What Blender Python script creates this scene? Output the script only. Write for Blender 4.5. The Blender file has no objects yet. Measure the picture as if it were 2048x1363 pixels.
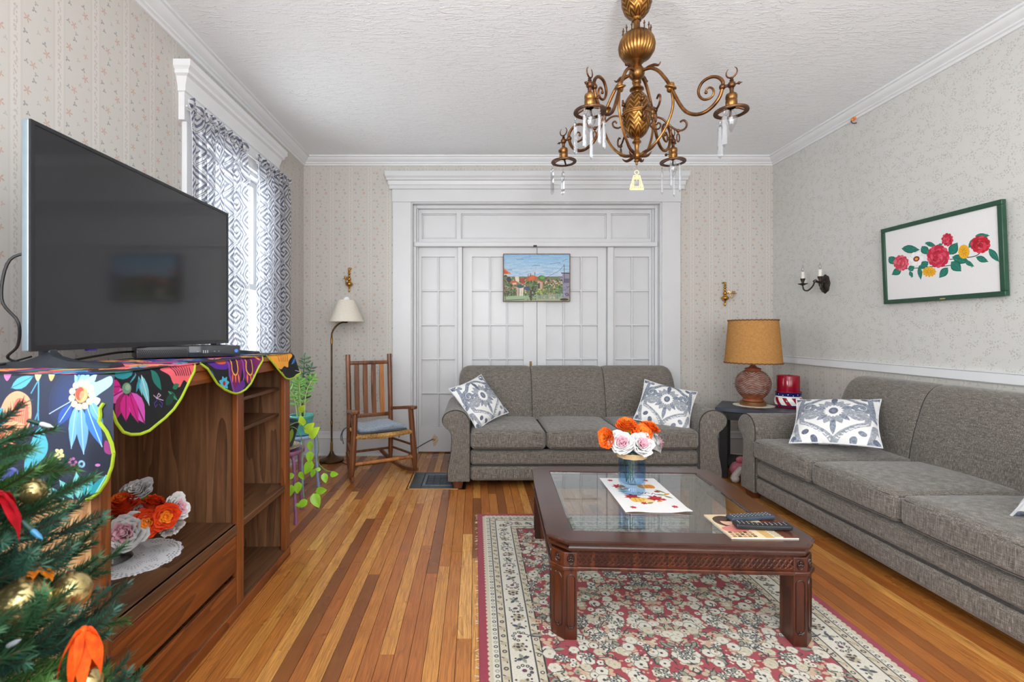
import bpy, bmesh, math, random
import numpy as np
from mathutils import Vector, Matrix, Quaternion
S = bpy.context.scene
COL = S.collection
PI = math.pi
R = math.radians
random.seed(7)

def lin(c):
    c = c / 255.0
    return c / 12.92 if c <= 0.04045 else ((c + 0.055) / 1.055) ** 2.4
def C(r, g, b):
    return (lin(r), lin(g), lin(b), 1.0)

# ------------------------------------------------------------------ camera, world, lights, exposure
FPX, CX, CY, EYE = 960.0, 950.0, 664.0, 1.2          # focal length and principal point in a 2048x1363 frame
cd = bpy.data.cameras.new('camera')
cam = bpy.data.objects.new('camera', cd); COL.objects.link(cam)
cam.location = (0, 0, EYE); cam.rotation_euler = (R(90), 0, 0)
cd.sensor_width = 36; cd.lens = 36 * FPX / 2048
cd.shift_x = (1024 - CX) / 2048; cd.shift_y = -(681.5 - CY) / 2048
cd.clip_start = 0.05
cd.dof.use_dof = True; cd.dof.focus_distance = 2.9; cd.dof.aperture_fstop = 5.0
S.camera = cam
S.view_settings.view_transform = 'Standard'
S.view_settings.look = 'None'
S.view_settings.gamma = 1.0
S.view_settings.use_curve_mapping = False
S.view_settings.exposure = 0.12
S.cycles.use_denoising = True

wd = bpy.data.worlds.new('sky'); S.world = wd; wd.use_nodes = True
bg = wd.node_tree.nodes['Background']
bg.inputs[0].default_value = (0.86, 0.93, 1.0, 1); bg.inputs[1].default_value = 1.35

def area(name, loc, rot, sx, sy, power, col=(1, 1, 1)):
    l = bpy.data.lights.new(name, 'AREA'); l.shape = 'RECTANGLE'; l.size = sx; l.size_y = sy
    l.energy = power; l.color = col
    o = bpy.data.objects.new(name, l); COL.objects.link(o); o.location = loc; o.rotation_euler = rot
    return o
# daylight through the room's windows: the curtained one on the left, a bay of three behind the camera
area('daylight_left_window', (-1.95, 3.35, 1.75), (0, R(-90), 0), 1.7, 1.2, 38, (0.94, 0.97, 1.0))
for x, w in ((-0.95, 32), (0.65, 33), (2.2, 25)):
    area('daylight_front_window', (x, -2.1, 1.62), (R(90), 0, 0), 1.05, 1.75, w, (0.95, 0.975, 1.0))
area('daylight_side_window', (-1.62, -0.35, 1.65), (0, R(-90), 0), 1.2, 0.6, 78, (0.945, 0.97, 1.0))
area('ceiling_fill_flash', (0.35, -0.9, 1.75), (R(180 - 14), 0, 0), 0.4, 0.4, 108, (0.93, 0.965, 1.0))   # added to brighten the ceiling, modelled as a photographer's bounced flash

# ------------------------------------------------------------------ mesh helpers
def cr(pts, n=6, closed=False):
    P = [Vector(p) for p in pts]; out = []; m = len(P)
    rng = range(m if closed else m - 1)
    for i in rng:
        if closed:
            a, b, c, d = P[(i - 1) % m], P[i], P[(i + 1) % m], P[(i + 2) % m]
        else:
            a, b, c, d = P[max(i - 1, 0)], P[i], P[i + 1], P[min(i + 2, m - 1)]
        for k in range(n):
            t = k / n
            out.append(0.5 * ((2 * b) + (c - a) * t + (2 * a - 5 * b + 4 * c - d) * t * t + (3 * b - a - 3 * c + d) * t ** 3))
    if not closed: out.append(P[-1])
    return out

class MB:
    def __init__(s): s.v = []; s.f = []
    def add(s, vs, fs, M=None):
        o = len(s.v)
        s.v += [tuple(M @ Vector(v)) for v in vs] if M else [tuple(v) for v in vs]
        s.f += [tuple(i + o for i in f) for f in fs]
        return s
    def bx(s, x0, x1, y0, y1, z0, z1, M=None):
        v = [(x0, y0, z0), (x1, y0, z0), (x1, y1, z0), (x0, y1, z0), (x0, y0, z1), (x1, y0, z1), (x1, y1, z1), (x0, y1, z1)]
        f = [(3, 2, 1, 0), (4, 5, 6, 7), (0, 1, 5, 4), (1, 2, 6, 5), (2, 3, 7, 6), (3, 0, 4, 7)]
        return s.add(v, f, M)
    def grid(s, nu, nv, fn, cu=False, cv=False, M=None, flip=False):
        U = nu if cu else nu + 1; V = nv if cv else nv + 1
        vs = [fn(i / nu, j / nv) for j in range(V) for i in range(U)]
        fs = []
        for j in range(nv):
            for i in range(nu):
                a, b = i, (i + 1) % U
                c, d = j % V, (j + 1) % V
                q = (c * U + a, c * U + b, d * U + b, d * U + a)
                fs.append(q[::-1] if flip else q)
        return s.add(vs, fs, M)
    def tube(s, pts, r, n=8, closed=False, M=None, caps=True, flat=1.0):
        P = [Vector(p) for p in pts]; m = len(P)
        rr = r if isinstance(r, (list, tuple)) else [r] * m
        T = []
        for i in range(m):
            a = P[(i - 1) % m] if (closed or i > 0) else P[i]
            b = P[(i + 1) % m] if (closed or i < m - 1) else P[i]
            t = (b - a); T.append(t.normalized() if t.length > 1e-9 else Vector((0, 0, 1)))
        up = Vector((0, 0, 1)) if abs(T[0].z) < 0.9 else Vector((1, 0, 0))
        N = (up - T[0] * up.dot(T[0])).normalized()
        vs = []
        for i in range(m):
            if i > 0:
                q = T[i - 1].rotation_difference(T[i]); N = (q @ N); N = (N - T[i] * N.dot(T[i])).normalized()
            B = T[i].cross(N)
            for k in range(n):
                a = 2 * PI * k / n
                vs.append(P[i] + (N * math.cos(a) + B * math.sin(a) * flat) * rr[i])
        fs = []
        for i in range(m if closed else m - 1):
            j = (i + 1) % m
            for k in range(n):
                fs.append((i * n + k, i * n + (k + 1) % n, j * n + (k + 1) % n, j * n + k))
        if caps and not closed:
            fs.append(tuple(range(n - 1, -1, -1))); fs.append(tuple((m - 1) * n + k for k in range(n)))
        return s.add(vs, fs, M)
    def lathe(s, prof, n=24, M=None, rib=None):
        m = len(prof); vs = []
        for (r, z) in prof:
            for k in range(n):
                a = 2 * PI * k / n
                q = max(r, 1e-4) * (rib(a, z) if rib else 1)
                vs.append((q * math.cos(a), q * math.sin(a), z))
        fs = []
        for i in range(m - 1):
            for k in range(n):
                fs.append((i * n + k, i * n + (k + 1) % n, (i + 1) * n + (k + 1) % n, (i + 1) * n + k))
        return s.add(vs, fs, M)
    def sph(s, c, r, n=12, m=8, sc=(1, 1, 1), M=None):
        T = Matrix.Translation(c) @ Matrix.Diagonal((sc[0], sc[1], sc[2], 1))
        if M: T = M @ T
        return s.lathe([(r * math.sin(PI * i / m), -r * math.cos(PI * i / m)) for i in range(m + 1)], n, T)
    def ext(s, outline, c0, c1, fn, caps=True):
        n = len(outline)
        vs = [fn(a, b, c0) for a, b in outline] + [fn(a, b, c1) for a, b in outline]
        fs = [(i, (i + 1) % n, n + (i + 1) % n, n + i) for i in range(n)]
        if caps: fs += [tuple(range(n - 1, -1, -1)), tuple(range(n, 2 * n))]
        return s.add(vs, fs)
    def rbox(s, x0, x1, y0, y1, z0, z1, r, n=3, fn=None, seg=1, M=None):
        lo = (x0, y0, z0); hi = (x1, y1, z1); ax = []
        for k in range(3):
            c = (lo[k] + hi[k]) / 2; h = (hi[k] - lo[k]) / 2; rr = min(r, h * 0.999)
            t = [rr * math.tan(PI / 4 * i / n) for i in range(n + 1)]
            a = [-(h - rr) - q for q in t[::-1]]
            mid = [-(h - rr) + 2 * (h - rr) * i / seg for i in range(1, seg)] if seg > 1 else []
            b = [(h - rr) + q for q in t]
            ax.append(([c + q for q in a + mid + b], c, h, rr))
        key = {}; vs = []; fs = []
        def vert(p):
            k = tuple(round(q, 6) for q in p)
            if k not in key:
                q = [max(ax[i][1] - ax[i][2] + ax[i][3], min(ax[i][1] + ax[i][2] - ax[i][3], p[i])) for i in range(3)]
                d = Vector([(p[i] - q[i]) / ax[i][3] for i in range(3)])
                if d.length > 1e-9: d.normalize()
                w = [q[i] + d[i] * ax[i][3] for i in range(3)]
                if fn: w = fn(*w)
                key[k] = len(vs); vs.append(w)
            return key[k]
        for k in range(3):
            i, j = (k + 1) % 3, (k + 2) % 3
            for side in (0, 1):
                A, B = ax[i][0], ax[j][0]
                for a in range(len(A) - 1):
                    for b in range(len(B) - 1):
                        q = []
                        for (da, db) in ((0, 0), (1, 0), (1, 1), (0, 1)):
                            p = [0, 0, 0]; p[k] = hi[k] if side else lo[k]; p[i] = A[a + da]; p[j] = B[b + db]
                            q.append(vert(p))
                        fs.append(tuple(q if side else q[::-1]))
        return s.add(vs, fs, M)

PM = {}
def put(o, name, parent):
    COL.objects.link(o)
    if parent is not None: o.parent = parent
    return o
def obj(name, mb, mat, parent=None, w=False, uv=None, ang=40, bevel=0, seg=2, merge=False):
    vs = mb.v
    if w and parent is not None and parent in PM:
        I = PM[parent].inverted(); vs = [tuple(I @ Vector(v)) for v in vs]
    me = bpy.data.meshes.new(name); me.from_pydata(vs, [], mb.f); me.update()
    if True:
        bm = bmesh.new(); bm.from_mesh(me)
        if merge: bmesh.ops.remove_doubles(bm, verts=bm.verts, dist=1e-5)
        bmesh.ops.recalc_face_normals(bm, faces=bm.faces)
        bm.to_mesh(me); bm.free()
    if uv:
        L = me.uv_layers.new(name='uv')
        for l in me.loops: L.data[l.index].uv = uv(mb.v[l.vertex_index])
    if ang:
        me.polygons.foreach_set('use_smooth', [True] * len(me.polygons)); me.set_sharp_from_angle(angle=R(ang))
    for m in (mat if isinstance(mat, (list, tuple)) else [mat]): me.materials.append(m)
    o = bpy.data.objects.new(name, me); put(o, name, parent)
    if bevel:
        b = o.modifiers.new('bevel', 'BEVEL'); b.width = bevel; b.segments = seg; b.limit_method = 'ANGLE'; b.angle_limit = R(40)
    PM[o] = PM.get(parent, Matrix()) if parent else Matrix()
    return o
def tag(o, label, cat, group=None, kind=None):
    o['label'] = label; o['category'] = cat
    if group: o['group'] = group
    if kind: o['kind'] = kind
    return o
def thing(name, label, cat, loc=(0, 0, 0), rz=0, group=None, M=None):
    o = bpy.data.objects.new(name, None); COL.objects.link(o); o.empty_display_size = 0.05
    if M is None: M = Matrix.Translation(loc) @ Matrix.Rotation(rz, 4, 'Z')
    o.matrix_world = M; PM[o] = M
    return tag(o, label, cat, group)
def struct(name, parent=None):
    o = bpy.data.objects.new(name, None); COL.objects.link(o); o['kind'] = 'structure'; PM[o] = Matrix()
    if parent: o.parent = parent
    return o
def S_(o): o['kind'] = 'structure'; return o
def stuff(o): o['kind'] = 'stuff'; return o
def copy_tree(o, parent=None):
    c = o.copy(); COL.objects.link(c)
    if parent: c.parent = parent
    for ch in list(o.children): copy_tree(ch, c)
    return c

# ------------------------------------------------------------------ material helpers
class G:
    def __init__(s, name):
        s.m = bpy.data.materials.new(name); s.m.use_nodes = True
        s.t = s.m.node_tree; s.b = s.t.nodes['Principled BSDF']; s.o = s.t.nodes['Material Output']
    def set(s, n, k, v):
        i = n.inputs[k]
        if isinstance(v, bpy.types.NodeSocket): s.t.links.new(v, i)
        else: i.default_value = v
    def n(s, typ, ins={}, **props):
        n = s.t.nodes.new('ShaderNode' + typ)
        for k, v in props.items(): setattr(n, k, v)
        for k, v in ins.items(): s.set(n, k, v)
        return n
    def math(s, op, a, b=0.0, c=None, clamp=False):
        n = s.t.nodes.new('ShaderNodeMath'); n.operation = op; n.use_clamp = clamp
        s.set(n, 0, a); s.set(n, 1, b)
        if c is not None: s.set(n, 2, c)
        return n.outputs[0]
    def mix(s, f, a, b, mode='MIX'):
        n = s.t.nodes.new('ShaderNodeMix'); n.data_type = 'RGBA'; n.blend_type = mode
        s.set(n, 0, f); s.set(n, 6, a); s.set(n, 7, b)
        return n.outputs[2]
    def ramp(s, f, stops, interp='LINEAR'):
        n = s.t.nodes.new('ShaderNodeValToRGB'); n.color_ramp.interpolation = interp
        e = n.color_ramp.elements
        while len(e) < len(stops): e.new(0.5)
        for i, (p, c) in enumerate(stops): e[i].position = p; e[i].color = c
        s.set(n, 0, f); return n.outputs[0]
    def vec(s, v, sc=(1, 1, 1), loc=(0, 0, 0)):
        n = s.t.nodes.new('ShaderNodeMapping'); s.set(n, 0, v); n.inputs[3].default_value = sc; n.inputs[1].default_value = loc
        return n.outputs[0]
    def noise(s, v, scale=1, detail=3, rough=0.5, dist=0):
        return s.n('TexNoise', {'Vector': v, 'Scale': scale, 'Detail': detail, 'Roughness': rough, 'Distortion': dist}).outputs[0]
    def obj(s): return s.n('TexCoord').outputs['Object']
    def uv(s): return s.n('TexCoord').outputs['UV']
    def pos(s): return s.n('NewGeometry').outputs['Position']
    def bump(s, h, strength=0.3, dist=0.01):
        n = s.n('Bump', {'Height': h, 'Strength': strength, 'Distance': dist}); s.set(s.b, 'Normal', n.outputs[0])
    def p(s, **k):
        names = {'color': 'Base Color', 'rough': 'Roughness', 'metal': 'Metallic', 'spec': 'Specular IOR Level', 'coat': 'Coat Weight', 'sheen': 'Sheen Weight', 'trans': 'Transmission Weight', 'alpha': 'Alpha', 'sss': 'Subsurface Weight', 'ecol': 'Emission Color', 'estr': 'Emission Strength', 'coatr': 'Coat Roughness'}
        for a, v in k.items(): s.set(s.b, names[a], v)
        return s
def plain(name, c, rough=0.5, metal=0.0, var=0.06, scale=30, bump=0, **k):
    g = G(name); v = g.obj(); f = g.noise(v, scale, 4)
    d = tuple(max(0, q * (1 - 2 * var)) for q in c[:3]) + (1,); e = tuple(min(1, q * (1 + 2 * var)) for q in c[:3]) + (1,)
    g.p(color=g.ramp(f, [(0.3, d), (0.7, e)]), rough=rough, metal=metal, **k)
    if bump: g.bump(f, bump, 0.004)
    return g.m
def wood(name, c1, c2, sc=(3, 60, 3), rough=0.4, coat=0.0, bump=0.12, c3=None, rings=6.0):
    g = G(name); v = g.vec(g.obj(), sc)
    f = g.noise(v, 1.0, 5, 0.6, 0.6)
    f2 = g.noise(g.vec(g.obj(), tuple(q * 4 for q in sc)), 1.0, 3, 0.6)
    w = g.math('FRACT', g.math('MULTIPLY', g.noise(g.vec(g.obj(), tuple(q * 0.22 for q in sc)), 1.0, 2, 0.5, 0.3), rings))
    t = g.math('ADD', g.math('MULTIPLY', f, 0.45), g.math('ADD', g.math('MULTIPLY', f2, 0.3), g.math('MULTIPLY', w, 0.25)))
    st = [(0.3, c1), (0.62, c2)] if not c3 else [(0.25, c1), (0.48, c2), (0.7, c3)]
    g.p(color=g.ramp(t, st), rough=rough, coat=coat, coatr=0.15)
    g.bump(f2, bump, 0.002)
    return g.m
def clear(name, tint=(1, 1, 1), rough=0.0, ior=1.5, gl=1.0):
    g = G(name); nt = g.t
    tr = g.n('BsdfTransparent', {'Color': (*tint, 1)}); gs = g.n('BsdfGlossy', {'Color': (gl, gl, gl, 1), 'Roughness': rough})
    ge = g.n('NewGeometry'); dt = g.n('VectorMath', {0: ge.outputs['Normal'], 1: ge.outputs['Incoming']}, operation='DOT_PRODUCT').outputs['Value']
    f0 = ((ior - 1) / (ior + 1)) ** 2; q = g.math('SUBTRACT', 1.0, g.math('ABSOLUTE', dt), clamp=True)
    fr = g.math('MULTIPLY_ADD', g.math('POWER', q, 5.0), 1 - f0, f0)
    mx = g.n('MixShader', {0: fr, 1: tr.outputs[0], 2: gs.outputs[0]})
    nt.links.new(mx.outputs[0], g.o.inputs[0]); return g.m
def glass(name, tint, rough=0.02):
    g = G(name); g.p(color=tint, rough=rough, trans=1.0); return g.m
def printed(name, img, rough=0.8, bump=0, bscale=300, sheen=0.0):
    g = G(name); t = g.n('TexImage', {'Vector': g.uv()}, image=img)
    f = g.noise(g.obj(), bscale, 2)
    g.p(color=g.mix(0.10, t.outputs[0], g.ramp(f, [(0.3, (0.25, 0.25, 0.25, 1)), (0.7, (1, 1, 1, 1))]), 'MULTIPLY'), rough=rough, sheen=sheen)
    if bump: g.bump(f, bump, 0.003)
    return g.m

# ------------------------------------------------------------------ 2D painter for flat prints
class Paint:
    def __init__(s, w, h, bg):
        s.w, s.h = w, h; s.a = np.ones((h, w, 3), np.float32) * (np.array(bg, np.float32) / 255)
        s.T = lambda x, y: (x, y); s.k = 1.0
    def box(s, x0, y0, x1, y1):
        x0 = max(0, int(x0) - 1); y0 = max(0, int(y0) - 1); x1 = min(s.w, int(x1) + 2); y1 = min(s.h, int(y1) + 2)
        if x1 <= x0 or y1 <= y0: return None
        Y, X = np.mgrid[y0:y1, x0:x1]
        return x0, y0, x1, y1, X + 0.5, Y + 0.5
    def mixin(s, b, m, c, al):
        x0, y0, x1, y1 = b[:4]; m = (np.clip(m, 0, 1) * al)[..., None]
        s.a[y0:y1, x0:x1] = s.a[y0:y1, x0:x1] * (1 - m) + m * (np.array(c, np.float32) / 255)
    def poly(s, pts, c, al=1.0):
        P = np.array([s.T(*p) for p in pts], np.float64)
        b = s.box(P[:, 0].min(), P[:, 1].min(), P[:, 0].max(), P[:, 1].max())
        if not b: return
        X, Y = b[4], b[5]; acc = 0
        for ox, oy in ((-.25, -.25), (.25, -.25), (-.25, .25), (.25, .25)):
            ins = np.zeros(X.shape, bool); n = len(P)
            for i in range(n):
                x1, y1 = P[i]; x2, y2 = P[(i + 1) % n]
                if y1 == y2: continue
                cnd = ((y1 > Y + oy) != (y2 > Y + oy)) & (X + ox < (x2 - x1) * (Y + oy - y1) / (y2 - y1) + x1)
                ins ^= cnd
            acc = acc + ins
        s.mixin(b, acc / 4.0, c, al)
    def sm(s, pts, c, al=1.0):
        s.poly([(p.x, p.y) for p in cr([(a, b, 0) for a, b in pts], 5, True)], c, al)
    def ell(s, cx, cy, rx, ry, c, rot=0.0, al=1.0):
        cx, cy = s.T(cx, cy); rx *= s.k; ry *= s.k; q = max(rx, ry)
        b = s.box(cx - q, cy - q, cx + q, cy + q)
        if not b: return
        X, Y = b[4] - cx, b[5] - cy; ca, sa = math.cos(rot), math.sin(rot)
        u = (X * ca + Y * sa) / max(rx, .3); v = (-X * sa + Y * ca) / max(ry, .3)
        d = np.sqrt(u * u + v * v)
        s.mixin(b, (1 - d) * min(rx, ry) + 0.5, c, al)
    def line(s, pts, wd, c, al=1.0, smooth=False):
        if smooth: pts = [(p.x, p.y) for p in cr([(a, b, 0) for a, b in pts], 5)]
        P = np.array([s.T(*p) for p in pts], np.float64); h = max(wd * s.k / 2, 0.4)
        b = s.box(P[:, 0].min() - h - 1, P[:, 1].min() - h - 1, P[:, 0].max() + h + 1, P[:, 1].max() + h + 1)
        if not b: return
        X, Y = b[4], b[5]; D = np.full(X.shape, 1e9)
        for i in range(len(P) - 1):
            a, q = P[i], P[i + 1]; d = q - a; L = max(d @ d, 1e-9)
            t = np.clip(((X - a[0]) * d[0] + (Y - a[1]) * d[1]) / L, 0, 1)
            D = np.minimum(D, np.hypot(X - a[0] - t * d[0], Y - a[1] - t * d[1]))
        s.mixin(b, h - D + 0.5, c, al)
    def daisy(s, cx, cy, r, n, c, core, rot=0.0, cr_=0.3, wdt=0.45, out=None):
        for k in range(n):
            a = rot + 2 * PI * k / n; x = cx + math.cos(a) * r * .6; y = cy + math.sin(a) * r * .6
            if out: s.ell(x, y, r * .45 + out[1], r * wdt * .8 + out[1], out[0], a)
        for k in range(n):
            a = rot + 2 * PI * k / n; x = cx + math.cos(a) * r * .6; y = cy + math.sin(a) * r * .6
            s.ell(x, y, r * .45, r * wdt * .8, c, a)
        s.ell(cx, cy, r * cr_, r * cr_, core)
    def leaf(s, x0, y0, x1, y1, wd, c, vein=None):
        dx, dy = x1 - x0, y1 - y0; nx, ny = -dy, dx; L = math.hypot(dx, dy) or 1; nx /= L; ny /= L
        pts = []
        for t in (0, .15, .35, .55, .75, .92, 1): pts.append((x0 + dx * t + nx * wd * math.sin(PI * t ** .85) * .5, y0 + dy * t + ny * wd * math.sin(PI * t ** .85) * .5))
        for t in (.92, .75, .55, .35, .15): pts.append((x0 + dx * t - nx * wd * math.sin(PI * t ** .85) * .5, y0 + dy * t - ny * wd * math.sin(PI * t ** .85) * .5))
        s.poly(pts, c)
        if vein: s.line([(x0, y0), (x1, y1)], max(wd * .08, .5 / s.k), vein)
    def image(s, name):
        im = bpy.data.images.new(name, s.w, s.h)
        px = np.ones((s.h, s.w, 4), np.float32); px[..., :3] = np.clip(s.a[::-1], 0, 1)
        im.pixels.foreach_set(px.ravel()); im.update(); im.pack()
        return im
# ================================================================== ROOM SHELL
XL, XR, YB, YF, ZC = -1.673, 2.907, 4.683, -2.2, 2.90
s0 = YB / FPX
def bX(px, d=YB): return (px - CX) * d / FPX
def bZ(py, d=YB): return EYE - (py - CY) * d / FPX

M_white = plain('white_gloss_paint', C(207, 208, 210), 0.35, var=0.01, scale=6)
M_pane = plain('white_painted_glass', C(203, 204, 206), 0.3, var=0.012, scale=4)

M_crown = plain('bright_crown_paint', C(226, 228, 230), 0.4, var=0.01, scale=6)

def wallpaper(name, axis, striped=True, base=C(198, 194, 188)):
    g = G(name); sp = g.n('SeparateXYZ', {0: g.pos()}); u = sp.outputs[axis]; z = sp.outputs[2]
    mot = g.noise(g.pos(), 1.3, 2)
    col = g.ramp(mot, [(0.3, tuple(q * .97 for q in base[:3]) + (1,)), (0.7, base)])
    if striped:
        P, V = 0.185, 0.27
        uu = g.math('MULTIPLY', g.math('FRACT', g.math('DIVIDE', g.math('ADD', u, 10.0), P)), P)
        vv = g.math('MULTIPLY', g.math('FRACT', g.math('DIVIDE', z, V)), V)
        band = g.math('LESS_THAN', g.math('ABSOLUTE', g.math('SUBTRACT', uu, 0.0925)), 0.021)
        col = g.mix(g.math('MULTIPLY', band, 0.35), col, C(212, 208, 202))
        for off in (-0.021, 0.021, -0.026, 0.026):
            ln = g.math('LESS_THAN', g.math('ABSOLUTE', g.math('SUBTRACT', uu, 0.0925 + off)), 0.0013)
            col = g.mix(g.math('MULTIPLY', ln, 0.35), col, C(180, 170, 163))
        c2 = g.n('CombineXYZ', {0: uu, 1: vv}).outputs[0]
        vo = g.n('TexVoronoi', {'Vector': g.vec(c2, (110, 70, 1)), 'Scale': 1.0}, voronoi_dimensions='2D')
        dots = g.math('MULTIPLY', g.math('LESS_THAN', vo.outputs[0], 0.36), g.math('LESS_THAN', g.math('ABSOLUTE', g.math('SUBTRACT', uu, 0.0925)), 0.0085))
        col = g.mix(g.math('MULTIPLY', dots, 0.55), col, C(172, 158, 152))
        def motif(cx, cy, r, n, c, al, rot):
            nonlocal col
            du = g.math('ADD', uu, -(cx % P))
            du = g.math('SUBTRACT', du, g.math('MULTIPLY', P, g.math('ROUND', g.math('DIVIDE', du, P))))
            dv = g.math('ADD', vv, -(cy % V))
            dv = g.math('SUBTRACT', dv, g.math('MULTIPLY', V, g.math('ROUND', g.math('DIVIDE', dv, V))))
            rr = g.math('SQRT', g.math('ADD', g.math('MULTIPLY', du, du), g.math('MULTIPLY', dv, dv)))
            th = g.math('ARCTAN2', dv, du)
            lim = g.math('MULTIPLY_ADD', g.math('COSINE', g.math('MULTIPLY_ADD', th, float(n), rot)), r * 0.45, r * 0.58)
            m = g.math('MULTIPLY', g.math('LESS_THAN', rr, lim), al)
            col = g.mix(m, col, c)
        pk, gy, gn = C(188, 152, 138), C(142, 140, 142), C(160, 166, 156)
        for (a, b, r, n, c, al, rot) in ((-.046, .215, .017, 5, pk, .8, .3), (.038, .222, .012, 4, pk, .75, 1.2), (.036, .125, .017, 5, pk, .8, 2.0),
                                        (-.022, .05, .016, 5, pk, .75, 1.0), (.045, .035, .010, 3, pk, .6, 0.2),
                                        (-.055, .160, .011, 3, gy, .85, .4), (.026, .158, .011, 3, gy, .8, 2.4), (-.043, .128, .010, 3, gy, .85, 1.4),
                                        (-.018, .262, .011, 3, gy, .8, .9), (-.050, .052, .010, 3, gy, .75, 2.2), (-.010, .020, .009, 3, gy, .7, .1),
                                        (.000, .185, .010, 3, gn, .6, .6), (.010, .085, .011, 3, gn, .6, 2.0), (.030, .255, .010, 3, gn, .6, 1.0), (.055, .09, .009, 3, gn, .6, 1.7)):
            motif(a, b, r, n, c, al, rot)
    else:
        q = g.n('CombineXYZ', {0: u, 1: z}).outputs[0]
        clus = g.math('GREATER_THAN', g.noise(q, 19.0, 2, 0.5), 0.53)
        vo = g.n('TexVoronoi', {'Vector': q, 'Scale': 74.0, 'Randomness': 1.0}, voronoi_dimensions='2D')
        vo2 = g.n('TexVoronoi', {'Vector': g.vec(q, (120, 75, 1)), 'Scale': 1.0}, voronoi_dimensions='2D')
        d1 = g.math('MULTIPLY', g.math('LESS_THAN', vo.outputs[0], 0.30), clus)
        d2 = g.math('MULTIPLY', g.math('LESS_THAN', vo2.outputs[0], 0.25), g.math('GREATER_THAN', g.noise(q, 17.0, 2), 0.55))
        cc = g.ramp(g.n('SeparateColor', {0: vo.outputs[1]}).outputs[0], [(0.0, C(158, 152, 146)), (0.6, C(172, 168, 162)), (0.8, C(205, 182, 168))], 'CONSTANT')
        col = g.mix(g.math('MULTIPLY', d1, 0.5), col, cc)
        col = g.mix(g.math('MULTIPLY', d2, 0.4), col, C(166, 162, 158))
    g.p(color=col, rough=0.75, spec=0.25)
    return g.m
WP_Y = wallpaper('striped_floral_wallpaper_side', 1)
WP_X = wallpaper('striped_floral_wallpaper_back', 0)
WP_R = wallpaper('sprigged_wallpaper', 1, False, C(207, 207, 203))

# floor: dark sub floor slab, one board per plank
M_sub = plain('floor_gap', C(45, 26, 14), 0.7)
g = G('oak_strip_floor')
oi = g.n('ObjectInfo'); rnd = oi.outputs['Random']
off = g.n('CombineXYZ', {0: g.math('MULTIPLY', rnd, 37.0), 1: g.math('MULTIPLY', rnd, 91.0)}).outputs[0]
pv = g.n('VectorMath', {0: g.pos(), 1: off}, operation='ADD').outputs[0]
grain = g.noise(g.vec(pv, (190, 6, 1)), 1.0, 4, 0.65, 0.25)
fig = g.math('FRACT', g.math('MULTIPLY', g.noise(g.vec(pv, (14, 1.1, 1)), 1.0, 2, 0.5, 0.8), 9.0))
base = g.ramp(rnd, [(0.0, C(132, 76, 34)), (0.12, C(194, 122, 54)), (0.3, C(214, 148, 72)), (0.45, C(178, 104, 46)), (0.6, C(224, 160, 82)), (0.74, C(198, 126, 56)), (0.88, C(232, 172, 96)), (0.96, C(150, 88, 42))], 'CONSTANT')
col = g.mix(g.math('MULTIPLY', g.ramp(grain, [(0.42, (1, 1, 1, 1)), (0.62, (0, 0, 0, 1))]), 0.55), base, C(112, 62, 28))
col = g.mix(g.math('MULTIPLY', g.ramp(fig, [(0.0, (1, 1, 1, 1)), (0.16, (0, 0, 0, 1)), (1, (0, 0, 0, 1))]), 0.45), col, C(98, 52, 24))
wear = g.noise(g.pos(), 2.2, 4, 0.6)
col = g.mix(g.math('MULTIPLY', g.ramp(wear, [(0.45, (0, 0, 0, 1)), (0.75, (1, 1, 1, 1))]), 0.18), col, C(205, 150, 95))
g.p(color=col, rough=g.ramp(wear, [(0.3, (0.22,) * 3 + (1,)), (0.7, (0.38,) * 3 + (1,))]), coat=0.12, coatr=0.12)
g.bump(grain, 0.06, 0.001)
M_floor = g.m
mb = MB().bx(XL - .15, XR + .15, YF - .15, YB + .3, -0.14, -0.0185)
floor = S_(obj('floor', mb, M_sub, ang=0))
mb = MB().bx(XL, XR, YF, 1.2, -0.0185, 0.0)
S_(obj('floor_behind', mb, M_floor, ang=0)).name = 'floor_rear'
rng = random.Random(3); W = 0.0572
unit = MB().bx(-.5, .5, 0, 1, -1, 0); pmesh = None
# register opening in the floor
RG = (-0.52, -0.12, 3.67, 4.12)
def plank(x, y0, y1):
    global pmesh
    if y1 - y0 < .03: return
    if pmesh is None:
        o = obj('plank', unit, M_floor, floor, ang=0); pmesh = o.data
    else:
        o = bpy.data.objects.new('plank', pmesh); put(o, 'plank', floor)
    o.location = (x, y0, rng.uniform(-0.0004, 0.0)); o.scale = (W - .0019, y1 - y0 - .0016, .018)
n = int((XR - XL) / W) + 1
for i in range(n):
    x = XL + W * (i + .5); y = 1.2 - rng.uniform(0, 1.2)
    while y < YB + .14:
        L = rng.uniform(0.9, 2.6); a = max(y, 1.2); b = min(y + L, YB + (.14 if -.6 < x < 1.8 else .0))
        if a < b:
            if RG[0] - .03 < x < RG[1] + .03 and a < RG[3] and b > RG[2]:
                plank(x, a, RG[2]); plank(x, RG[3], b)
            else: plank(x, a, b)
        y += L

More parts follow.
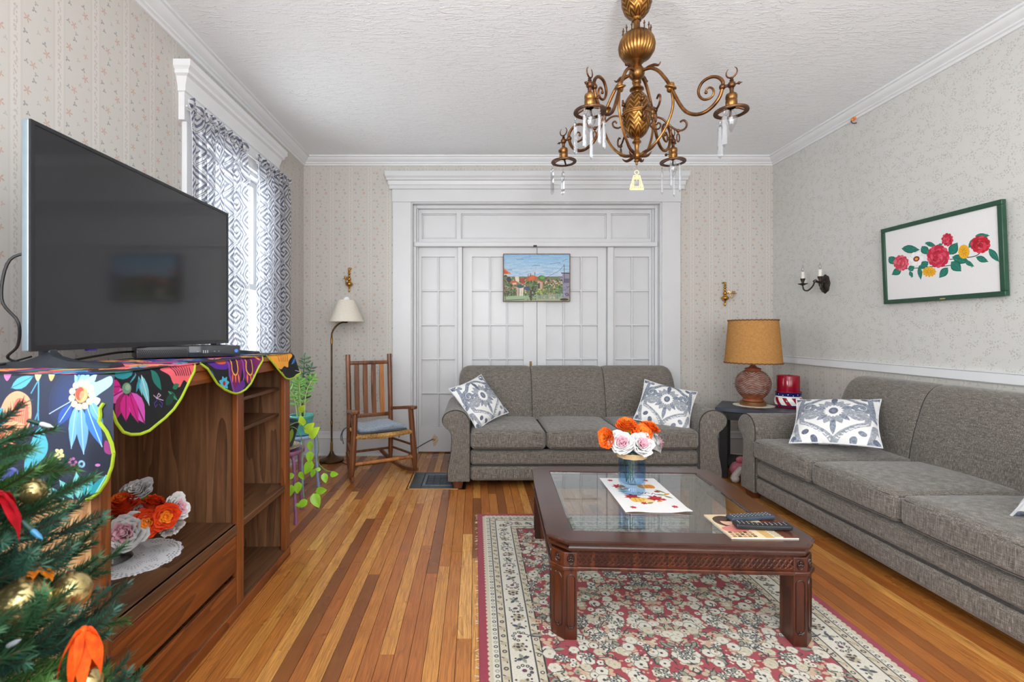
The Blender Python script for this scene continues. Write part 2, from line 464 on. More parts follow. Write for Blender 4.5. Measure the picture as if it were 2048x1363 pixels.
# ceiling with stomped plaster
g = G('textured_plaster_ceiling'); p = g.pos()
def stroke(ang, sx, sy, seed):
    m = g.t.nodes.new('ShaderNodeMapping'); g.set(m, 0, p); m.inputs[2].default_value = (0, 0, R(ang)); m.inputs[3].default_value = (sx, sy, 1); m.inputs[1].default_value = (seed, seed * 1.7, 0)
    n_ = g.noise(m.outputs[0], 1.0, 3, 0.6, 0.9)
    msk = g.ramp(g.noise(p, 2.6 + seed * .13, 2), [(.44, (0, 0, 0, 1)), (.58, (1, 1, 1, 1))])
    return g.math('MULTIPLY', g.ramp(n_, [(.545, (0, 0, 0, 1)), (.60, (1, 1, 1, 1))]), msk)
st = g.math('MAXIMUM', stroke(38, 9, 42, 0.0), g.math('MAXIMUM', stroke(-24, 11, 48, 3.1), stroke(80, 10, 44, 7.3)))
fine = g.noise(p, 70, 4, 0.7)
h = g.math('ADD', g.math('MULTIPLY', st, 0.8), g.math('MULTIPLY', fine, 0.4))
g.p(color=C(245, 248, 250), rough=0.85, spec=0.2); g.bump(h, 0.55, 0.008)
S_(obj('ceiling', MB().bx(XL - .15, XR + .15, YF - .15, YB + .15, ZC, ZC + .12), g.m, ang=0))

# walls
WY0, WY1, WZ0, WZ1 = 2.86, 3.84, 0.72, 2.40          # left window opening
mb = MB().bx(XL - .13, XL, YF, WY0, 0, ZC).bx(XL - .13, XL, WY1, YB, 0, ZC).bx(XL - .13, XL, WY0, WY1, 0, WZ0).bx(XL - .13, XL, WY0, WY1, WZ1, ZC)
S_(obj('wall_left', mb, WP_Y, ang=0))
DX0, DX1, DZ = bX(823), bX(1322), bZ(405)
mb = MB().bx(XL - .13, DX0, YB, YB + .13, 0, ZC).bx(DX1, XR + .13, YB, YB + .13, 0, ZC).bx(DX0, DX1, YB, YB + .13, DZ, ZC)
S_(obj('wall_back', mb, WP_X, ang=0))
RAIL0, RAIL1 = 0.914, 0.981
S_(obj('wall_right', MB().bx(XR, XR + .13, YF, YB, RAIL0 + .01, ZC), WP_R, ang=0))
S_(obj('wall_right_lower', MB().bx(XR, XR + .13, YF, YB, 0, RAIL0 + .01), WP_Y, ang=0)).name = 'wall_right_dado'
S_(obj('wall_front', MB().bx(XL - .13, XR + .13, YF - .13, YF, 0, ZC), plain('painted_front_wall', C(222, 216, 208), 0.8, var=.01), ang=0))

# crown moulding, chair rail, baseboards: profile (out, down) along each wall
crown = [(0, 0), (.085, 0), (.085, .012), (.072, .016), (.066, .028), (.052, .040), (.036, .048), (.030, .052), (.030, .060), (.018, .066), (.012, .078), (.004, .080), (0, .080)]
S_(obj('trim_1', MB().ext(crown, YF, YB, lambda a, b, c: (XL + a, c, ZC - b)), M_crown, ang=25))
S_(obj('trim_2', MB().ext(crown, XL, XR, lambda a, b, c: (c, YB - a, ZC - b)), M_crown, ang=25))
S_(obj('trim_3', MB().ext(crown, YF, YB, lambda a, b, c: (XR - a, c, ZC - b)), M_crown, ang=25))
rail = [(0, 0), (.010, 0), (.016, .006), (.016, .058), (.022, .062), (.022, .067), (0, .067)]
S_(obj('trim_4', MB().ext(rail, YF, YB, lambda a, b, c: (XR - a, c, RAIL0 + b)), M_crown, ang=25))
base_ = [(0, 0), (.030, 0), (.030, .014), (.020, .022), (.020, .165), (.024, .172), (.020, .185), (.012, .205), (.012, .225), (.006, .234), (0, .234)]
S_(obj('baseboard_left', MB().ext(base_, YF, YB, lambda a, b, c: (XL + a, c, b)), M_white, ang=25))
mb = MB().ext(base_, XL, bX(785), lambda a, b, c: (c, YB - a, b)).ext(base_, bX(1360), XR, lambda a, b, c: (c, YB - a, b))
S_(obj('baseboard_back', mb, M_white, ang=25))
S_(obj('baseboard_right', MB().ext(base_, YF, YB, lambda a, b, c: (XR - a, c, b)), M_white, ang=25))

# ------------------------------------------------------------------ back doorway with painted french doors
door = struct('door_1')
cx0, cx1 = bX(786), bX(1359)
obj('casing', MB().bx(cx0, DX0, YB - .028, YB, 0, DZ), M_white, door, bevel=.004)
obj('casing', MB().bx(DX1, cx1, YB - .028, YB, 0, DZ), M_white, door, bevel=.004)
obj('frieze', MB().bx(cx0 - .004, cx1 + .004, YB - .032, YB, DZ, bZ(380)), M_white, door, bevel=.003)
corn = [(0, 0), (.036, 0), (.042, .004), (.042, .036), (.050, .040), (.056, .075), (.072, .082), (.072, .098), (.086, .115), (.086, .160), (0, .160)]
z0 = bZ(380)
mb = MB()
pr = [(o, z0 + d) for o, d in corn]
vs = []
for (o, z) in pr:                                    # mitred returns at both ends
    vs += [(cx0 - o * .75, YB, z), (cx0 - o * .75, YB - o, z), (cx1 + o * .75, YB - o, z), (cx1 + o * .75, YB, z)]
fs = []
for i in range(len(pr) - 1):
    for k in range(3): fs.append((i * 4 + k, i * 4 + k + 1, i * 4 + k + 5, i * 4 + k + 4))
fs.append(tuple(len(vs) - 4 + k for k in range(4)))
obj('cornice', mb.add(vs, fs), M_white, door, ang=25)
YD = YB + .10                                        # plane of the door leaves
def dX(px): return (px - CX) * YD / FPX
def dZ(py): return EYE - (py - CY) * YD / FPX
jamb = MB().bx(DX0 - .02, DX0 + .012, YB - .012, YD + .06, 0, DZ + .02).bx(DX1 - .012, DX1 + .02, YB - .012, YD + .06, 0, DZ + .02).bx(DX0 + .012, DX1 - .012, YB - .0118, YD + .06, DZ - .012, DZ + .02)
obj('jamb', jamb, M_white, door, bevel=.003)
stop = MB().bx(DX0 + .012, DX0 + .042, YB + .045, YD + .06, 0, DZ - .012).bx(DX1 - .042, DX1 - .012, YB + .045, YD + .06, 0, DZ - .012).bx(DX0 + .042, DX1 - .042, YB + .0452, YD + .06, DZ - .044, DZ - .012)
stop.bx(DX0 + .042, DX0 + .058, YB + .07, YD + .06, 0, DZ - .03).bx(DX1 - .058, DX1 - .042, YB + .07, YD + .06, 0, DZ - .03)
obj('door_stop', stop, M_white, door, bevel=.004)
obj('backing_board', MB().bx(DX0 - .05, DX1 + .05, YD + .045, YD + .075, 0, DZ + .05), M_white, door, ang=0)
# transom: field board with three recessed panels
zt0, zt1 = dZ(486), DZ - .04
tr = MB()
tp = [(844, 913), (922, 1213), (1222, 1299)]; tz0, tz1 = dZ(477), dZ(427)
xs = [DX0 + .05] + [dX(q) for pq in tp for q in pq] + [DX1 - .05]
for i in range(0, len(xs), 2): tr.bx(xs[i], xs[i + 1], YD, YD + .045, zt0, zt1)
tr.bx(xs[0], xs[-1], YD + .0003, YD + .045, zt0, tz0).bx(xs[0], xs[-1], YD + .0003, YD + .045, tz1, zt1)
obj('transom_frame', tr, M_white, door, bevel=.002)
for a, b in tp:
    x0, x1 = dX(a), dX(b)
    m = MB().bx(x0 - .004, x1 + .004, YD + .022, YD + .04, tz0 - .004, tz1 + .004)
    pnl = obj('transom_panel', m, M_white, door)
    q = MB(); w_ = .013
    for (e0, e1, e2, e3) in ((x0, x1, tz1 - w_, tz1), (x0, x1, tz0, tz0 + w_), (x0, x0 + w_, tz0, tz1), (x1 - w_, x1, tz0, tz1)): q.bx(e0, e1, YD + .006, YD + .03, e2, e3)
    obj('panel_moulding', q, M_white, pnl, bevel=.005)
obj('transom_rail', MB().bx(DX0 + .02, DX1 - .02, YB + .03, YD + .045, dZ(495), dZ(486)), M_white, door, bevel=.006)
for a, b in ((915.5, 925), (1213, 1225)):
    obj('door_post', MB().bx(dX(a), dX(b), YB + .055, YD + .045, 0, dZ(495)), M_white, door, bevel=.006)
rows = [(513, 579), (582.5, 647.5), (651, 715.5), (719, 784), (787.5, 853)]
def glazed(name, x0, x1, cols):
    mb = MB(); ztop = dZ(495); zb, zt = dZ(853), dZ(513)
    mb.bx(x0, x1, YD, YD + .045, 0.012, zb).bx(x0, x1, YD, YD + .045, zt, ztop)
    cs = [(dX(a), dX(b)) for a, b in cols]
    mb.bx(x0, cs[0][0], YD, YD + .045, zb, zt).bx(cs[-1][1], x1, YD, YD + .045, zb, zt)
    leaf = obj(name, mb, M_white, door)
    mun = MB()
    for (p0, p1) in zip(cs[:-1], cs[1:]): mun.bx(p0[1], p1[0], YD + .004, YD + .04, zb, zt)
    rz = [(dZ(b), dZ(a)) for a, b in rows]
    for (p0, p1) in zip(rz[:-1], rz[1:]): mun.bx(cs[0][0], cs[-1][1], YD + .0045, YD + .04, p1[1], p0[0])
    obj('muntins', mun, M_white, leaf, bevel=.004)
    for (a, b) in cs:
        for (c, d) in rz:
            obj('pane', MB().bx(a - .003, b + .003, YD + .026, YD + .032, c - .003, d + .003), M_pane, leaf, ang=0)
    return leaf
glazed('sidelight', DX0 + .05, dX(915.5), [(843, 875), (878, 909.5)])
glazed('door_leaf', dX(925.6), dX(1073.5), [(944, 978.5), (981.5, 1012.5), (1015.5, 1047)])
glazed('door_leaf', dX(1074.5), dX(1212.5), [(1092, 1126), (1129, 1161), (1164, 1195.5)])
glazed('sidelight', dX(1225), DX1 - .05, [(1231, 1263), (1266, 1298)])
M_brass_old = plain('aged_brass', C(120, 92, 55), 0.4, 0.9)
lk = obj('keyhole_plate', MB().bx(dX(1059), dX(1063.5), YD - .004, YD + .002, dZ(740), dZ(722)), M_brass_old, door)
obj('latch', MB().bx(dX(1065), dX(1072), YB + .028, YB + .04, dZ(496), dZ(492.5)), plain('black_iron', C(30, 28, 28), .5), door)

# ------------------------------------------------------------------ left window
win = struct('window_1')
xw = XL
for y0, y1 in ((2.735, WY0), (WY1, 3.965)):
    obj('casing', MB().bx(xw, xw + .03, y0, y1, WZ0 - .05, 2.48), M_crown, win, bevel=.004)
obj('apron', MB().bx(xw, xw + .025, 2.74, 3.96, WZ0 - .16, WZ0 - .05), M_crown, win, bevel=.004)
obj('sill', MB().bx(xw - .12, xw + .07, 2.69, 4.01, WZ0 - .05, WZ0 - .02), M_crown, win, bevel=.008)
wc = [(0, 2.40), (.034, 2.40), (.034, 2.555), (.044, 2.56), (.044, 2.585), (.050, 2.60), (.060, 2.635), (.078, 2.645), (.078, 2.665), (.095, 2.68), (.095, 2.715), (0, 2.715)]
vs = []; fs = []
for (o, z) in wc: vs += [(xw, 2.735 - o * .8, z), (xw + o, 2.735 - o * .8, z), (xw + o, 3.965 + o * .8, z), (xw, 3.965 + o * .8, z)]
for i in range(len(wc) - 1):
    for k in range(3): fs.append((i * 4 + k, i * 4 + k + 1, i * 4 + k + 5, i * 4 + k + 4))
fs.append(tuple(len(vs) - 4 + k for k in range(4)))
obj('cornice', MB().add(vs, fs), M_crown, win, ang=25)
obj('jamb', MB().bx(xw - .13, xw, WY0 - .01, WY0 + .025, WZ0, WZ1 + .01).bx(xw - .13, xw, WY1 - .025, WY1 + .01, WZ0, WZ1 + .01).bx(xw - .13, xw - .0003, WY0 + .025, WY1 - .025, WZ1 - .025, WZ1 + .01), M_crown, win, bevel=.003)
M_glass = clear('window_glass', (.97, .985, .98))
zm = 1.55
for (a, b, dx) in ((zm - .02, WZ1 - .025, -.085), (WZ0 - .02, zm + .02, -.05)):
    y0, y1, x = WY0 + .025, WY1 - .025, xw + dx; w_ = .045
    m = MB().bx(x - .017, x + .017, y0, y0 + w_, a, b).bx(x - .017, x + .017, y1 - w_, y1, a, b).bx(x - .0165, x + .0165, y0, y1, a, a + w_).bx(x - .0165, x + .0165, y0, y1, b - w_, b)
    sh = obj('sash', m, M_crown, win, bevel=.005)
    obj('pane', MB().bx(x - .002, x + .002, y0 + w_ - .004, y1 - w_ + .004, a + w_ - .004, b - w_ + .004), M_glass, sh, ang=0)
# ================================================================== SOFAS
def fabric(name, dark, mid, light):
    g = G(name); o = g.obj()
    a = g.noise(g.vec(o, (340, 340, 26)), 1.0, 2, 0.6); b = g.noise(g.vec(o, (30, 30, 420)), 1.0, 2, 0.6); c = g.noise(o, 420, 2, 0.6)
    big = g.noise(o, 3.0, 2)
    t = g.math('ADD', g.math('MULTIPLY', a, 0.42), g.math('ADD', g.math('MULTIPLY', b, 0.30), g.math('MULTIPLY', c, 0.28)))
    col = g.ramp(t, [(0.36, dark), (0.5, mid), (0.64, light)])
    col = g.mix(0.25, col, g.ramp(big, [(0.3, (0.75, 0.75, 0.75, 1)), (0.7, (1, 1, 1, 1))]), 'MULTIPLY')
    g.p(color=col, rough=0.9, sheen=0.25, spec=0.2); g.bump(t, 0.35, 0.003)
    return g.m
M_fab = fabric('tweed_upholstery', C(62, 58, 53), C(106, 100, 93), C(160, 153, 144))
M_pipe = plain('dark_piping', C(56, 53, 50), 0.85)
M_dark = plain('dark_underside', C(30, 26, 24), 0.9)
M_foot = wood('brown_wood_foot', C(70, 34, 18), C(110, 58, 32), (20, 20, 4))

def make_sofa(label):
    root = thing('sofa', label, 'sofa', (0.839, 3.665, 0), 0, None)
    HW, D = 1.09, 0.93
    prof = cr([(0, .06, 0), (0, .28, 0), (0, .47, 0), (.008, .535, 0), (.04, .582, 0), (.09, .604, 0), (.14, .602, 0), (.185, .580, 0), (.21, .545, 0), (.208, .505, 0), (.183, .470, 0), (.155, .445, 0), (.140, .41, 0), (.140, .34, 0), (.150, .25, 0), (.165, .17, 0), (.172, .11, 0), (.168, .06, 0)], 4)
    prof = [(p.x, p.y) for p in prof]
    cxp, czp = .09, .34
    for sgn in (-1, 1):
        def P(a, z, y): return (sgn * (HW - .212 + a), y, z)
        mb = MB(); rings = [(0.0, .93), (.006, .965), (.016, .99), (.03, 1.0), (.45, 1.0), (.88, 1.0)]
        n = len(prof); vs = []
        for (y, k) in rings:
            for a, z in prof: vs.append(P(cxp + (a - cxp) * k, czp + (z - czp) * k if z > .07 else z, y))
        fs = []
        for i in range(len(rings) - 1):
            for k in range(n): fs.append((i * n + k, i * n + (k + 1) % n, (i + 1) * n + (k + 1) % n, (i + 1) * n + k))
        fs += [tuple(range(n)), tuple((len(rings) - 1) * n + k for k in range(n))]
        arm = obj('armrest', mb.add(vs, fs), M_fab, root, ang=60)
        pts = [P(cxp + (a - cxp) * .985, czp + (z - czp) * .985, .010) for a, z in prof]
        obj('piping', MB().tube(pts, .0042, 6), M_pipe, arm)
    # back in three upholstered sections
    bp = cr([(.60, .40, 0), (.625, .55, 0), (.665, .70, 0), (.70, .80, 0), (.745, .858, 0), (.80, .876, 0), (.86, .862, 0), (.905, .81, 0), (.925, .72, 0), (.93, .45, 0), (.93, .10, 0)], 4)
    bp = [(p.x, p.y) for p in bp]; BW = .985; w3 = 2 * BW / 3
    def backpt(x, v, bulge=True):
        i = min(int(v * (len(bp) - 1)), len(bp) - 2); f = v * (len(bp) - 1) - i
        y = bp[i][0] * (1 - f) + bp[i + 1][0] * f; z = bp[i][1] * (1 - f) + bp[i + 1][1] * f
        t = ((x + BW) / w3) % 1.0 if abs(abs(x) - BW) > 1e-4 else 0.0
        d = min(t, 1 - t) * w3; q = min(d / .07, 1.0); bul = .016 * math.sqrt(max(0, 1 - (1 - q) ** 2)) if bulge else 0
        y0, z0 = .80, .60; nx, nz = y - y0, z - z0; L = math.hypot(nx, nz) or 1
        y += nx / L * bul * (1 if nx < 0.1 else .3); z += nz / L * bul
        e = BW - abs(x)
        if e < .10:
            dr = .10 - math.sqrt(max(0, .01 - (.10 - e) ** 2))
            if z > .5: z -= dr * min(1, (z - .5) / .3) * 1.0
            y += (y0 + .06 - y) * (dr / .10) * .25
        return (x, y, z)
    for k in range(3):
        xa = -BW + k * w3
        def fn(u, v, xa=xa):
            uu = 0.5 - 0.5 * math.cos(PI * u); return backpt(xa + uu * w3, v)
        mb = MB().grid(18, 40, fn)
        for side, x in ((0, xa), (1, xa + w3)):
            if (k == 0 and side == 0) or (k == 2 and side == 1):
                ring = [backpt(x, v / 40) for v in range(41)]; mb.add(ring, [tuple(range(41))])
        obj('back_cushion', mb, M_fab, root, ang=50)
        if k: obj('piping', MB().tube([backpt(xa, v / 40, True) for v in range(0, 34)], .0045, 6), M_pipe, root)
    # seat cushions
    cw = (2 * (HW - .212)) / 3
    for k in range(3):
        x0 = -(HW - .212) + k * cw + .002; x1 = x0 + cw - .004; xc = (x0 + x1) / 2
        def puff(x, y, z):
            u = (x - xc) / (cw / 2); v = (y - .3) / .34; q = max(0, 1 - u * u) * max(0, 1 - v * v * .8)
            f = max(0.0, 1 - abs(u) ** 4)
            return (x, y - (.014 * f if y < .1 else 0), z + (.024 * q if z > .38 else -.0 * q))
        c = obj('seat_cushion', MB().rbox(x0, x1, -.012, .64, .305, .447, .038, 3, puff, seg=8), M_fab, root, ang=80)
        for zz, dz in ((.428, 1), (.322, 0)):
            pts = []
            r = .04
            for (cx_, cy_, a0) in ((x1 - r, .60, 0), (x1 - r, -.004 + r, -90), (x0 + r, -.004 + r, -180), (x0 + r, .60, -270)):
                pass
            path = [(x1 - .002, .58), (x1 - .002, .05), (x1 - .012, .012), (x1 - .04, -.004)] + [(x1 - .04 - (cw - .08) * i / 10, -.004) for i in range(1, 10)] + [(x0 + .04, -.004), (x0 + .012, .012), (x0 + .002, .05), (x0 + .002, .58)]
            pp = []
            for (x, y) in path:
                p = puff(x, y, zz); pp.append((p[0], p[1], zz + (.004 * max(0, 1 - ((x - xc) / (cw / 2)) ** 2) if dz else 0)))
            obj('piping', MB().tube(pp, .004, 6), M_pipe, c)
    xi = HW - .214
    for (a, b, y) in ((.180, .290, .012), (.060, .176, .008)):
        obj('front_rail', MB().rbox(-xi, xi, y, y + .09, a, b, .028, 3, seg=6), M_fab, root, ang=80)
    obj('piping', MB().tube([(-xi + .005, .018, .178), (xi - .005, .018, .178)], .0042, 6), M_pipe, root)
    obj('deck', MB().bx(-xi, xi, .10, .90, .075, .30), M_dark, root, ang=0)
    for x in (-.97, .97):
        for y in (.05, .86):
            v = []
            for (z, h) in ((0, .030), (.062, .042)): v += [(x - h, y - h, z), (x + h, y - h, z), (x + h, y + h, z), (x - h, y + h, z)]
            obj('foot', MB().add(v, [(3, 2, 1, 0), (4, 5, 6, 7), (0, 1, 5, 4), (1, 2, 6, 5), (2, 3, 7, 6), (3, 0, 4, 7)]), M_foot, root, ang=0, bevel=.003)
    return root
sofa1 = make_sofa('grey brown three seat sofa in front of the white glazed doors')
sofa2 = copy_tree(sofa1)
sofa2.matrix_world = Matrix.Translation((1.98, 2.53, 0)) @ Matrix.Rotation(R(-90), 4, 'Z')
sofa2['label'] = 'grey brown three seat sofa along the wall under the white chair rail'
for o in (sofa1, sofa2): o['group'] = 'matching tweed sofas'

# ------------------------------------------------------------------ ikat pillows
def ikat():
    n = 640; P = Paint(n, n, (236, 236, 234)); g1, g2, g3 = (160, 165, 173), (134, 142, 156), (104, 112, 130)
    rr = random.Random(5)
    def both(f):
        for m in (1, -1):
            P.T = lambda x, y, m=m: (n / 2 + m * x * n / 2, n / 2 - y * n / 2); f()
    P.k = n / 2
    def spiral(cx, cy, r0, turns, a0, wd, c, sgn=1, tail=None):
        pts = []
        if tail: pts += tail
        m = int(turns * 14)
        for i in range(m + 1):
            t = i / m; a = a0 + sgn * 2 * PI * turns * t; r = r0 * (1 - .82 * t)
            pts.append((cx + r * math.cos(a), cy + r * math.sin(a)))
        P.line(pts, wd, c); return pts
    def half():
        # medallion
        for i in range(9):
            a = PI / 2 - i * PI / 8; l = .40 if i not in (0, 8) else .48
            x0, y0 = .15 * math.cos(a), .05 + .17 * math.sin(a); x1, y1 = (l + .02) * math.cos(a), .05 + (l + .03) * math.sin(a)
            P.leaf(x0, y0, x1, y1, .15 if i % 2 else .12, g1 if i % 3 else g2)
        P.ell(0, .05, .15, .18, (238, 238, 236)); P.ell(0, .05, .085, .11, g3)
        P.ell(0, .05, .04, .05, g2)
        # outer scrolls
        spiral(.47, .23, .19, 1.3, R(100), .105, g2, -1, [(.06, .66), (.22, .60), (.38, .46)])
        spiral(.44, -.08, .15, 1.15, R(60), .10, g1, 1, [(.0, -.72), (.16, -.56), (.36, -.42), (.58, -.28), (.60, -.06)])
        spiral(.82, .04, .17, 1.15, R(200), .095, g2, 1, [(.62, .62), (.64, .42), (.66, .2)])
        spiral(.82, -.42, .16, 1.1, R(140), .09, g1, -1, [(.6, -.78), (.66, -.6)])
        # corner sprays
        for (x, y, s_) in ((.72, .82, 1), (.74, -.84, -1)):
            for i in range(7):
                a = i * 2 * PI / 7; P.ell(x + .12 * math.cos(a), y + .12 * math.sin(a), .085, .055, g2 if i % 2 else g3, -a)
        for (x, y) in ((.18, -.80), (.34, -.70), (.46, -.86), (.28, -.92), (.14, .86), (.32, .80), (.46, .90), (.90, .45), (.92, .25), (.93, -.16), (.52, .62), (.50, -.56), (.12, -.96)):
            P.ell(x, y, .075, .058, rr.choice((g1, g2, g3)), rr.uniform(0, 3))
        for i in range(26):                                  # pale dashes along the scrolls
            t = i / 26; P.ell(.06 + .55 * t, -.68 + .42 * t + rr.uniform(-.02, .02), .016, .013, (228, 229, 230))
    both(half)
    P.T = lambda x, y: (n / 2 + x * n / 2, n / 2 - y * n / 2)
    P.leaf(0, -.62, 0, -.16, .11, g2); P.leaf(0, .66, 0, .28, .12, g3)
    # bleeding dye: darken and lighten in soft speckles
    nz = np.random.RandomState(4).rand(n // 5, n // 5); nz = np.kron(nz, np.ones((5, 5)))
    for _ in range(3): nz = (nz + np.roll(nz, 2, 0) + np.roll(nz, 2, 1) + np.roll(nz, -2, 0) + np.roll(nz, -2, 1)) / 5
    ink = 1 - P.a.mean(2); ink = np.clip((ink - .12) * 3, 0, 1)
    P.a *= (1 - (nz - .5)[..., None] * 0.6 * ink[..., None])
    return P.image('ikat_print')
M_ikat = printed('ikat_cotton', ikat(), 0.9, 0.2, 500)
M_welt = plain('pale_welt', C(214, 216, 218), 0.85)
def pillow(label, c, e1, e2, size, th=.075):
    e1 = Vector(e1).normalized(); e2 = Vector(e2); e2 = (e2 - e1 * e2.dot(e1)).normalized(); n = e1.cross(e2)
    M = Matrix.Translation(c) @ Matrix((e1, e2, n)).transposed().to_4x4()
    root = thing('throw_pillow', label, 'pillow', group='ikat throw pillows', M=M)
    h = size / 2
    def edge(u, v):
        k = 1 - .085 * (1 - v * v) ** 1.0 * abs(u) ** 2; j = 1 - .085 * (1 - u * u) * abs(v) ** 2
        return (u * h * k, v * h * j)
    def f(sg):
        def fn(a, b):
            u, v = 2 * a - 1, 2 * b - 1
            x, y = edge(u, v); q = max(0, 1 - abs(u) ** 2.2) ** .55 * max(0, 1 - abs(v) ** 2.2) ** .55
            q += .05 * math.sin(5 * u + 2 * v) * max(0, 1 - u * u) * max(0, 1 - v * v)
            return (x, y, sg * th * q)
        return fn
    uv = lambda p: (.5 + p[0] / size * .80, .5 + p[1] / size * .80)
    mb = MB().grid(26, 26, f(1)).grid(26, 26, f(-1), flip=True)
    obj('cover', mb, M_ikat, root, uv=uv, ang=60)
    rim = [(-1 + 2 * i / 14, -1) for i in range(14)] + [(1, -1 + 2 * i / 14) for i in range(14)] + [(1 - 2 * i / 14, 1) for i in range(14)] + [(-1, 1 - 2 * i / 14) for i in range(14)]
    obj('piping', MB().tube([(*edge(u, v), 0) for u, v in rim], .005, 6, closed=True), M_welt, root)
    return root
pillow('ikat throw pillow on the far sofa tipped over its left arm', (.035, 3.95, .635), (.267, .29, .09), (-.234, .11, .31), .40)
pillow('ikat throw pillow on the far sofa leaning into its right arm', (1.56, 3.93, .60), (.38, -.17, -.09), (.19, .235, .30), .42)
pillow('large ikat throw pillow leaning on the far arm of the right sofa', (2.315, 3.085, .628), (.72, -.66, .09), (.6, .55, .5), .46)
pillow('ikat throw pillow at the frame edge of which only a corner shows', (2.355, 1.80, .655), (.43, -.03, .0), (.0, -.20, .36), .44)

# ================================================================== RUG
def rug():
    w, h = 920, 1413; L = 2.35; Wd = 1.53; P = Paint(w, h, (160, 44, 66)); k = w / Wd; P.k = k; P.T = lambda x, y: (x * k, y * k)
    rr = random.Random(11)
    cream, beige, tan, dk, sage, red, peach = (224, 218, 202), (212, 200, 174), (188, 174, 144), (44, 44, 48), (146, 146, 124), (164, 52, 62), (206, 172, 140)
    def rect(i, c): P.poly([(i, i), (Wd - i, i), (Wd - i, L - i), (i, L - i)], c)
    rect(.042, beige)
    # scalloped outer edge
    def along(i, step):
        out = []; n = int((L - 2 * i) / step)
        for q in range(n): y = i + (q + .5) * (L - 2 * i) / n; out += [(i, y, 0), (Wd - i, y, 1)]
        n = int((Wd - 2 * i) / step)
        for q in range(n): x = i + (q + .5) * (Wd - 2 * i) / n; out += [(x, i, 2), (x, L - i, 3)]
        return out
    for x, y, s_ in along(.046, .026): P.ell(x, y, .015, .015, beige)
    rect(.050, cream)
    for q, (x, y, s_) in enumerate(along(.064, .026)): 
        P.ell(x, y, .008, .008, dk if q % 4 < 2 else sage); P.ell(x, y, .0045, .0045, cream)
    def frame(i, wd, c):
        P.line([(i, i), (Wd - i, i), (Wd - i, L - i), (i, L - i), (i, i)], wd, c)
    frame(.078, .005, dk)
    rect(.081, beige)
    for q, (x, y, s_) in enumerate(along(.096, .045)):
        if q // 2 % 2: P.ell(x, y, .009, .009, dk); P.ell(x, y, .005, .005, tan)
        else: P.line([(x - .012, y - .014), (x + .004, y - .004), (x + .006, y + .016)], .004, dk); P.ell(x, y, .012, .010, tan)
    frame(.112, .005, dk); rect(.1145, cream)
    for q, (x, y, s_) in enumerate(along(.160, .062)):
        a = rr.uniform(0, 6); o = rr.uniform(-.012, .012)
        if q % 3 == 0:
            P.daisy(x + o, y, .024, 6, tan, dk, a, .3, .5)
            for t in range(5): P.ell(x + .02 * math.cos(a + t), y + .02 * math.sin(a + t), .006, .005, (70, 60, 70), a)
        elif q % 3 == 1:
            for t in range(6): P.ell(x + .026 * math.cos(a + t * .7), y + .026 * math.sin(a + t * .7), .007, .007, dk); P.ell(x + .026 * math.cos(a + t * .7), y + .026 * math.sin(a + t * .7), .0035, .0035, cream)
            P.ell(x, y, .009, .008, (96, 50, 70))
        else:
            for t in range(4): P.leaf(x, y, x + .028 * math.cos(a + t * 1.57), y + .028 * math.sin(a + t * 1.57), .015, (60, 62, 78) if t % 2 else sage)
        for t in range(4): P.ell(x + rr.uniform(-.035, .035), y + rr.uniform(-.03, .03), .004, .004, dk)
    frame(.205, .005, dk); rect(.2075, beige)
    for q, (x, y, s_) in enumerate(along(.222, .045)):
        if q // 2 % 2: P.ell(x, y, .008, .008, dk); P.ell(x, y, .0045, .0045, cream)
        else: P.line([(x - .010, y - .014), (x + .003, y - .004), (x + .004, y + .014)], .004, dk); P.ell(x + .002, y, .010, .009, tan)
    frame(.238, .007, (38, 32, 34)); rect(.242, red)
    # field, left half mirrored to the right half
    i0 = .246; items = []
    for q in range(2100):
        x = rr.uniform(i0, Wd / 2 + .02); y = rr.uniform(i0, L - i0); items.append((x, y, rr.random()))
    def mirror(f, x, y):
        f(x, y, 1); f(Wd - x, y, -1)
    for x, y, t in items[260:600]:
        a = rr.uniform(0, 6); c = rr.choice((beige, peach, tan, peach)); r = rr.uniform(.007, .012)
        offs = [(rr.uniform(-.022, .022), rr.uniform(-.022, .022)) for _ in range(6)]
        mirror(lambda X, Y, m: [P.ell(X + m * ox, Y + oy, r, r * .9, c) for ox, oy in offs], x, y)
    for x, y, t in items[600:800]:
        a = rr.uniform(0, 6); l = rr.uniform(.03, .05)
        mirror(lambda X, Y, m: (P.leaf(X, Y, X + m * l * math.cos(a), Y + l * math.sin(a), .026, dk), P.leaf(X + m * .004, Y, X + m * l * .9 * math.cos(a), Y + l * .9 * math.sin(a), .017, sage)), x, y)
    for x, y, t in items[800:950]:
        a = rr.uniform(0, 6); l = rr.uniform(.04, .09); b = a + rr.uniform(-1, 1)
        mirror(lambda X, Y, m: P.line([(X, Y), (X + m * l * .5 * math.cos(a), Y + l * .5 * math.sin(a)), (X + m * l * math.cos(b), Y + l * math.sin(b))], .004, dk), x, y)
    for x, y, t in items[1500:1850]:
        a = rr.uniform(0, 6); r = rr.uniform(.010, .016)
        mirror(lambda X, Y, m: (P.ell(X, Y, r * 1.12, r * .95, dk, a), P.daisy(X, Y, r, 6, cream if t < .5 else (beige if t < .8 else sage), dk, a, .26, .6)), x, y)
    for x, y, t in items[950:1230]:
        a = rr.uniform(0, 6); r = rr.uniform(.016, .025); n = rr.choice((6, 7, 8)); c = cream if t < .75 else beige
        mirror(lambda X, Y, m: (P.daisy(X, Y, r, n, c, dk if t < .6 else tan, a, .24, .62, (dk if t < .4 else sage, .0014))), x, y)
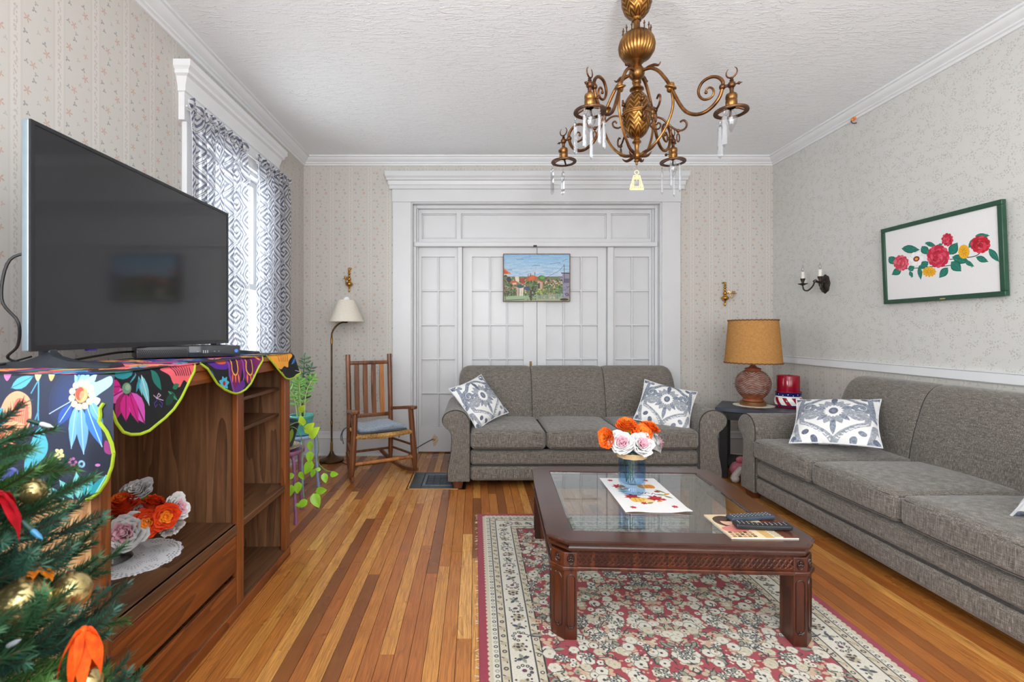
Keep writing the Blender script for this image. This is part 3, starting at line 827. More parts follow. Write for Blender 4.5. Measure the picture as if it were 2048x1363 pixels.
    for x, y, t in items[1230:1330]:
        a = rr.uniform(0, 6); r = rr.uniform(.019, .026)
        def fl(X, Y, m):
            P.ell(X, Y, r, r * .85, dk, a); 
            for q in range(8): P.ell(X + r * .72 * math.cos(a + q * .785), Y + r * .62 * math.sin(a + q * .785), r * .27, r * .2, sage if q % 2 else cream, a + q * .785)
            P.ell(X, Y, r * .38, r * .34, (180, 180, 172)); P.ell(X, Y, r * .16, r * .16, dk)
        mirror(fl, x, y)
    for x, y, t in items[1850:2100]:
        a = rr.uniform(0, 6); l = rr.uniform(.012, .03)
        mirror(lambda X, Y, m: P.line([(X, Y), (X + m * l * math.cos(a), Y + l * math.sin(a)), (X + m * l * math.cos(a + .8) * 1.3, Y + l * 1.3 * math.sin(a + .8))], .0042, dk), x, y)
    for x, y, t in items[1330:1500]:
        P_ = [(rr.uniform(-.012, .012), rr.uniform(-.012, .012)) for _ in range(3)]
        mirror(lambda X, Y, m: [P.ell(X + m * a, Y + b, .0045, .004, cream if t < .6 else peach) for a, b in P_], x, y)
    nz = np.random.RandomState(2).rand(h, w); nz = (nz + np.roll(nz, 1, 0) + np.roll(nz, 1, 1)) / 3
    P.a *= (0.92 + .16 * nz)[..., None]
    return P.image('rug_pattern')
g = G('wool_rug'); t = g.n('TexImage', {'Vector': g.uv()}, image=rug()); f = g.noise(g.obj(), 420, 2, 0.7)
g.p(color=g.mix(0.3, t.outputs[0], g.ramp(f, [(0.3, (0.45,) * 3 + (1,)), (0.65, (1, 1, 1, 1))]), 'MULTIPLY'), rough=0.95, sheen=0.2, spec=0.1); g.bump(f, 0.8, 0.006)
RX0, RX1, RY0, RY1 = .015, 1.545, .80, 3.15
rug_o = obj('area_rug', MB().rbox(RX0, RX1, RY0, RY1, 0.0, .010, .005, 2), g.m, None, uv=lambda p: ((p[0] - RX0) / (RX1 - RX0), (p[1] - RY0) / (RY1 - RY0)), ang=60)
tag(rug_o, 'red and cream floral patterned area rug under the coffee table', 'rug')
fr = MB(); rr = random.Random(8)
for i in range(90):
    y = rr.uniform(RY0, RY1); x = RX0 - .001; fr.tube([(x + .004, y, .004), (x - rr.uniform(.004, .016), y + rr.uniform(-.01, .01), .002)], .0009, 4)
stuff(obj('loose_threads', fr, plain('cream_thread', C(222, 212, 190), .9), rug_o))

# ================================================================== COFFEE TABLE
M_mah = wood('mahogany', C(34, 13, 7), C(70, 31, 16), (26, 26, 3.2), 0.34, 0.12, 0.06, C(94, 46, 24))
M_mahx = wood('mahogany_long_grain', C(40, 18, 12), C(60, 29, 19), (3.2, 26, 26), 0.22, 0.5, 0.05, C(76, 38, 27))
M_mahd = wood('mahogany_dark', C(26, 11, 8), C(50, 22, 14), (26, 26, 3.2), 0.3, 0.35)  # darker copy: shade of apron recess and leg grooves put into the colour
tb = thing('coffee_table', 'dark mahogany coffee table with glass top and carved apron on the rug', 'coffee table', (.825, 2.335, .010), R(-2.8))
def octo(h, c): return [(-h + c, -h), (h - c, -h), (h, -h + c), (h, h - c), (h - c, h), (-h + c, h), (-h, h - c), (-h, -h + c)]
TZ = .390
prof = [(.498, .338), (.505, .345), (.512, .352), (.514, .362), (.509, .368), (.509, .373), (.518, .378), (.520, .386), (.514, TZ), (.418, TZ), (.414, TZ - .004), (.414, TZ - .02), (.40, TZ - .02), (.40, .338)]
vs = []; m = 8
for (hh, z) in prof:
    for (x, y) in octo(hh, .072 if hh > .43 else .004): vs.append((x, y, z))
fs = []
for i in range(len(prof)):
    j = (i + 1) % len(prof)
    for k in range(8): fs.append((i * 8 + k, i * 8 + (k + 1) % 8, j * 8 + (k + 1) % 8, j * 8 + k))
obj('tabletop_frame', MB().add(vs, fs), M_mahx, tb, ang=25)
M_tg = clear('table_glass', (.86, .92, .92), 0.0, 2.3)
gl = MB(); 
for hh, z in ((.4135, TZ - .009), (.4135, TZ - .003), (.395, TZ)): pass
vs = []
for hh, z in ((.4135, TZ - .010), (.4135, TZ - .004), (.393, TZ - .0005)): vs += [(x, y, z) for x, y in ((-hh, -hh), (hh, -hh), (hh, hh), (-hh, hh))]
fs = [(3, 2, 1, 0), (8, 9, 10, 11)] + [(i * 4 + k, i * 4 + (k + 1) % 4, i * 4 + 4 + (k + 1) % 4, i * 4 + 4 + k) for i in range(2) for k in range(4)]
obj('glass_top', MB().add(vs, fs), M_tg, tb, ang=0)
for q in range(4):
    Mq = Matrix.Rotation(q * PI / 2, 4, 'Z')
    ap = obj('apron', MB().bx(-.418, .418, -.493, -.470, .285, .342, Mq), M_mahd, tb, ang=0)
    fw = MB(); n = 60
    for ph in (0, PI / 2, PI, 3 * PI / 2):
        pts = [(-.415 + .83 * i / (n * 2), -.4945, .3125 + .0205 * math.sin(ph + i / (n * 2) * PI * 20)) for i in range(n * 2 + 1)]
        fw.tube(pts, .0036, 5, M=Mq)
    for zz in (.289, .336): fw.tube([(-.415, -.4945, zz), (.415, -.4945, zz)], .0036, 5, M=Mq)
    obj('fretwork', fw, M_mah, ap)
    vs = []; fs = []
    obj('apron_moulding', MB().bx(-.418, .418, -.507, -.470, .271, .286, Mq), M_mah, tb, bevel=.004)
def arch(w, z0, z1, n=10):
    pts = [(-w, z0), (-w, z1 - w)] + [(-w * math.cos(PI * i / n), z1 - w + w * 1.2 * math.sin(PI * i / n)) for i in range(1, n)] + [(w, z1 - w), (w, z0)]
    return pts + [(w * math.cos(PI * i / n), z0 - w * .8 * math.sin(PI * i / n)) for i in range(1, n)]
def make_leg(q):
    Mq = Matrix.Rotation(q * PI / 2, 4, 'Z')
    c = .045; a, b = -.500, -.406
    out = [(a + c, a), (b, a), (b, b), (a, b), (a, a + c)]
    f = lambda x, y, z: tuple(Mq @ Vector((x, y, z)))
    leg = obj('leg', MB().ext(out, 0.0, .338, f), M_mah, tb, ang=25, bevel=.0025)
    band = [(a + c - .006, a - .008), (b + .003, a - .008), (b + .003, b), (a - .008, b), (a - .008, a + c - .006)]
    bd = MB().ext(band, .270, .286, f)
    obj('leg_moulding', bd, M_mah, leg, bevel=.004)
    mb = MB(); bead = MB(); hole = MB()
    rt = .7071
    faces = [(Vector(((a + c + b) / 2, a, 0)), Vector((1, 0, 0)), Vector((0, -1, 0)), .016), (Vector((a, (a + c + b) / 2, 0)), Vector((0, -1, 0)), Vector((-1, 0, 0)), .016), (Vector((a + c / 2, a + c / 2, 0)), Vector((rt, -rt, 0)), Vector((-rt, -rt, 0)), .020)]
    for (o, u, nn, wd) in faces:
        pts = [tuple(Mq @ (o + u * x + Vector((0, 0, z)) + nn * .0008)) for x, z in arch(wd, .062, .250)]
        mb.tube(pts, .0026, 5, closed=True)
        for (zc, r) in ((.312, .0085), (.050, .0065)):
            for dx, dz in ((-.55, -.3), (.55, -.3), (0, .65), (0, -.1)):
                bead.sph(tuple(Mq @ (o + u * dx * r * 1.35 + Vector((0, 0, zc + dz * r * 1.5)) + nn * .0012)), r * .62, 8, 6)
        ring = [tuple(Mq @ (o + u * (.013 * math.cos(t * PI / 8)) * 1 + Vector((0, 0, .312 + .018 * math.sin(t * PI / 8))) + nn * .0006)) for t in range(16)]
        mb.tube(ring, .0024, 5, closed=True)
    obj('panel_groove', mb, M_mahd, leg)
    obj('carved_bead', bead, M_mahd, leg)
for q in range(4): make_leg(q)

# runner on the table
TT = .010 + TZ
def runner():
    w, h = 320, 520; P = Paint(w, h, (236, 234, 232)); k = w; P.k = k; P.T = lambda x, y: (x * k, y * k)   # y down is towards the camera
    red, dr, org, yel, grn = (178, 36, 44), (130, 22, 36), (222, 140, 40), (232, 186, 84), (132, 138, 64)
    def maple(x, y, r, c, rot=0):
        for q in range(7):
            a = rot + q * 2 * PI / 7; P.leaf(x, y, x + r * math.cos(a), y + r * math.sin(a), r * .5, c)
    for x, y in ((.16, .14), (.80, .13), (.17, 1.46), (.82, 1.42), (.76, 1.10), (.40, 1.26)): maple(x, y, .06, red, x * 7)
    for x, y, r in ((.22, .46, .12), (.30, .98, .14), (.66, 1.04, .14), (.55, 1.12, .08)): maple(x, y, r, red if r > .1 else dr, y * 3)
    for x, y in ((.70, .46), (.38, 1.12)):
        for d in (-.09, -.045, 0, .045, .09): P.ell(x + d, y, .055, .10, org if x > .5 else yel); 
        for d in (-.06, 0, .06): P.line([(x + d, y - .08), (x + d * 1.2, y + .08)], .008, (176, 98, 30))
    P.ell(.52, 1.16, .08, .07, (236, 206, 140)); P.ell(.80, .72, .05, .04, dr)
    for x0, y0, x1, y1 in ((.15, .58, .30, .66), (.14, .70, .30, .74), (.80, .62, .92, .80), (.72, .86, .90, .90), (.44, 1.28, .56, 1.22), (.84, .92, .94, 1.04), (.24, .36, .34, .52)): P.leaf(x0, y0, x1, y1, .06, grn, (90, 96, 44))
    for x, y in ((.20, .54), (.86, .86), (.26, .60), (.62, 1.20)): P.leaf(x, y, x + .12, y - .05, .06, org)
    P.line([(.44, .82), (.48, .76), (.50, .84), (.54, .77), (.56, .83), (.60, .76), (.64, .82)], .012, (50, 40, 70), 1, True)
    P.line([(.42, .92), (.52, .90), (.64, .93)], .01, (50, 40, 70), 1, True); P.line([(.66, .86), (.70, .80), (.72, .88)], .012, (50, 40, 70), 1, True)
    return P.image('runner_print')
rot = R(-1.5)
def sheet(w, h, th, nx, ny, zf):
    top = lambda u, v: (-w / 2 + u * w, -h / 2 + v * h, zf(u, v) + th); bot = lambda u, v: (-w / 2 + u * w, -h / 2 + v * h, zf(u, v))
    mb = MB().grid(nx, ny, top).grid(nx, ny, bot, flip=True)
    rim = [(i / nx, 0) for i in range(nx)] + [(1, j / ny) for j in range(ny)] + [(1 - i / nx, 1) for i in range(nx)] + [(0, 1 - j / ny) for j in range(ny)]
    n = len(rim); return mb.add([top(*p) for p in rim] + [bot(*p) for p in rim], [(i, n + i, n + (i + 1) % n, (i + 1) % n) for i in range(n)])
rn = thing('table_runner', 'white table mat printed with autumn leaves and pumpkins under the blue vase', 'table mat', (.822, 2.375, TT + .0012), rot)
zf = lambda u, v: .0035 * max(0, math.sin(u * 9 + v * 3)) * (1 - v) ** 3 + .006 * max(0, u - .8) * 5 * max(0, .12 - v) * 8
obj('cloth', sheet(.295, .495, .0022, 16, 24, zf), printed('autumn_print_cotton', runner(), 0.85, .15, 600), rn, uv=lambda p: (.5 + p[0] / .295, .5 + p[1] / .495))

# magazine
def cover():
    w, h = 420, 400; P = Paint(w, h, (222, 200, 160)); P.k = w; P.T = lambda x, y: (x * w, y * w)
    # landscape strip: u runs along the table's front edge, spine to the left
    for i, c in enumerate(((236, 218, 178), (214, 176, 112), (238, 224, 190), (120, 66, 44), (92, 50, 38))): P.poly([(.36 + i * .13, 0), (.50 + i * .13, 0), (.52 + i * .13, .96), (.38 + i * .13, .96)], c)
    P.ell(.24, .30, .20, .24, (70, 44, 32)); P.ell(.25, .34, .12, .15, (226, 178, 150)); P.ell(.22, .20, .16, .10, (60, 38, 28))
    for y in (.29, .29): P.ell(.21, y, .016, .01, (60, 40, 34)); P.ell(.29, y, .016, .01, (60, 40, 34))
    P.line([(.22, .43), (.25, .445), (.28, .43)], .012, (176, 70, 70)); P.ell(.22, .62, .2, .13, (214, 130, 120)); 
    for i in range(5):
        for j in range(3): P.poly([(.05 + i * .075, .72 + j * .075), (.105 + i * .075, .72 + j * .075), (.105 + i * .075, .775 + j * .075), (.05 + i * .075, .775 + j * .075)], ((88, 62, 40), (190, 130, 110), (150, 110, 60))[(i + j) % 3])
    for i in range(4): P.line([(.50 + i * .1, .06), (.58 + i * .1, .06)], .03, (120, 60, 46))
    for i in range(5): P.line([(.66, .70 + i * .05), (.95, .70 + i * .05)], .014, (60, 40, 40))
    P.poly([(.70, .05), (.97, .05), (.97, .2), (.70, .2)], (150, 80, 60))
    return P.image('magazine_cover')
mg = thing('magazine', 'glossy magazine with a woman on the cover under the remote controls', 'magazine', (1.125, 1.972, TT + .0006), R(-1))
obj('cover', sheet(.262, .235, .0012, 10, 6, lambda u, v: .0042 + .002 * u), printed('glossy_cover', cover(), 0.25), mg, uv=lambda p: (.5 + p[0] / .262, .5 + p[1] / .235))
obj('pages', MB().bx(-.130, .128, -.1165, .1165, 0, .0042), plain('page_edges', C(226, 222, 214), .8), mg, ang=0)
# remotes
M_rem = plain('black_plastic', C(24, 27, 32), 0.42); M_rem2 = plain('slate_plastic', C(52, 62, 76), 0.4); M_key = plain('grey_key', C(70, 76, 84), 0.5); M_mark = plain('white_key_print', C(224, 226, 228), 0.5)
def remote(label, loc, rz, L, W_, H_, mt, curved):
    r = thing('remote_control', label, 'remote control', loc, rz, 'remote controls on the magazine')
    def shape(x, y, z):
        t = x / (L / 2); k = 1 - (.16 * (1 - t * t) if curved else .0)
        return (x, y * k, z + (.004 * t * t if curved else 0))
    obj('case', MB().rbox(-L / 2, L / 2, -W_ / 2, W_ / 2, 0, H_, .0075, 3, shape, seg=8), mt, r, ang=60)
    for i in range(11):
        for j in range(3):
            x = -L * .42 + i * L * .082; y = (j - 1) * W_ * .25
            x, y, z = shape(x, y, H_)
            k = obj('button', MB().rbox(x - .0042, x + .0042, y - .0036, y + .0036, z - .002, z + .0018, .0015, 1), M_key if mt is M_rem2 else M_rem, r)
            obj('button_mark', MB().bx(x - .0022, x + .0022, y - .0009, y + .0009, z + .0016, z + .0022), M_mark, k, ang=0)
zt = TT + .0006 + .0076
remote('long black remote control lying nearer the camera on the magazine', (1.157, 1.935, zt), R(-6), .215, .048, .020, M_rem, True)
remote('slate grey remote control lying behind the long black one', (1.168, 2.035, zt), R(8), .20, .050, .018, M_rem2, False)
# ================================================================== MEDIA STAND
M_oakd = wood('dark_oak_panel', C(62, 38, 24), C(112, 76, 50), (30, 30, 2.2), 0.5, 0.0, .1, C(140, 100, 68), 9)
M_oakh = wood('dark_oak_shelf', C(54, 34, 22), C(96, 64, 42), (30, 2.2, 30), 0.42, 0.1, .08, C(120, 84, 57), 9)
M_oakf = wood('stained_oak_front', C(74, 34, 9), C(122, 62, 20), (26, 2.6, 26), 0.42, 0.05, .08, C(146, 82, 32), 9)
M_oakv = wood('stained_oak_stile', C(76, 38, 14), C(122, 66, 28), (26, 26, 2.6), 0.42, 0.05, .08, C(142, 82, 38), 9)
M_oakl = wood('light_oak_side', C(160, 110, 66), C(206, 156, 104), (22, 22, 1.6), 0.5, 0.0, .1, C(224, 178, 126), 10)
SX0, SX1, SY0, SY1, ST = -1.50, -1.0, 1.28, 2.595, 1.085
st = thing('media_stand', 'dark oak media stand with open shelves under the television', 'media stand', (-1.25, 1.9375, 0))
obj('top_panel', MB().bx(SX0 - .01, SX1 + .008, SY0 - .01, SY1 + .01, ST - .028, ST), M_oakf, st, w=True, bevel=.006)
side = obj('side_panel', MB().bx(SX0, SX1 - .024, SY0, SY0 + .022, 0, ST - .028), M_oakl, st, w=True, ang=0); side['label'] = 'light oak end panel'
obj('side_panel', MB().bx(SX0, SX1 - .024, SY1 - .022, SY1, 0, ST - .028), M_oakd, st, w=True, ang=0)
obj('back_panel', MB().bx(SX0, SX0 + .012, SY0 + .022, SY1 - .022, .02, ST - .028), M_oakd, st, w=True, ang=0)
for (a, b) in ((SY0, SY0 + .041), (2.022, 2.078), (2.528, SY1)):
    obj('stile', MB().bx(SX1 - .024, SX1, a, b, .05 if a < 2 or a > 2.4 else .05, ST - .028), M_oakv, st, w=True, bevel=.003)
obj('divider_panel', MB().bx(SX0 + .012, SX1 - .024, 2.04, 2.06, .04, ST - .028), M_oakd, st, w=True, ang=0)
obj('top_rail', MB().bx(SX1 - .022, SX1 - .001, SY0 + .041, 2.022, ST - .075, ST - .028).bx(SX1 - .022, SX1 - .001, 2.078, 2.528, ST - .075, ST - .028), M_oakf, st, w=True, bevel=.003)
obj('shelf', MB().bx(SX0 + .012, SX1 - .002, SY0 + .022, 2.04, .368, .392).bx(SX1 - .016, SX1 - .001, SY0 + .041, 2.022, .350, .392), M_oakh, st, w=True, bevel=.003)
obj('shelf', MB().bx(SX0 + .012, SX1 - .002, 2.06, SY1 - .022, .362, .392), M_oakh, st, w=True, bevel=.003)
obj('shelf', MB().bx(SX0 + .012, -1.05, 2.06, SY1 - .022, .752, .768), M_oakh, st, w=True, bevel=.002)
obj('shelf', MB().bx(SX0 + .012, -1.05, 2.06, SY1 - .022, .890, .906), M_oakh, st, w=True, bevel=.002)
obj('floor_panel', MB().bx(SX0 + .012, SX1 - .002, SY0 + .022, SY1 - .022, .035, .052), M_oakh, st, w=True, ang=0)
obj('plinth', MB().bx(SX0 + .02, SX1 + .004, SY0, SY1 + .002, 0, .045), M_oakf, st, w=True, bevel=.004)
for (a, b) in ((.196, .346), (.050, .172)):
    d = obj('drawer', MB().rbox(SX1 - .020, SX1 - .003, SY0 + .043, 2.020, a, b, .005, 2), M_oakf, st, w=True, ang=50)
    obj('drawer_box', MB().bx(SX0 + .05, SX1 - .02, SY0 + .06, 2.0, a + .005, b - .02), M_oakd, d, w=True, ang=0)
obj('hole_plug', MB().lathe([(.0001, 0), (.007, 0), (.007, .004), (.0001, .004)], 10, Matrix.Translation((-1.03, SY1 - .0225, .235)) @ Matrix.Rotation(R(90), 4, 'X')), plain('black_plug', C(20, 15, 12), .6), st, w=True)
obj('hinge_block', MB().bx(-1.035, -1.025, SY1 - .036, SY1 - .022, .065, .10), plain('black_hinge', C(24, 22, 22), .5), st, w=True, bevel=.002)

# ------------------------------------------------------------------ table cloth with scalloped drops
TC = (22, 26, 36)
def petals(P, cx, cy, r, n, cols, core, rot=0, squash=1.0):
    for k in range(n):
        a = rot + 2 * PI * k / n
        P.leaf(cx, cy, cx + r * math.cos(a), cy + r * math.sin(a) * squash, r * .62, cols[k % len(cols)])
        P.line([(cx, cy), (cx + r * .8 * math.cos(a), cy + r * .8 * math.sin(a) * squash)], r * .035, tuple(int(q * .55) for q in cols[k % len(cols)]))
    P.ell(cx, cy, r * .22, r * .22, core)
def end_print():                       # drawn in photograph-like units 0..480 x 0..270, daisy at (408, 55)
    P = Paint(960, 540, (46, 54, 76)); P.k = 2; P.T = lambda x, y: (x * 2, y * 2)  # lighter ground than the front drops: sheen on the same cloth painted in
    ox, oy = 240, 735
    def q(x, y): return (x + ox, y - oy)
    for x, y, rx, ry, c in ((150, 800, 50, 60, (52, 70, 120)), (60, 940, 80, 40, (40, 48, 66)), (-90, 860, 90, 80, (38, 44, 62)), (205, 930, 30, 60, (30, 36, 52))):
        for k in range(5): P.ell(*q(x, y), rx * (1 - k * .15), ry * (1 - k * .15), c, 0, .3)
    def L(x0, y0, x1, y1, w, c, v=None): P.leaf(*q(x0, y0), *q(x1, y1), w, c, v)
    lb, mb_, db, teal, org, pk = (138, 192, 232), (92, 152, 214), (46, 92, 178), (74, 178, 196), (246, 150, 116), (222, 120, 176)
    # orange tulip at the left
    P.sm([q(8, 800), q(30, 782), (58 + ox, 796 - oy), q(66, 830), q(56, 858), q(24, 866), q(0, 850)], (248, 168, 132))
    P.sm([q(30, 800), q(52, 802), q(60, 834), q(48, 856), q(28, 850)], (236, 118, 100))
    for i in range(5): P.line([q(36 + i * 4, 806), q(34 + i * 4, 852)], 1.3, (248, 176, 130))
    for i, (a, b) in enumerate(((58, 850), (48, 872), (36, 888), (20, 894))): L(-8, 850, a, b, 22, ((250, 182, 138), (238, 128, 100))[i % 2], (200, 90, 70))
    # stems and teal leaves
    P.line([q(70, 748), q(76, 790), q(80, 830), q(82, 850)], 3, (86, 164, 196), 1, True); P.line([q(60, 786), q(74, 755)], 2.5, (86, 164, 196)); P.line([q(70, 850), q(80, 820)], 3, (86, 150, 190))
    L(18, 776, 60, 752, 24, (92, 176, 198), (60, 130, 160)); P.sm([q(82, 852), q(100, 880), q(98, 905), q(80, 925), q(56, 942), q(54, 920), (62 + ox, 895 - oy)], (86, 186, 208)); P.line([q(88, 866), q(70, 924)], 1.5, (60, 140, 170))
    for x, c in ((8, pk), (70, (246, 206, 150)), (100, (248, 190, 120))): P.sm([q(x - 8, 736), q(x + 8, 736), q(x + 6, 752), q(x, 762), q(x - 7, 752)], c)
    P.ell(*q(22, 948), 22, 18, (104, 112, 190)); P.ell(*q(26, 950), 15, 13, (70, 80, 150))
    # big blue daisy
    for a, b, w, c in ((150, 748, 14, lb), (158, 744, 12, mb_), (168, 742, 16, lb), (180, 744, 16, lb), (196, 746, 18, (160, 210, 236)), (206, 766, 22, (150, 206, 232))): L(168, 780, a, b, w, c)
    P.sm([q(184, 772), q(206, 758), q(222, 752), q(224, 768), q(206, 784), q(192, 792)], (156, 208, 232)); P.sm([q(186, 792), q(204, 796), q(200, 808), q(188, 812)], (196, 226, 238))
    for x0, y0, x1, y1, w, c in ((160, 808, 148, 895, 20, (120, 184, 232)), (170, 812, 172, 906, 24, (112, 172, 226)), (180, 808, 206, 892, 24, (66, 128, 214)), (186, 800, 210, 850, 18, (110, 176, 228)), (150, 806, 122, 850, 22, (54, 92, 176))): L(x0, y0, x1, y1, w, c, (176, 216, 240))
    for k in range(11):
        a = k * 2 * PI / 11; P.ell(*q(168 + 20 * math.cos(a), 788 + 24 * math.sin(a)), 6.6, 6.6, (226, 206, 164), 0); P.ell(*q(168 + 20 * math.cos(a), 788 + 24 * math.sin(a)), 4, 4, (240, 226, 190))
    P.ell(*q(168, 788), 13, 16, (240, 170, 110)); P.ell(*q(165, 786), 9, 13, (228, 84, 68)); P.ell(*q(171, 790), 7, 10, (250, 196, 140), 0, .6)
    P.line([q(104, 826), q(146, 802)], 2, (170, 200, 230))
    # small bits
    for a in range(5): P.ell(*q(124 + 6 * math.cos(a * 1.26 + .4), 906 + 7 * math.sin(a * 1.26 + .4)), 5.5, 4, (238, 222, 160), a * 1.26)
    for a in range(6): P.ell(*q(150 + 6 * math.cos(a), 922 + 7 * math.sin(a)), 3, 3, (186, 110, 170))
    P.ell(*q(167, 926), 7, 7.5, (150, 200, 236)); P.ell(*q(167, 926), 3, 3.5, (50, 64, 100)); P.ell(*q(197, 929), 5, 3, (200, 130, 200))
    P.sm([q(212, 880), q(224, 890), q(222, 908), q(210, 902)], (150, 60, 130))
    for x0, y0, x1, y1, w, c in ((148, 996, 122, 958, 20, (108, 206, 206)), (160, 998, 156, 942, 22, (120, 214, 210)), (174, 998, 182, 946, 20, (70, 186, 200)), (186, 996, 212, 950, 24, (44, 158, 178)), (130, 998, 106, 974, 12, (110, 210, 220)), (96, 998, 90, 955, 8, (170, 206, 180)), (102, 998, 100, 960, 8, (190, 220, 190))): L(x0, y0, x1, y1, w, c, (170, 232, 230))
    for x in range(-200, 10, 46): petals(P, *q(x, 830 + (x * 37) % 120), 34, 7, [(220, 90, 150), (248, 160, 90), (90, 180, 210)][(x // 46) % 3:][:1], (250, 210, 120), x)
    return P.image('cloth_end_print')
def front_print():                     # u = Y from 1.24 to 2.70, v = drop 0..0.26 m; drawn in metres
    P = Paint(1460, 270, (14, 17, 24)); P.k = 1000; P.T = lambda y, z: ((y - 1.24) * 1000, (1.10 - z) * 1000)
    def q(px, py): Y = 960 * .995 / (950 - px); return (Y, EYE - (py - 664) * Y / 960)
    def L(a, b, c, d, w, col, v=None): P.leaf(*q(a, b), *q(c, d), w, col, v)
    mg, tl, pk, vi, orr = (196, 24, 128), (30, 132, 140), (244, 104, 116), (104, 40, 148), (248, 170, 62)
    for a, b, c, d, w, col in ((240, 780, 205, 800, .05, (214, 90, 176)), (236, 772, 212, 774, .04, mg), (240, 785, 222, 838, .035, (150, 20, 90)), (244, 786, 240, 842, .04, mg), (252, 784, 275, 846, .06, (206, 84, 182)), (250, 786, 262, 846, .03, mg)): L(a, b, c, d, w, col, (120, 10, 80))
    P.ell(*q(246, 776), .016, .016, (104, 140, 116)); P.ell(*q(248, 774), .009, .009, (140, 168, 140))
    L(225, 752, 265, 742, .03, tl); L(252, 766, 268, 744, .006, (70, 150, 170)); L(300, 738, 316, 780, .03, (24, 118, 104)); L(270, 752, 274, 790, .018, (70, 160, 180), (190, 230, 236)); L(276, 750, 288, 810, .032, (120, 196, 212), (220, 240, 240)); L(272, 756, 262, 785, .012, (40, 140, 160))
    P.line([q(300, 790), q(306, 796), q(314, 790), q(310, 786), q(305, 796), q(318, 800)], .0025, (220, 190, 220)); 
    for a in (-1, 1): P.line([q(308 + a * 2, 800), q(308 + a * 8, 806), q(308 + a * 6, 814), q(308 + a * 2, 808)], .0022, (90, 70, 180))
    P.sm([q(318, 738), q(345, 732), q(384, 728), q(383, 745), q(372, 766), q(362, 760), q(350, 774), q(338, 766), q(332, 750)], pk)
    for i in range(8): P.line([q(340 + i * 5, 734), q(346 + i * 4.6, 750)], .004, (70, 16, 50))
    L(328, 782, 344, 800, .02, (20, 100, 70), (120, 220, 160)); L(336, 776, 350, 768, .02, (30, 120, 80)); L(322, 810, 338, 786, .03, (14, 60, 50))
    # second scallop: purple butterfly flower
    P.sm([q(415, 724), q(440, 716), q(452, 714), q(450, 736), q(432, 738), q(420, 732)], (88, 36, 150)); P.sm([q(430, 722), q(450, 716), q(448, 726), q(436, 728)], (210, 90, 60))
    P.sm([q(454, 716), q(484, 712), q(478, 745), q(470, 780), q(458, 786), q(452, 750)], (120, 24, 100)); P.sm([q(484, 712), q(514, 710), q(510, 735), q(494, 770), q(482, 752)], (112, 22, 104))
    P.line([q(453, 718), q(452, 750), q(460, 785)], .012, (128, 70, 176)); P.line([q(482, 714), q(482, 752), q(476, 780)], .008, (150, 80, 190)); P.sm([q(460, 782), q(470, 768), q(480, 760), q(482, 772), q(470, 786)], (96, 40, 140))
    for cx, s in ((466, 1), (494, -1)):
        P.ell(*q(cx, 732), .022, .046, (70, 14, 60)); P.line([q(cx - 6, 720), q(cx - 7, 740), q(cx, 750), q(cx + 6, 740), q(cx + 5, 720)], .007, (250, 196, 70), 1, True)
        for a in (-6, 0, 6): L(cx + a, 746, cx + a * 1.3 + s * -1, 766, .012, (248, 130, 56))
    P.sm([q(508, 716), q(524, 711), q(520, 726), q(510, 734)], (130, 24, 110)); L(508, 712, 518, 720, .012, orr)
    for a in range(7):
        x, y = q(441, 766); P.leaf(x, y, x + .036 * math.cos(a * .9), y + .030 * math.sin(a * .9), .02, (70, 178, 206))
    P.ell(*q(441, 766), .009, .009, (176, 20, 60)); L(416, 740, 424, 752, .012, (20, 80, 150))
    # third scallop: orange tulip, dragonfly
    P.sm([q(536, 708), q(560, 705), q(582, 706), q(574, 722), q(572, 734), q(564, 732), q(556, 738), q(548, 732), q(540, 718)], orr)
    for i in range(6): P.line([q(552 + i * 4, 708), q(554 + i * 3.6, 722)], .004, (120, 60, 24))
    for a in range(5):
        x, y = q(558, 752); P.leaf(x, y, x + .026 * math.cos(a * 1.26 + .3), y + .024 * math.sin(a * 1.26 + .3), .016, (240, 190, 110))
    P.ell(*q(556, 752), .006, .006, (220, 60, 40)); L(578, 728, 590, 712, .024, (24, 104, 178), (120, 190, 230)); L(570, 758, 580, 764, .014, (60, 170, 120))
    for a, b in ((584, 740), (598, 738), (588, 750), (600, 750)): P.line([q(592, 744), q(a, b)], .003, (210, 196, 226))
    return P.image('cloth_front_print')
def top_print():
    P = Paint(500, 1400, TC); P.k = 1000; P.T = lambda x, y: (x * 1000, y * 1000); rr = random.Random(21)
    cs = [(236, 96, 120), (196, 40, 130), (246, 150, 80), (60, 150, 190), (110, 50, 150), (240, 190, 90), (40, 120, 90), (220, 60, 60), (30, 70, 150)]
    for i in range(120):
        x, y = rr.uniform(0, .5), rr.uniform(0, 1.4); c = rr.choice(cs); a = rr.uniform(0, 6)
        if i % 3: P.leaf(x, y, x + .12 * math.cos(a), y + .12 * math.sin(a), .05, c, tuple(int(q * .4) for q in c))
        else: petals(P, x, y, .08, 7, [c], rr.choice(cs), a)
    return P.image('cloth_top_print')
M_c1 = printed('printed_cloth_end', end_print(), .8, .12, 700); M_c2 = printed('printed_cloth_front', front_print(), .8, .12, 700); M_c3 = printed('printed_cloth_top', top_print(), .8, .12, 700)
M_lime = plain('lime_edging', C(168, 196, 44), .7)
cl = thing('tablecloth', 'dark floral cloth with lime scalloped edging over the media stand', 'tablecloth', (-1.25, 1.93, ST))
ZT = ST + .004
obj('cloth_top', MB().grid(10, 24, lambda u, v: (SX0 + .02 + u * (SX1 + .012 - SX0 - .02), SY0 - .014 + v * (SY1 + .03 - SY0), ZT + .0010 * math.sin(u * 9 + v * 31))), M_c3, cl, w=True, uv=lambda p: ((p[0] + 1.5) / .515, (p[1] - 1.25) / 1.38))
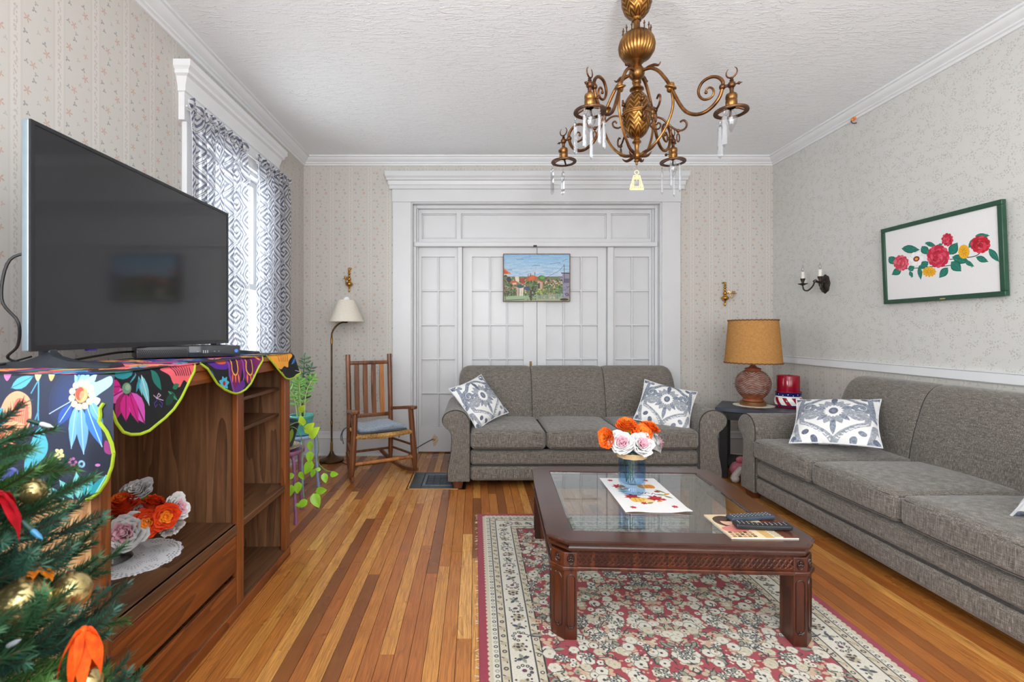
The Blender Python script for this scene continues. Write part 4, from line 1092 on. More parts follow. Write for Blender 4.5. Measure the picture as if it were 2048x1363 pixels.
def drop_sheet(name, top, outline, mat, uvf, nseg=14, trim0=0):
    # outline: list of (s, depth) ; columns from the top edge to the outline
    mb = MB(); n = len(outline)
    def fn(u, v):
        i = min(int(u * (n - 1)), n - 2); f = u * (n - 1) - i
        s = outline[i][0] * (1 - f) + outline[i + 1][0] * f; d = outline[i][1] * (1 - f) + outline[i + 1][1] * f
        return top(s, d * v)
    mb.grid(n - 1, nseg, fn)
    o = obj(name, mb, mat, cl, w=True, uv=uvf)
    obj('lime_edging', MB().tube([top(s, d, .002) for s, d in outline[trim0:]], .0045, 6), M_lime, o, w=True)
    return o
def front_top(s, d, e=0):
    sp = SX1 + .012 + .003 * math.sin(s * 37) + .045 * min(1, d / .2) * .35 + e
    r = .012
    return (sp if d > r else SX1 + .004 + d / r * .008, s, ZT - d)
def FY(px): return 960 * .995 / (950 - px)
def scallop(x0, x1, ys, k=24, p=.62):
    out = []
    for i in range(k + 1):
        t = i / k; out.append((FY(x0) + (FY(x1) - FY(x0)) * t, max(.0005, ys * (math.sin(PI * t ** .9)) ** p)))
    return out
uvF = lambda p: ((p[1] - 1.24) / 1.46, 1 - (1.10 - p[2]) / .27)
sc1 = [(1.268, .085), (1.28, .088), (FY(212), .10), (FY(220), .135), (FY(232), .165), (FY(246), .178), (FY(262), .184), (FY(282), .182), (FY(300), .172), (FY(318), .158), (FY(334), .137), (FY(350), .108), (FY(362), .083), (FY(374), .052), (FY(383), .026), (FY(389), .002)]
drop_sheet('front_drop', front_top, sc1, M_c2, uvF)
sc2 = [(FY(400), .001), (FY(408), .022), (FY(416), .045), (FY(428), .085), (FY(440), .112), (FY(452), .130), (FY(462), .139), (FY(472), .140), (FY(482), .132), (FY(492), .112), (FY(502), .085), (FY(512), .050), (FY(520), .020), (FY(524), .002)]
drop_sheet('front_drop', front_top, sc2, M_c2, uvF)
def corner_top(s, d, e=0):
    p = front_top(min(s, SY1 + .012), d, e)
    if s > SY1 + .012: q = s - SY1 - .012; return (p[0] - q * .35 + d * .25, p[1] + q * .9, ZT - d - q * .05)
    return (p[0], p[1] + d * .12, p[2])
sc3 = [(FY(533), .001), (FY(540), .032), (FY(548), .070), (FY(556), .108), (FY(563), .128), (FY(570), .136), (FY(577), .134), (2.585, .128), (2.605, .122), (2.65, .112), (2.69, .100)]
drop_sheet('front_drop', corner_top, sc3, M_c2, uvF)
def end_top(s, d, e=0):
    return (s, SY0 - .016 - .004 * math.sin(s * 23) - .010 * min(1, d / .1) - e - .006 * math.sin(s * 11 + d * 9), ZT - d)
def EX(px): return (px - 950) * 1.258 / 960
def ED(py): return ZT - (EYE - (py - 664) * 1.258 / 960)
eo = [(SX0 - .02, ED(998))] + [(SX0 + i * .06, ED(998)) for i in range(1, 9)] + [(EX(175), ED(998)), (EX(186), ED(994)), (EX(200), ED(982)), (EX(214), ED(960)), (EX(224), ED(932)), (EX(228), ED(905))]
drop_sheet('end_drop', end_top, eo, M_c1, lambda p: ((p[0] * 960 / 1.258 + 950 + 240) / 480, 1 - (664 - (p[2] - EYE) * 960 / 1.258 - 735) / 270), trim0=9)
# outer edge of the end drop: from the lower lobe up to the notch and the corner
lob = [(EX(228), ED(905)), (EX(225), ED(885)), (EX(217), ED(862)), (EX(207), ED(846)), (EX(204), ED(840)), (EX(207), ED(830)), (EX(206), ED(815)), (EX(212), ED(805))]
def lobe_pt(u, v):
    i = min(int(v * (len(lob) - 1)), len(lob) - 2); f = v * (len(lob) - 1) - i
    x = lob[i][0] * (1 - f) + lob[i + 1][0] * f; d = lob[i][1] * (1 - f) + lob[i + 1][1] * f
    x0 = EX(160); return end_top(x0 + (x - x0) * u, d)
lb_ = obj('lime_edging', MB().tube([end_top(x, d, .003) for x, d in lob], .0048, 6), M_lime, cl, w=True)

# ------------------------------------------------------------------ television
M_blk = plain('black_bezel', C(34, 35, 38), 0.35); M_silver = plain('silver_edge', C(150, 168, 180), 0.35, 0.6, var=.02)
g = G('tv_screen'); g.p(color=C(36, 37, 40), rough=0.085, spec=0.6); M_scr = g.m
TX, TY0, TY1, TZ0, TZ1 = -1.327, 1.4346, 2.584, 1.142, 1.838
tv = thing('television', 'large flat screen television with silver edge on the media stand', 'television', (-1.34, 2.0, ST + .004))
obj('housing', MB().rbox(TX - .030, TX - .0075, TY0, TY1, TZ0, TZ1, .004, 2), M_silver, tv, w=True, ang=50)
obj('rear_cover', MB().rbox(TX - .055, TX - .026, TY0 + .15, TY1 - .15, TZ0 + .05, TZ1 - .18, .02, 2), M_blk, tv, w=True, ang=50)
bz = .012; mb = MB()
mb.bx(TX - .0075, TX, TY0, TY1, TZ1 - bz, TZ1).bx(TX - .0075, TX, TY0, TY1, TZ0, TZ0 + .019).bx(TX - .0075, TX - .0001, TY0, TY0 + bz, TZ0 + .019, TZ1 - bz).bx(TX - .0075, TX - .0001, TY1 - bz, TY1, TZ0 + .019, TZ1 - bz)
obj('bezel', mb, M_blk, tv, w=True, ang=0)
obj('screen', MB().bx(TX - .007, TX - .0025, TY0 + bz, TY1 - bz, TZ0 + .019, TZ1 - bz), M_scr, tv, w=True, ang=0)
obj('sensor_light', MB().rbox(TX - .02, TX - .004, TY0 + .22, TY0 + .26, TZ0 - .006, TZ0, .002, 1), plain('violet_lens', C(86, 70, 200), .3), tv, w=True)
M_foot2 = plain('grey_tv_foot', C(52, 58, 66), .35, .3)
for yy in (TY0 + .075, TY1 - .10):
    vs = []
    prof = [(-.16, .012, .030), (-.155, .014, .032), (-.06, .020, .03), (-.02, .034, .025), (.01, .052, .025), (.03, .034, .026), (.08, .020, .03), (.20, .013, .036), (.215, .010, .036)]
    m = MB(); sec = []
    for (dx, h, w_) in prof: sec += [(TX - .015 + dx, yy - w_, ST + .005), (TX - .015 + dx, yy + w_, ST + .005), (TX - .015 + dx, yy + w_ * .7, ST + .005 + h), (TX - .015 + dx, yy - w_ * .7, ST + .005 + h)]
    fs = []
    for i in range(len(prof) - 1):
        for k in range(4): fs.append((i * 4 + k, i * 4 + (k + 1) % 4, i * 4 + 4 + (k + 1) % 4, i * 4 + 4 + k))
    fs += [(0, 1, 2, 3), tuple(len(sec) - 4 + k for k in range(4))]
    m.add(sec, fs)
    m.rbox(TX - .035, TX + .003, yy - .016, yy + .016, ST + .03, TZ0 + .004, .006, 2)
    obj('stand_foot', m, M_foot2, tv, w=True, ang=50)
# cable box
cb = thing('cable_box', 'black cable box with mesh front and glossy display below the television', 'cable box', M=Matrix.Translation((-1.208, 2.042, ST + .0055)) @ Matrix.Rotation(R(39.6), 4, 'Z'))
obj('case', MB().rbox(-.192, .192, 0, .20, .003, .050, .004, 2), M_blk, cb, ang=50)
obj('glossy_panel', MB().rbox(-.010, .192, -.004, .004, .003, .051, .003, 2), plain('gloss_black', C(40, 44, 50), .08, var=.01), cb, ang=50)
gr = MB()
for i in range(26):
    for j in range(5): gr.lathe([(.0001, 0), (.0024, 0)], 6, Matrix.Translation((-.184 + i * .0066 + (j % 2) * .0033, -.0006, .010 + j * .0062)) @ Matrix.Rotation(R(90), 4, 'X'))
obj('grille', gr, plain('mesh_hole', C(8, 8, 9), .8), cb, ang=0)
obj('display_digits', MB().bx(.020, .028, -.0052, -.004, .026, .028).bx(.044, .048, -.0052, -.004, .020, .032).bx(.052, .056, -.0052, -.004, .020, .032).bx(.060, .064, -.0052, -.004, .020, .032).bx(.086, .092, -.0052, -.004, .026, .028).bx(.104, .108, -.0052, -.004, .026, .028), plain('grey_display_mark', C(140, 146, 154), .5), cb, ang=0)
obj('power_button', MB().lathe([(.0001, 0), (.0075, 0), (.0075, .002), (.0001, .002)], 16, Matrix.Translation((.176, -.004, .027)) @ Matrix.Rotation(R(90), 4, 'X')), plain('blue_button', C(60, 120, 210), .3), cb)
for x in (-.15, .15):
    for y in (.03, .17): obj('foot', MB().lathe([(.0001, 0), (.01, 0), (.01, .004), (.0001, .004)], 10, Matrix.Translation((x, y, 0))), M_blk, cb)
M_cord = plain('black_cord', C(20, 20, 22), .5)
def cord(name, label, pts, r=.004, cat='cord', mt=None, n=6):
    o = obj(name, MB().tube(cr(pts, n), r, 6), mt or M_cord); return tag(o, label, cat)
cord('power_cord', 'black cord looping out from behind the left edge of the television', [(-1.36, 1.50, 1.45), (-1.415, 1.46, 1.42), (-1.43, 1.45, 1.30), (-1.38, 1.45, 1.23), (-1.40, 1.47, 1.16), (-1.45, 1.49, 1.12), (-1.40, 1.52, 1.096), (-1.36, 1.54, 1.094)], .0042)
cord('video_cable', 'black cable lying on the cloth behind the television from foot to cable box', [(-1.44, 1.62, 1.095), (-1.43, 1.70, 1.10), (-1.425, 1.80, 1.11), (-1.42, 1.92, 1.12), (-1.425, 2.04, 1.118), (-1.40, 2.20, 1.11)], .0045)
cord('antenna_wire', 'thin black wire trailing left off the cloth beside the television foot', [(-1.46, 1.58, 1.12), (-1.455, 1.50, 1.105), (-1.452, 1.44, 1.096), (-1.46, 1.38, 1.096), (-1.475, 1.33, 1.096)], .003)

# ================================================================== FLOWERS
def rose_parts(Rr, seed, L=6, h=.75):
    rr = random.Random(seed); outer = MB(); inner = MB()
    for k in range(L):
        t = k / (L - 1); n = [6, 6, 6, 6, 5, 5, 5, 4, 4, 3, 3][min(k, 10)]
        rim = Rr * (1 - .86 * t ** .95); base = Rr * .12; hk = Rr * (.30 + .52 * t ** .8); curl = Rr * .16 * (1 - t) ** 1.5
        for p in range(n):
            ph = 2 * PI * (p + .5 * (k % 2)) / n + rr.uniform(-.15, .15); dl = 2 * PI / n * rr.uniform(.66, .84); jr = rr.uniform(.86, 1.12); hj = rr.uniform(-.07, .07) * Rr
            w1, w2 = rr.uniform(0, 6), rr.uniform(.05, .13)
            def fn(u, v, ph=ph, dl=dl, rim=rim, hk=hk, curl=curl, jr=jr, w1=w1, w2=w2, hj=hj):
                s = 2 * u - 1; e = 1 - .30 * abs(s) ** 2.6 * v
                a = ph + s * dl * (.55 + .45 * math.sin(PI * (.15 + .4 * v)))
                r = rim * jr * (.50 + .50 * v ** 1.2) * e + Rr * .05 * v ** 6 + Rr * w2 * .7 * v * math.sin(s * 4 + w1)
                z = hk + hj * v - Rr * .66 * (1 - v) ** 1.25 * (1 - .35 * t) - Rr * .05 * v ** 8 - Rr * .10 * s * s * v + Rr * w2 * .6 * v * math.cos(s * 5 + w1)
                return (r * math.cos(a), r * math.sin(a), z)
            (inner if t > .62 else outer).grid(5, 5, fn)
    inner.sph((0, 0, Rr * .52), Rr * .17, 10, 8, (1, 1, 1.3))
    return outer, inner
def petal_mat(name, c, c2, sss=.15):
    g = G(name); n = g.noise(g.obj(), 60, 3)
    g.p(color=g.ramp(n, [(.3, c2), (.65, c)]), rough=.7, spec=.2)
    return g.m
M_wht = petal_mat('white_silk', C(222, 221, 220), C(206, 204, 204)); M_pnk = petal_mat('pink_silk', C(226, 178, 190), C(212, 150, 168))
M_org = petal_mat('orange_silk', C(250, 116, 34), C(236, 84, 22)); M_org2 = petal_mat('light_orange_silk', C(250, 140, 50), C(240, 106, 30))
M_red = petal_mat('red_orange_silk', C(232, 74, 24), C(208, 48, 18)); M_yel = petal_mat('yellow_orange_silk', C(248, 150, 40), C(238, 110, 26))
M_stem = plain('green_stem', C(70, 104, 52), .6); M_leafg = plain('green_leaf', C(96, 140, 52), .5)
def flower(name, label, pos, nrm, Rr, mo, mi, seed, base=None, cat='flower', group=None, L=8, leaf=True):
    n = Vector(nrm).normalized(); q = n.to_track_quat('Z', 'Y').to_matrix().to_4x4()
    M = Matrix.Translation(pos) @ q
    root = thing(name, label, cat, group=group, M=M)
    o, i = rose_parts(Rr, seed, L)
    obj('outer_petals', o, mo, root, ang=80); obj('inner_petals', i, mi, root, ang=80)
    obj('calyx', MB().lathe([(.0001, -Rr * .12), (Rr * .13, -Rr * .05), (Rr * .16, Rr * .06), (Rr * .12, Rr * .1)], 10), M_leafg, root)
    if base is not None:
        p = Vector(pos); b = Vector(base); m1 = p - n * .05
        pts = [M.inverted() @ v for v in cr([p - n * .004, p - n * .03, (m1 + b) / 2 + Vector((0, 0, .02)), b], 4)]
        obj('stem', MB().tube(pts, .0022, 5), M_stem, root)
    if leaf:
        lf = MB()
        for a in (seed, seed + 2.4):
            def fn(u, v, a=a):
                w_ = Rr * .26 * math.sin(PI * min(1, v * .95 + .05)); r = Rr * (.15 + .75 * v)
                x, y = r, (u - .5) * 2 * w_
                return (x * math.cos(a) - y * math.sin(a), x * math.sin(a) + y * math.cos(a), -Rr * .06 - Rr * .12 * v)
            lf.grid(2, 5, fn)
        obj('leaf', lf, M_leafg, root, ang=80)
    return root
# blue vase on the coffee table
VX, VY, VZ = .779, 2.385, TT + .0038
M_vase = clear('blue_glass', (.72, .85, .965), 0.02, 1.5)
vs_ = thing('vase', 'blue glass vase with jute band holding orange and white flowers', 'vase', (VX, VY, VZ))
po = [(.0001, .004), (.030, .004), (.052, .003), (.060, .008), (.063, .018), (.061, .030), (.055, .038), (.057, .046), (.0645, .056), (.066, .075), (.066, .150), (.064, .205), (.0655, .208)]
pi_ = [(.0625, .206), (.0615, .150), (.0615, .078), (.058, .060), (.045, .050), (.0001, .048)]
obj('glass_body', MB().lathe(po + pi_, 40), M_vase, vs_, ang=60)
dots = MB()
for i in range(14):
    a = 2 * PI * i / 14; dots.sph((.061 * math.cos(a), .061 * math.sin(a), .019), .004, 8, 6)
obj('base_bead', dots, clear('bead_glass', (.9, .96, 1.0), 0.0, 1.6), vs_)
jb = MB()
for k in range(4): jb.tube([(.0685 * math.cos(2 * PI * i / 28), .0685 * math.sin(2 * PI * i / 28), .182 + k * .006 + .0012 * math.sin(i * 2.1 + k)) for i in range(28)], .0038, 6, closed=True)
obj('jute_band', jb, plain('jute', C(206, 176, 134), .95, bump=.4, scale=200), vs_)
def vp(px, py, d): return ((px - CX) * d / FPX, d, EYE - (py - CY) * d / FPX)
fl = [('orange_ranunculus', 'orange ranunculus at the very top of the blue vase bouquet', (1252, 852, 2.40), (.0, -.35, 1), .056, M_org, M_org2),
      ('orange_ranunculus', 'orange ranunculus drooping at the far left of the blue vase bouquet', (1216, 875, 2.36), (-.9, -.5, .25), .052, M_org, M_org2),
      ('orange_ranunculus', 'orange ranunculus in the middle of the blue vase bouquet above two white roses', (1283, 868, 2.37), (.1, -.7, .8), .054, M_org, M_org2),
      ('orange_ranunculus', 'orange ranunculus at the upper right of the blue vase bouquet', (1298, 857, 2.42), (.35, -.2, .9), .050, M_org, M_org2),
      ('white_rose', 'white rose with pink heart at front left of the blue vase bouquet', (1243, 886, 2.335), (-.2, -.9, .5), .060, M_wht, M_pnk),
      ('white_rose', 'white rose with pink heart at front centre of the blue vase bouquet', (1281, 889, 2.325), (.1, -.9, .5), .058, M_wht, M_pnk),
      ('white_rose', 'white rose seen from its side at the right of the blue vase bouquet', (1308, 886, 2.36), (.9, -.35, .35), .054, M_wht, M_pnk),
      ('white_rose', 'white rose half hidden at the back of the blue vase bouquet', (1258, 872, 2.45), (-.2, .5, .8), .054, M_wht, M_pnk)]
for i, (nm, lb, (px, py, d), nr, r, a, b) in enumerate(fl):
    flower(nm, lb, vp(px, py, d), nr, r, a, b, 30 + i, (VX + random.uniform(-.03, .03), VY + random.uniform(-.03, .03), VZ + .055), group='flowers in the blue vase', L=10 if 'ran' in nm else 7)
# vase in the media stand on a doily
def doily(label, c, r, mt, cat='doily', sy=1.0):
    n = 72; mb = MB(); prof = []
    def rad(a): return r * (1 + .045 * abs(math.sin(a * 9)) - .02)
    vs = []; rings = [0.0, .3, .6, .85, 1.0]
    for z in (0, .0016):
        for k in rings:
            for i in range(n): a = 2 * PI * i / n; vs.append((rad(a) * max(k, .001) * math.cos(a), sy * rad(a) * max(k, .001) * math.sin(a), z))
    fs = []; m = len(rings)
    for s_ in range(2):
        for k in range(m - 1):
            for i in range(n): q = (s_ * m * n + k * n + i, s_ * m * n + k * n + (i + 1) % n, s_ * m * n + (k + 1) * n + (i + 1) % n, s_ * m * n + (k + 1) * n + i); fs.append(q)
    for i in range(n): fs.append(((m - 1) * n + i, (m - 1) * n + (i + 1) % n, (2 * m - 1) * n + (i + 1) % n, (2 * m - 1) * n + i))
    o = obj('doily', mb.add(vs, fs), mt); o.location = c; return tag(o, label, cat)
g = G('lace'); o_ = g.obj(); sp = g.n('SeparateXYZ', {0: o_})
rr_ = g.math('SQRT', g.math('ADD', g.math('MULTIPLY', sp.outputs[0], sp.outputs[0]), g.math('MULTIPLY', sp.outputs[1], sp.outputs[1])))
th_ = g.math('ARCTAN2', sp.outputs[1], sp.outputs[0])
a1 = g.math('SINE', g.math('MULTIPLY', rr_, 520.0)); a2 = g.math('SINE', g.math('MULTIPLY', th_, 60.0))
zone = g.math('GREATER_THAN', g.math('SINE', g.math('ADD', g.math('MULTIPLY', rr_, 95.0), g.math('MULTIPLY', g.math('SINE', g.math('MULTIPLY', th_, 9.0)), 1.4))), -.15)
hole = g.math('MULTIPLY', g.math('MULTIPLY', g.math('GREATER_THAN', a1, -.1), g.math('GREATER_THAN', a2, -.2)), zone)
g.p(color=C(246, 247, 250), rough=.9, alpha=g.math('SUBTRACT', 1.0, hole)); M_lace = g.m
SF = .392
doily('lace doily under the black vase of silk flowers in the media stand', (-1.235, 1.72, SF + .0005), .160, M_lace)
bv = thing('vase', 'black glossy vase of silk flowers inside the media stand', 'vase', (-1.285, 1.70, SF + .0024))
obj('body', MB().lathe([(.0001, 0), (.055, 0), (.062, .004), (.05, .03), (.058, .06), (.085, .10), (.088, .112), (.08, .11), (.05, .06), (.0001, .03)], 28, rib=lambda a, z: 1 + .05 * math.sin(3 * a) * (z / .11)), plain('black_ceramic', C(26, 24, 24), .12), bv, ang=60)
fl = [('white_rose', 'white rose standing highest in the media stand bouquet', (275, 985, 1.76), (.1, -.5, .85), .056, M_wht, M_wht),
      ('orange_ranunculus', 'wide orange ranunculus at upper left of the media stand bouquet', (243, 1012, 1.70), (.0, -.25, 1), .060, M_red, M_org),
      ('orange_ranunculus', 'red orange ranunculus in the middle back of the media stand bouquet', (305, 1008, 1.76), (.2, .1, .9), .044, M_red, M_red),
      ('orange_ranunculus', 'orange ranunculus with yellow heart at front of the media stand bouquet', (295, 1044, 1.68), (.35, -.9, .15), .046, M_red, M_yel),
      ('orange_ranunculus', 'orange ranunculus with yellow heart at right of the media stand bouquet', (332, 1032, 1.70), (.5, -.8, .2), .045, M_red, M_yel),
      ('white_rose', 'large white rose with pink heart at lower left of the media stand bouquet', (252, 1066, 1.64), (.25, -.85, .45), .068, M_wht, M_pnk),
      ('white_rose', 'white rose behind the right orange flower of the media stand bouquet', (348, 1018, 1.76), (.9, -.2, .3), .055, M_wht, M_pnk),
      ('white_rose', 'pale pink rose peeping out amid the media stand bouquet', (282, 1020, 1.75), (.3, -.4, .8), .040, M_wht, M_pnk),
      ('white_rose', 'white rose with drooping petals at lower right of the media stand bouquet', (342, 1052, 1.73), (.6, -.3, -.5), .040, M_wht, M_wht)]
for i, (nm, lb, (px, py, d), nr, r, a, b) in enumerate(fl):
    flower(nm, lb, vp(px, py, d), nr, r, a, b, 60 + i, (-1.285, 1.70, SF + .07), group='silk flowers in the media stand', L=10 if 'ran' in nm else 7)
doily('small lace doily lying on the upper narrow shelf of the media stand', (-1.19, 2.20, .9065), .075, M_lace)
doily('small lace doily hanging near the divider on the middle shelf of the media stand', (-1.16, 2.165, .3925), .085, M_lace)
fg = thing('figurine', 'small white and blue porcelain child figurine behind the flowers in the media stand', 'figurine', (-1.435, 1.80, SF))
obj('body', MB().lathe([(.0001, 0), (.04, 0), (.042, .01), (.034, .08), (.026, .12), (.018, .145), (.012, .152), (.012, .158)], 20), plain('white_porcelain', C(222, 226, 232), .2), fg)
hd = obj('head', MB().sph((0, 0, .178), .026, 16, 12), plain('porcelain_face', C(226, 218, 214), .25), fg)
obj('hair', MB().sph((0, .004, .184), .027, 16, 10, (1, .95, .9)), plain('porcelain_hair', C(206, 208, 212), .25), hd)
obj('collar', MB().lathe([(.012, .15), (.03, .138), (.034, .128), (.028, .126)], 20), plain('blue_porcelain', C(90, 110, 170), .25), fg)
gd = thing('glass_decanter', 'dark patterned glass bottle on the lowest narrow shelf of the media stand', 'bottle', (-1.158, 2.135, .0525))
obj('body', MB().lathe([(.0001, 0), (.038, 0), (.042, .01), (.042, .06), (.036, .11), (.022, .15), (.014, .17), (.014, .185)], 20), plain('smoked_glass', C(58, 62, 72), .15, .2, var=.3, scale=70), gd)
obj('stopper', MB().sph((0, 0, .198), .016, 12, 8), plain('smoked_stopper', C(70, 74, 84), .15), gd)
obj('painted_band', MB().lathe([(.0425, .03), (.0432, .034), (.0432, .052), (.0425, .056)], 20), plain('pink_enamel', C(190, 140, 140), .3, var=.2, scale=90), gd)

# ================================================================== CHRISTMAS TREE
M_ndl = plain('fir_needle', C(46, 94, 58), .55, var=.22, scale=18); M_ndl2 = plain('blue_fir_needle', C(40, 84, 66), .55, var=.22, scale=18); M_ndl3 = plain('bright_fir_needle', C(66, 112, 52), .55, var=.2, scale=18)
M_bark = plain('brown_wire_bark', C(74, 58, 36), .8)
TRX, TRY = -1.0, .62
tree = thing('christmas_tree', 'green artificial christmas tree with ornaments at the lower left corner', 'christmas tree', (TRX, TRY, 0))
def branch_mesh(seed, L):
    rr = random.Random(seed); nd = MB(); wood_ = MB()
    twigs = [((0, 0, 0), (L, 0, -.02 * L), .26)]
    for i in range(7):
        t = .22 + .11 * i; sg = 1 if i % 2 else -1; l = L * (.50 - .30 * t)
        twigs.append(((L * t, 0, -.02 * L * t), (L * t + l * .82, sg * l * .62, rr.uniform(-.02, .05)), 1))
    for (a, b, k) in twigs:
        a = Vector(a); b = Vector(b); d = (b - a); ln = d.length; d.normalize(); wood_.tube([a, b], .0016, 4)
        sd = d.orthogonal().normalized(); n = int(ln / .0009)
        for i in range(n):
            t = i / n
            if k != 1 and t < .25: continue
            an = i * 2.4 + rr.uniform(-.3, .3); rad = (Quaternion(d, an) @ sd)
            nl = .027 * rr.uniform(.75, 1.1) * (1 - .25 * t); p = a + d * (ln * t)
            e = p + rad * nl * .72 + d * nl * .72; s_ = d.cross(rad).normalized() * .0013; up = rad * .0009
            nd.add([p + s_, p - s_, p + s_ * .8 + (e - p) * .6, p - s_ * .8 + (e - p) * .6, e], [(0, 1, 3, 2), (2, 3, 4)])
    return nd, wood_
protos = []
for i, (sd, L, mt) in enumerate(((1, .34, M_ndl), (2, .30, M_ndl2), (3, .26, M_ndl3))):
    nd, wd_ = branch_mesh(sd, L); b = obj('branch', wd_, M_bark, tree); n_ = stuff(obj('needles', nd, mt, b, ang=0)); protos.append((b, L))
def rz_(z):
    for (z0, r0), (z1, r1) in zip(RT[:-1], RT[1:]):
        if z0 <= z <= z1: return r0 + (r1 - r0) * (z - z0) / (z1 - z0)
    return .1
RT = [(.10, .52), (.50, .50), (.62, .46), (.81, .42), (.95, .375), (1.02, .34), (1.07, .27), (1.11, .20), (1.15, .13), (1.42, .04)]
rr = random.Random(17); first = [True] * 3
for lv in range(24):
    z = .36 + lv * .036; r = rz_(z); n = 10 if z < 1.03 else 8
    for k in range(n):
        a = 2 * PI * (k + .37 * lv) / n + rr.uniform(-.15, .15)
        if math.cos(a) < -.5: continue
        i = rr.choice((0, 0, 1, 2)); b, L = protos[i]; sc = rr.uniform(.85, 1.05) * min(1, (r + .05) / L)
        rad = r * rr.uniform(.84, 1.0); tl_ = R(rr.uniform(2, 30))
        M = Matrix.Translation(((rad - L * sc * math.cos(tl_)) * math.cos(a), (rad - L * sc * math.cos(tl_)) * math.sin(a), z - L * sc * math.sin(tl_))) @ Matrix.Rotation(a, 4, 'Z') @ Matrix.Rotation(-tl_, 4, 'Y') @ Matrix.Rotation(rr.uniform(-.5, .5), 4, 'X') @ Matrix.Scale(sc, 4)
        c = b if first[i] else copy_tree(b, tree)
        first[i] = False; c.matrix_local = M
obj('trunk', MB().lathe([(.018, .06), (.014, 1.15), (.004, 1.20)], 8), M_bark, tree)
ts = obj('stand', MB().lathe([(.022, .3), (.024, .10), (.05, .07)], 10), plain('green_metal', C(30, 60, 40), .5), tree)
for k in range(4):
    a = k * PI / 2 + .4; obj('stand_leg', MB().tube([(.02 * math.cos(a), .02 * math.sin(a), .12), (.14 * math.cos(a), .14 * math.sin(a), .05), (.26 * math.cos(a), .26 * math.sin(a), .008)], .007, 6), ts.data.materials[0], ts)
M_gold = plain('gold_ornament', C(206, 186, 128), .16, .85, var=.03, scale=8); M_cap = plain('ornament_cap', C(150, 130, 90), .3, .9)
def ball(label, px, py, d, r):
    o = thing('bauble', label, 'ornament', vp(px, py, d), group='gold baubles on the tree')
    obj('ball', MB().sph((0, 0, 0), r, 28, 18), M_gold, o); obj('cap', MB().lathe([(.0001, r * 1.16), (r * .2, r * 1.14), (r * .22, r * .95)], 12), M_cap, o)
    obj('hook', MB().tube([(r * .1 * math.cos(t * .5), 0, r * 1.2 + r * .1 * math.sin(t * .5)) for t in range(11)], r * .025, 5), M_cap, o)
ball('shiny gold bauble low on the tree, nearest the frame edge', 42, 1205, .74, .037)
ball('gold bauble half hidden behind fir needles beside the oak panel', 142, 1182, .80, .030)
ball('small gold bauble high on the tree in front of the printed cloth', 66, 982, .84, .021)
ball('pale gold bauble at the bottom edge below the orange flower', 172, 1368, .72, .022)
def petalflower(name, label, px, py, d, mt, r, hang, seed):
    o = thing(name, label, 'ornament', vp(px, py, d)); rr = random.Random(seed)
    for k in range(7):
        a = 2 * PI * k / 7 + rr.uniform(-.2, .2); l = r * rr.uniform(.8, 1.3); dr = hang * rr.uniform(.6, 1.3); w0 = rr.uniform(.25, .4)
        def fn(u, v):
            s = 2 * u - 1; w_ = r * w0 * math.sin(PI * min(1, .12 + v * .86)); x = l * math.sin(v * 1.5) * (.75 if hang > r else 1); z = -dr * v ** 1.6 + .1 * r * math.sin(7 * s + 9 * v)
            y = s * w_
            return (x * math.cos(a) - y * math.sin(a), x * math.sin(a) + y * math.cos(a), z)
        obj('petal', MB().grid(4, 8, fn), mt, o, ang=80)
    obj('centre', MB().sph((0, 0, 0), r * .16, 10, 8), mt, o)
M_of = petal_mat('orange_felt', C(238, 96, 24), C(216, 62, 16)); M_of2 = petal_mat('amber_felt', C(226, 134, 20), C(204, 104, 10)); M_rf = petal_mat('red_velvet', C(178, 14, 30), C(148, 8, 22))
petalflower('silk_lily', 'bright orange drooping silk lily hanging low on the tree', 168, 1258, .72, M_of, .034, .075, 3)
petalflower('silk_flower', 'amber orange silk flower tucked in the middle of the tree', 68, 1130, .76, M_of2, .024, .022, 5)
petalflower('silk_poinsettia', 'large red velvet poinsettia on the tree at the frame edge', -14, 985, .70, M_rf, .038, .075, 6)
for i, (px, py, d, c, lb, ax) in enumerate(((14, 1292, .70, (206, 220, 232), 'clear tree light at the lower left of the tree', (.8, 0, .4)), (24, 1330, .70, (40, 110, 160), 'blue tree light at the very bottom of the tree', (.7, 0, .7)), (62, 1058, .72, (60, 130, 170), 'blue tree light just right of the red poinsettia', (.7, 0, -.6)), (78, 846, .86, (206, 220, 226), 'clear tree light highest on the tree against the cloth', (.8, .2, -.3)), (30, 1118, .74, (40, 120, 110), 'teal tree light dangling above the big gold bauble', (.1, 0, -1)))):
    n = Vector(ax).normalized(); o = thing('tree_light', lb, 'light', M=Matrix.Translation(vp(px, py, d)) @ n.to_track_quat('Z', 'Y').to_matrix().to_4x4(), group='miniature lights on the tree')
    obj('bulb', MB().lathe([(.003, 0), (.0042, .006), (.0036, .016), (.0001, .024)], 10), plain('light_bulb_%d' % i, C(*c), .15), o); obj('socket', MB().lathe([(.0001, -.018), (.0036, -.018), (.0042, .002), (.0001, .002)], 10), plain('light_socket', C(24, 60, 50), .5), o)
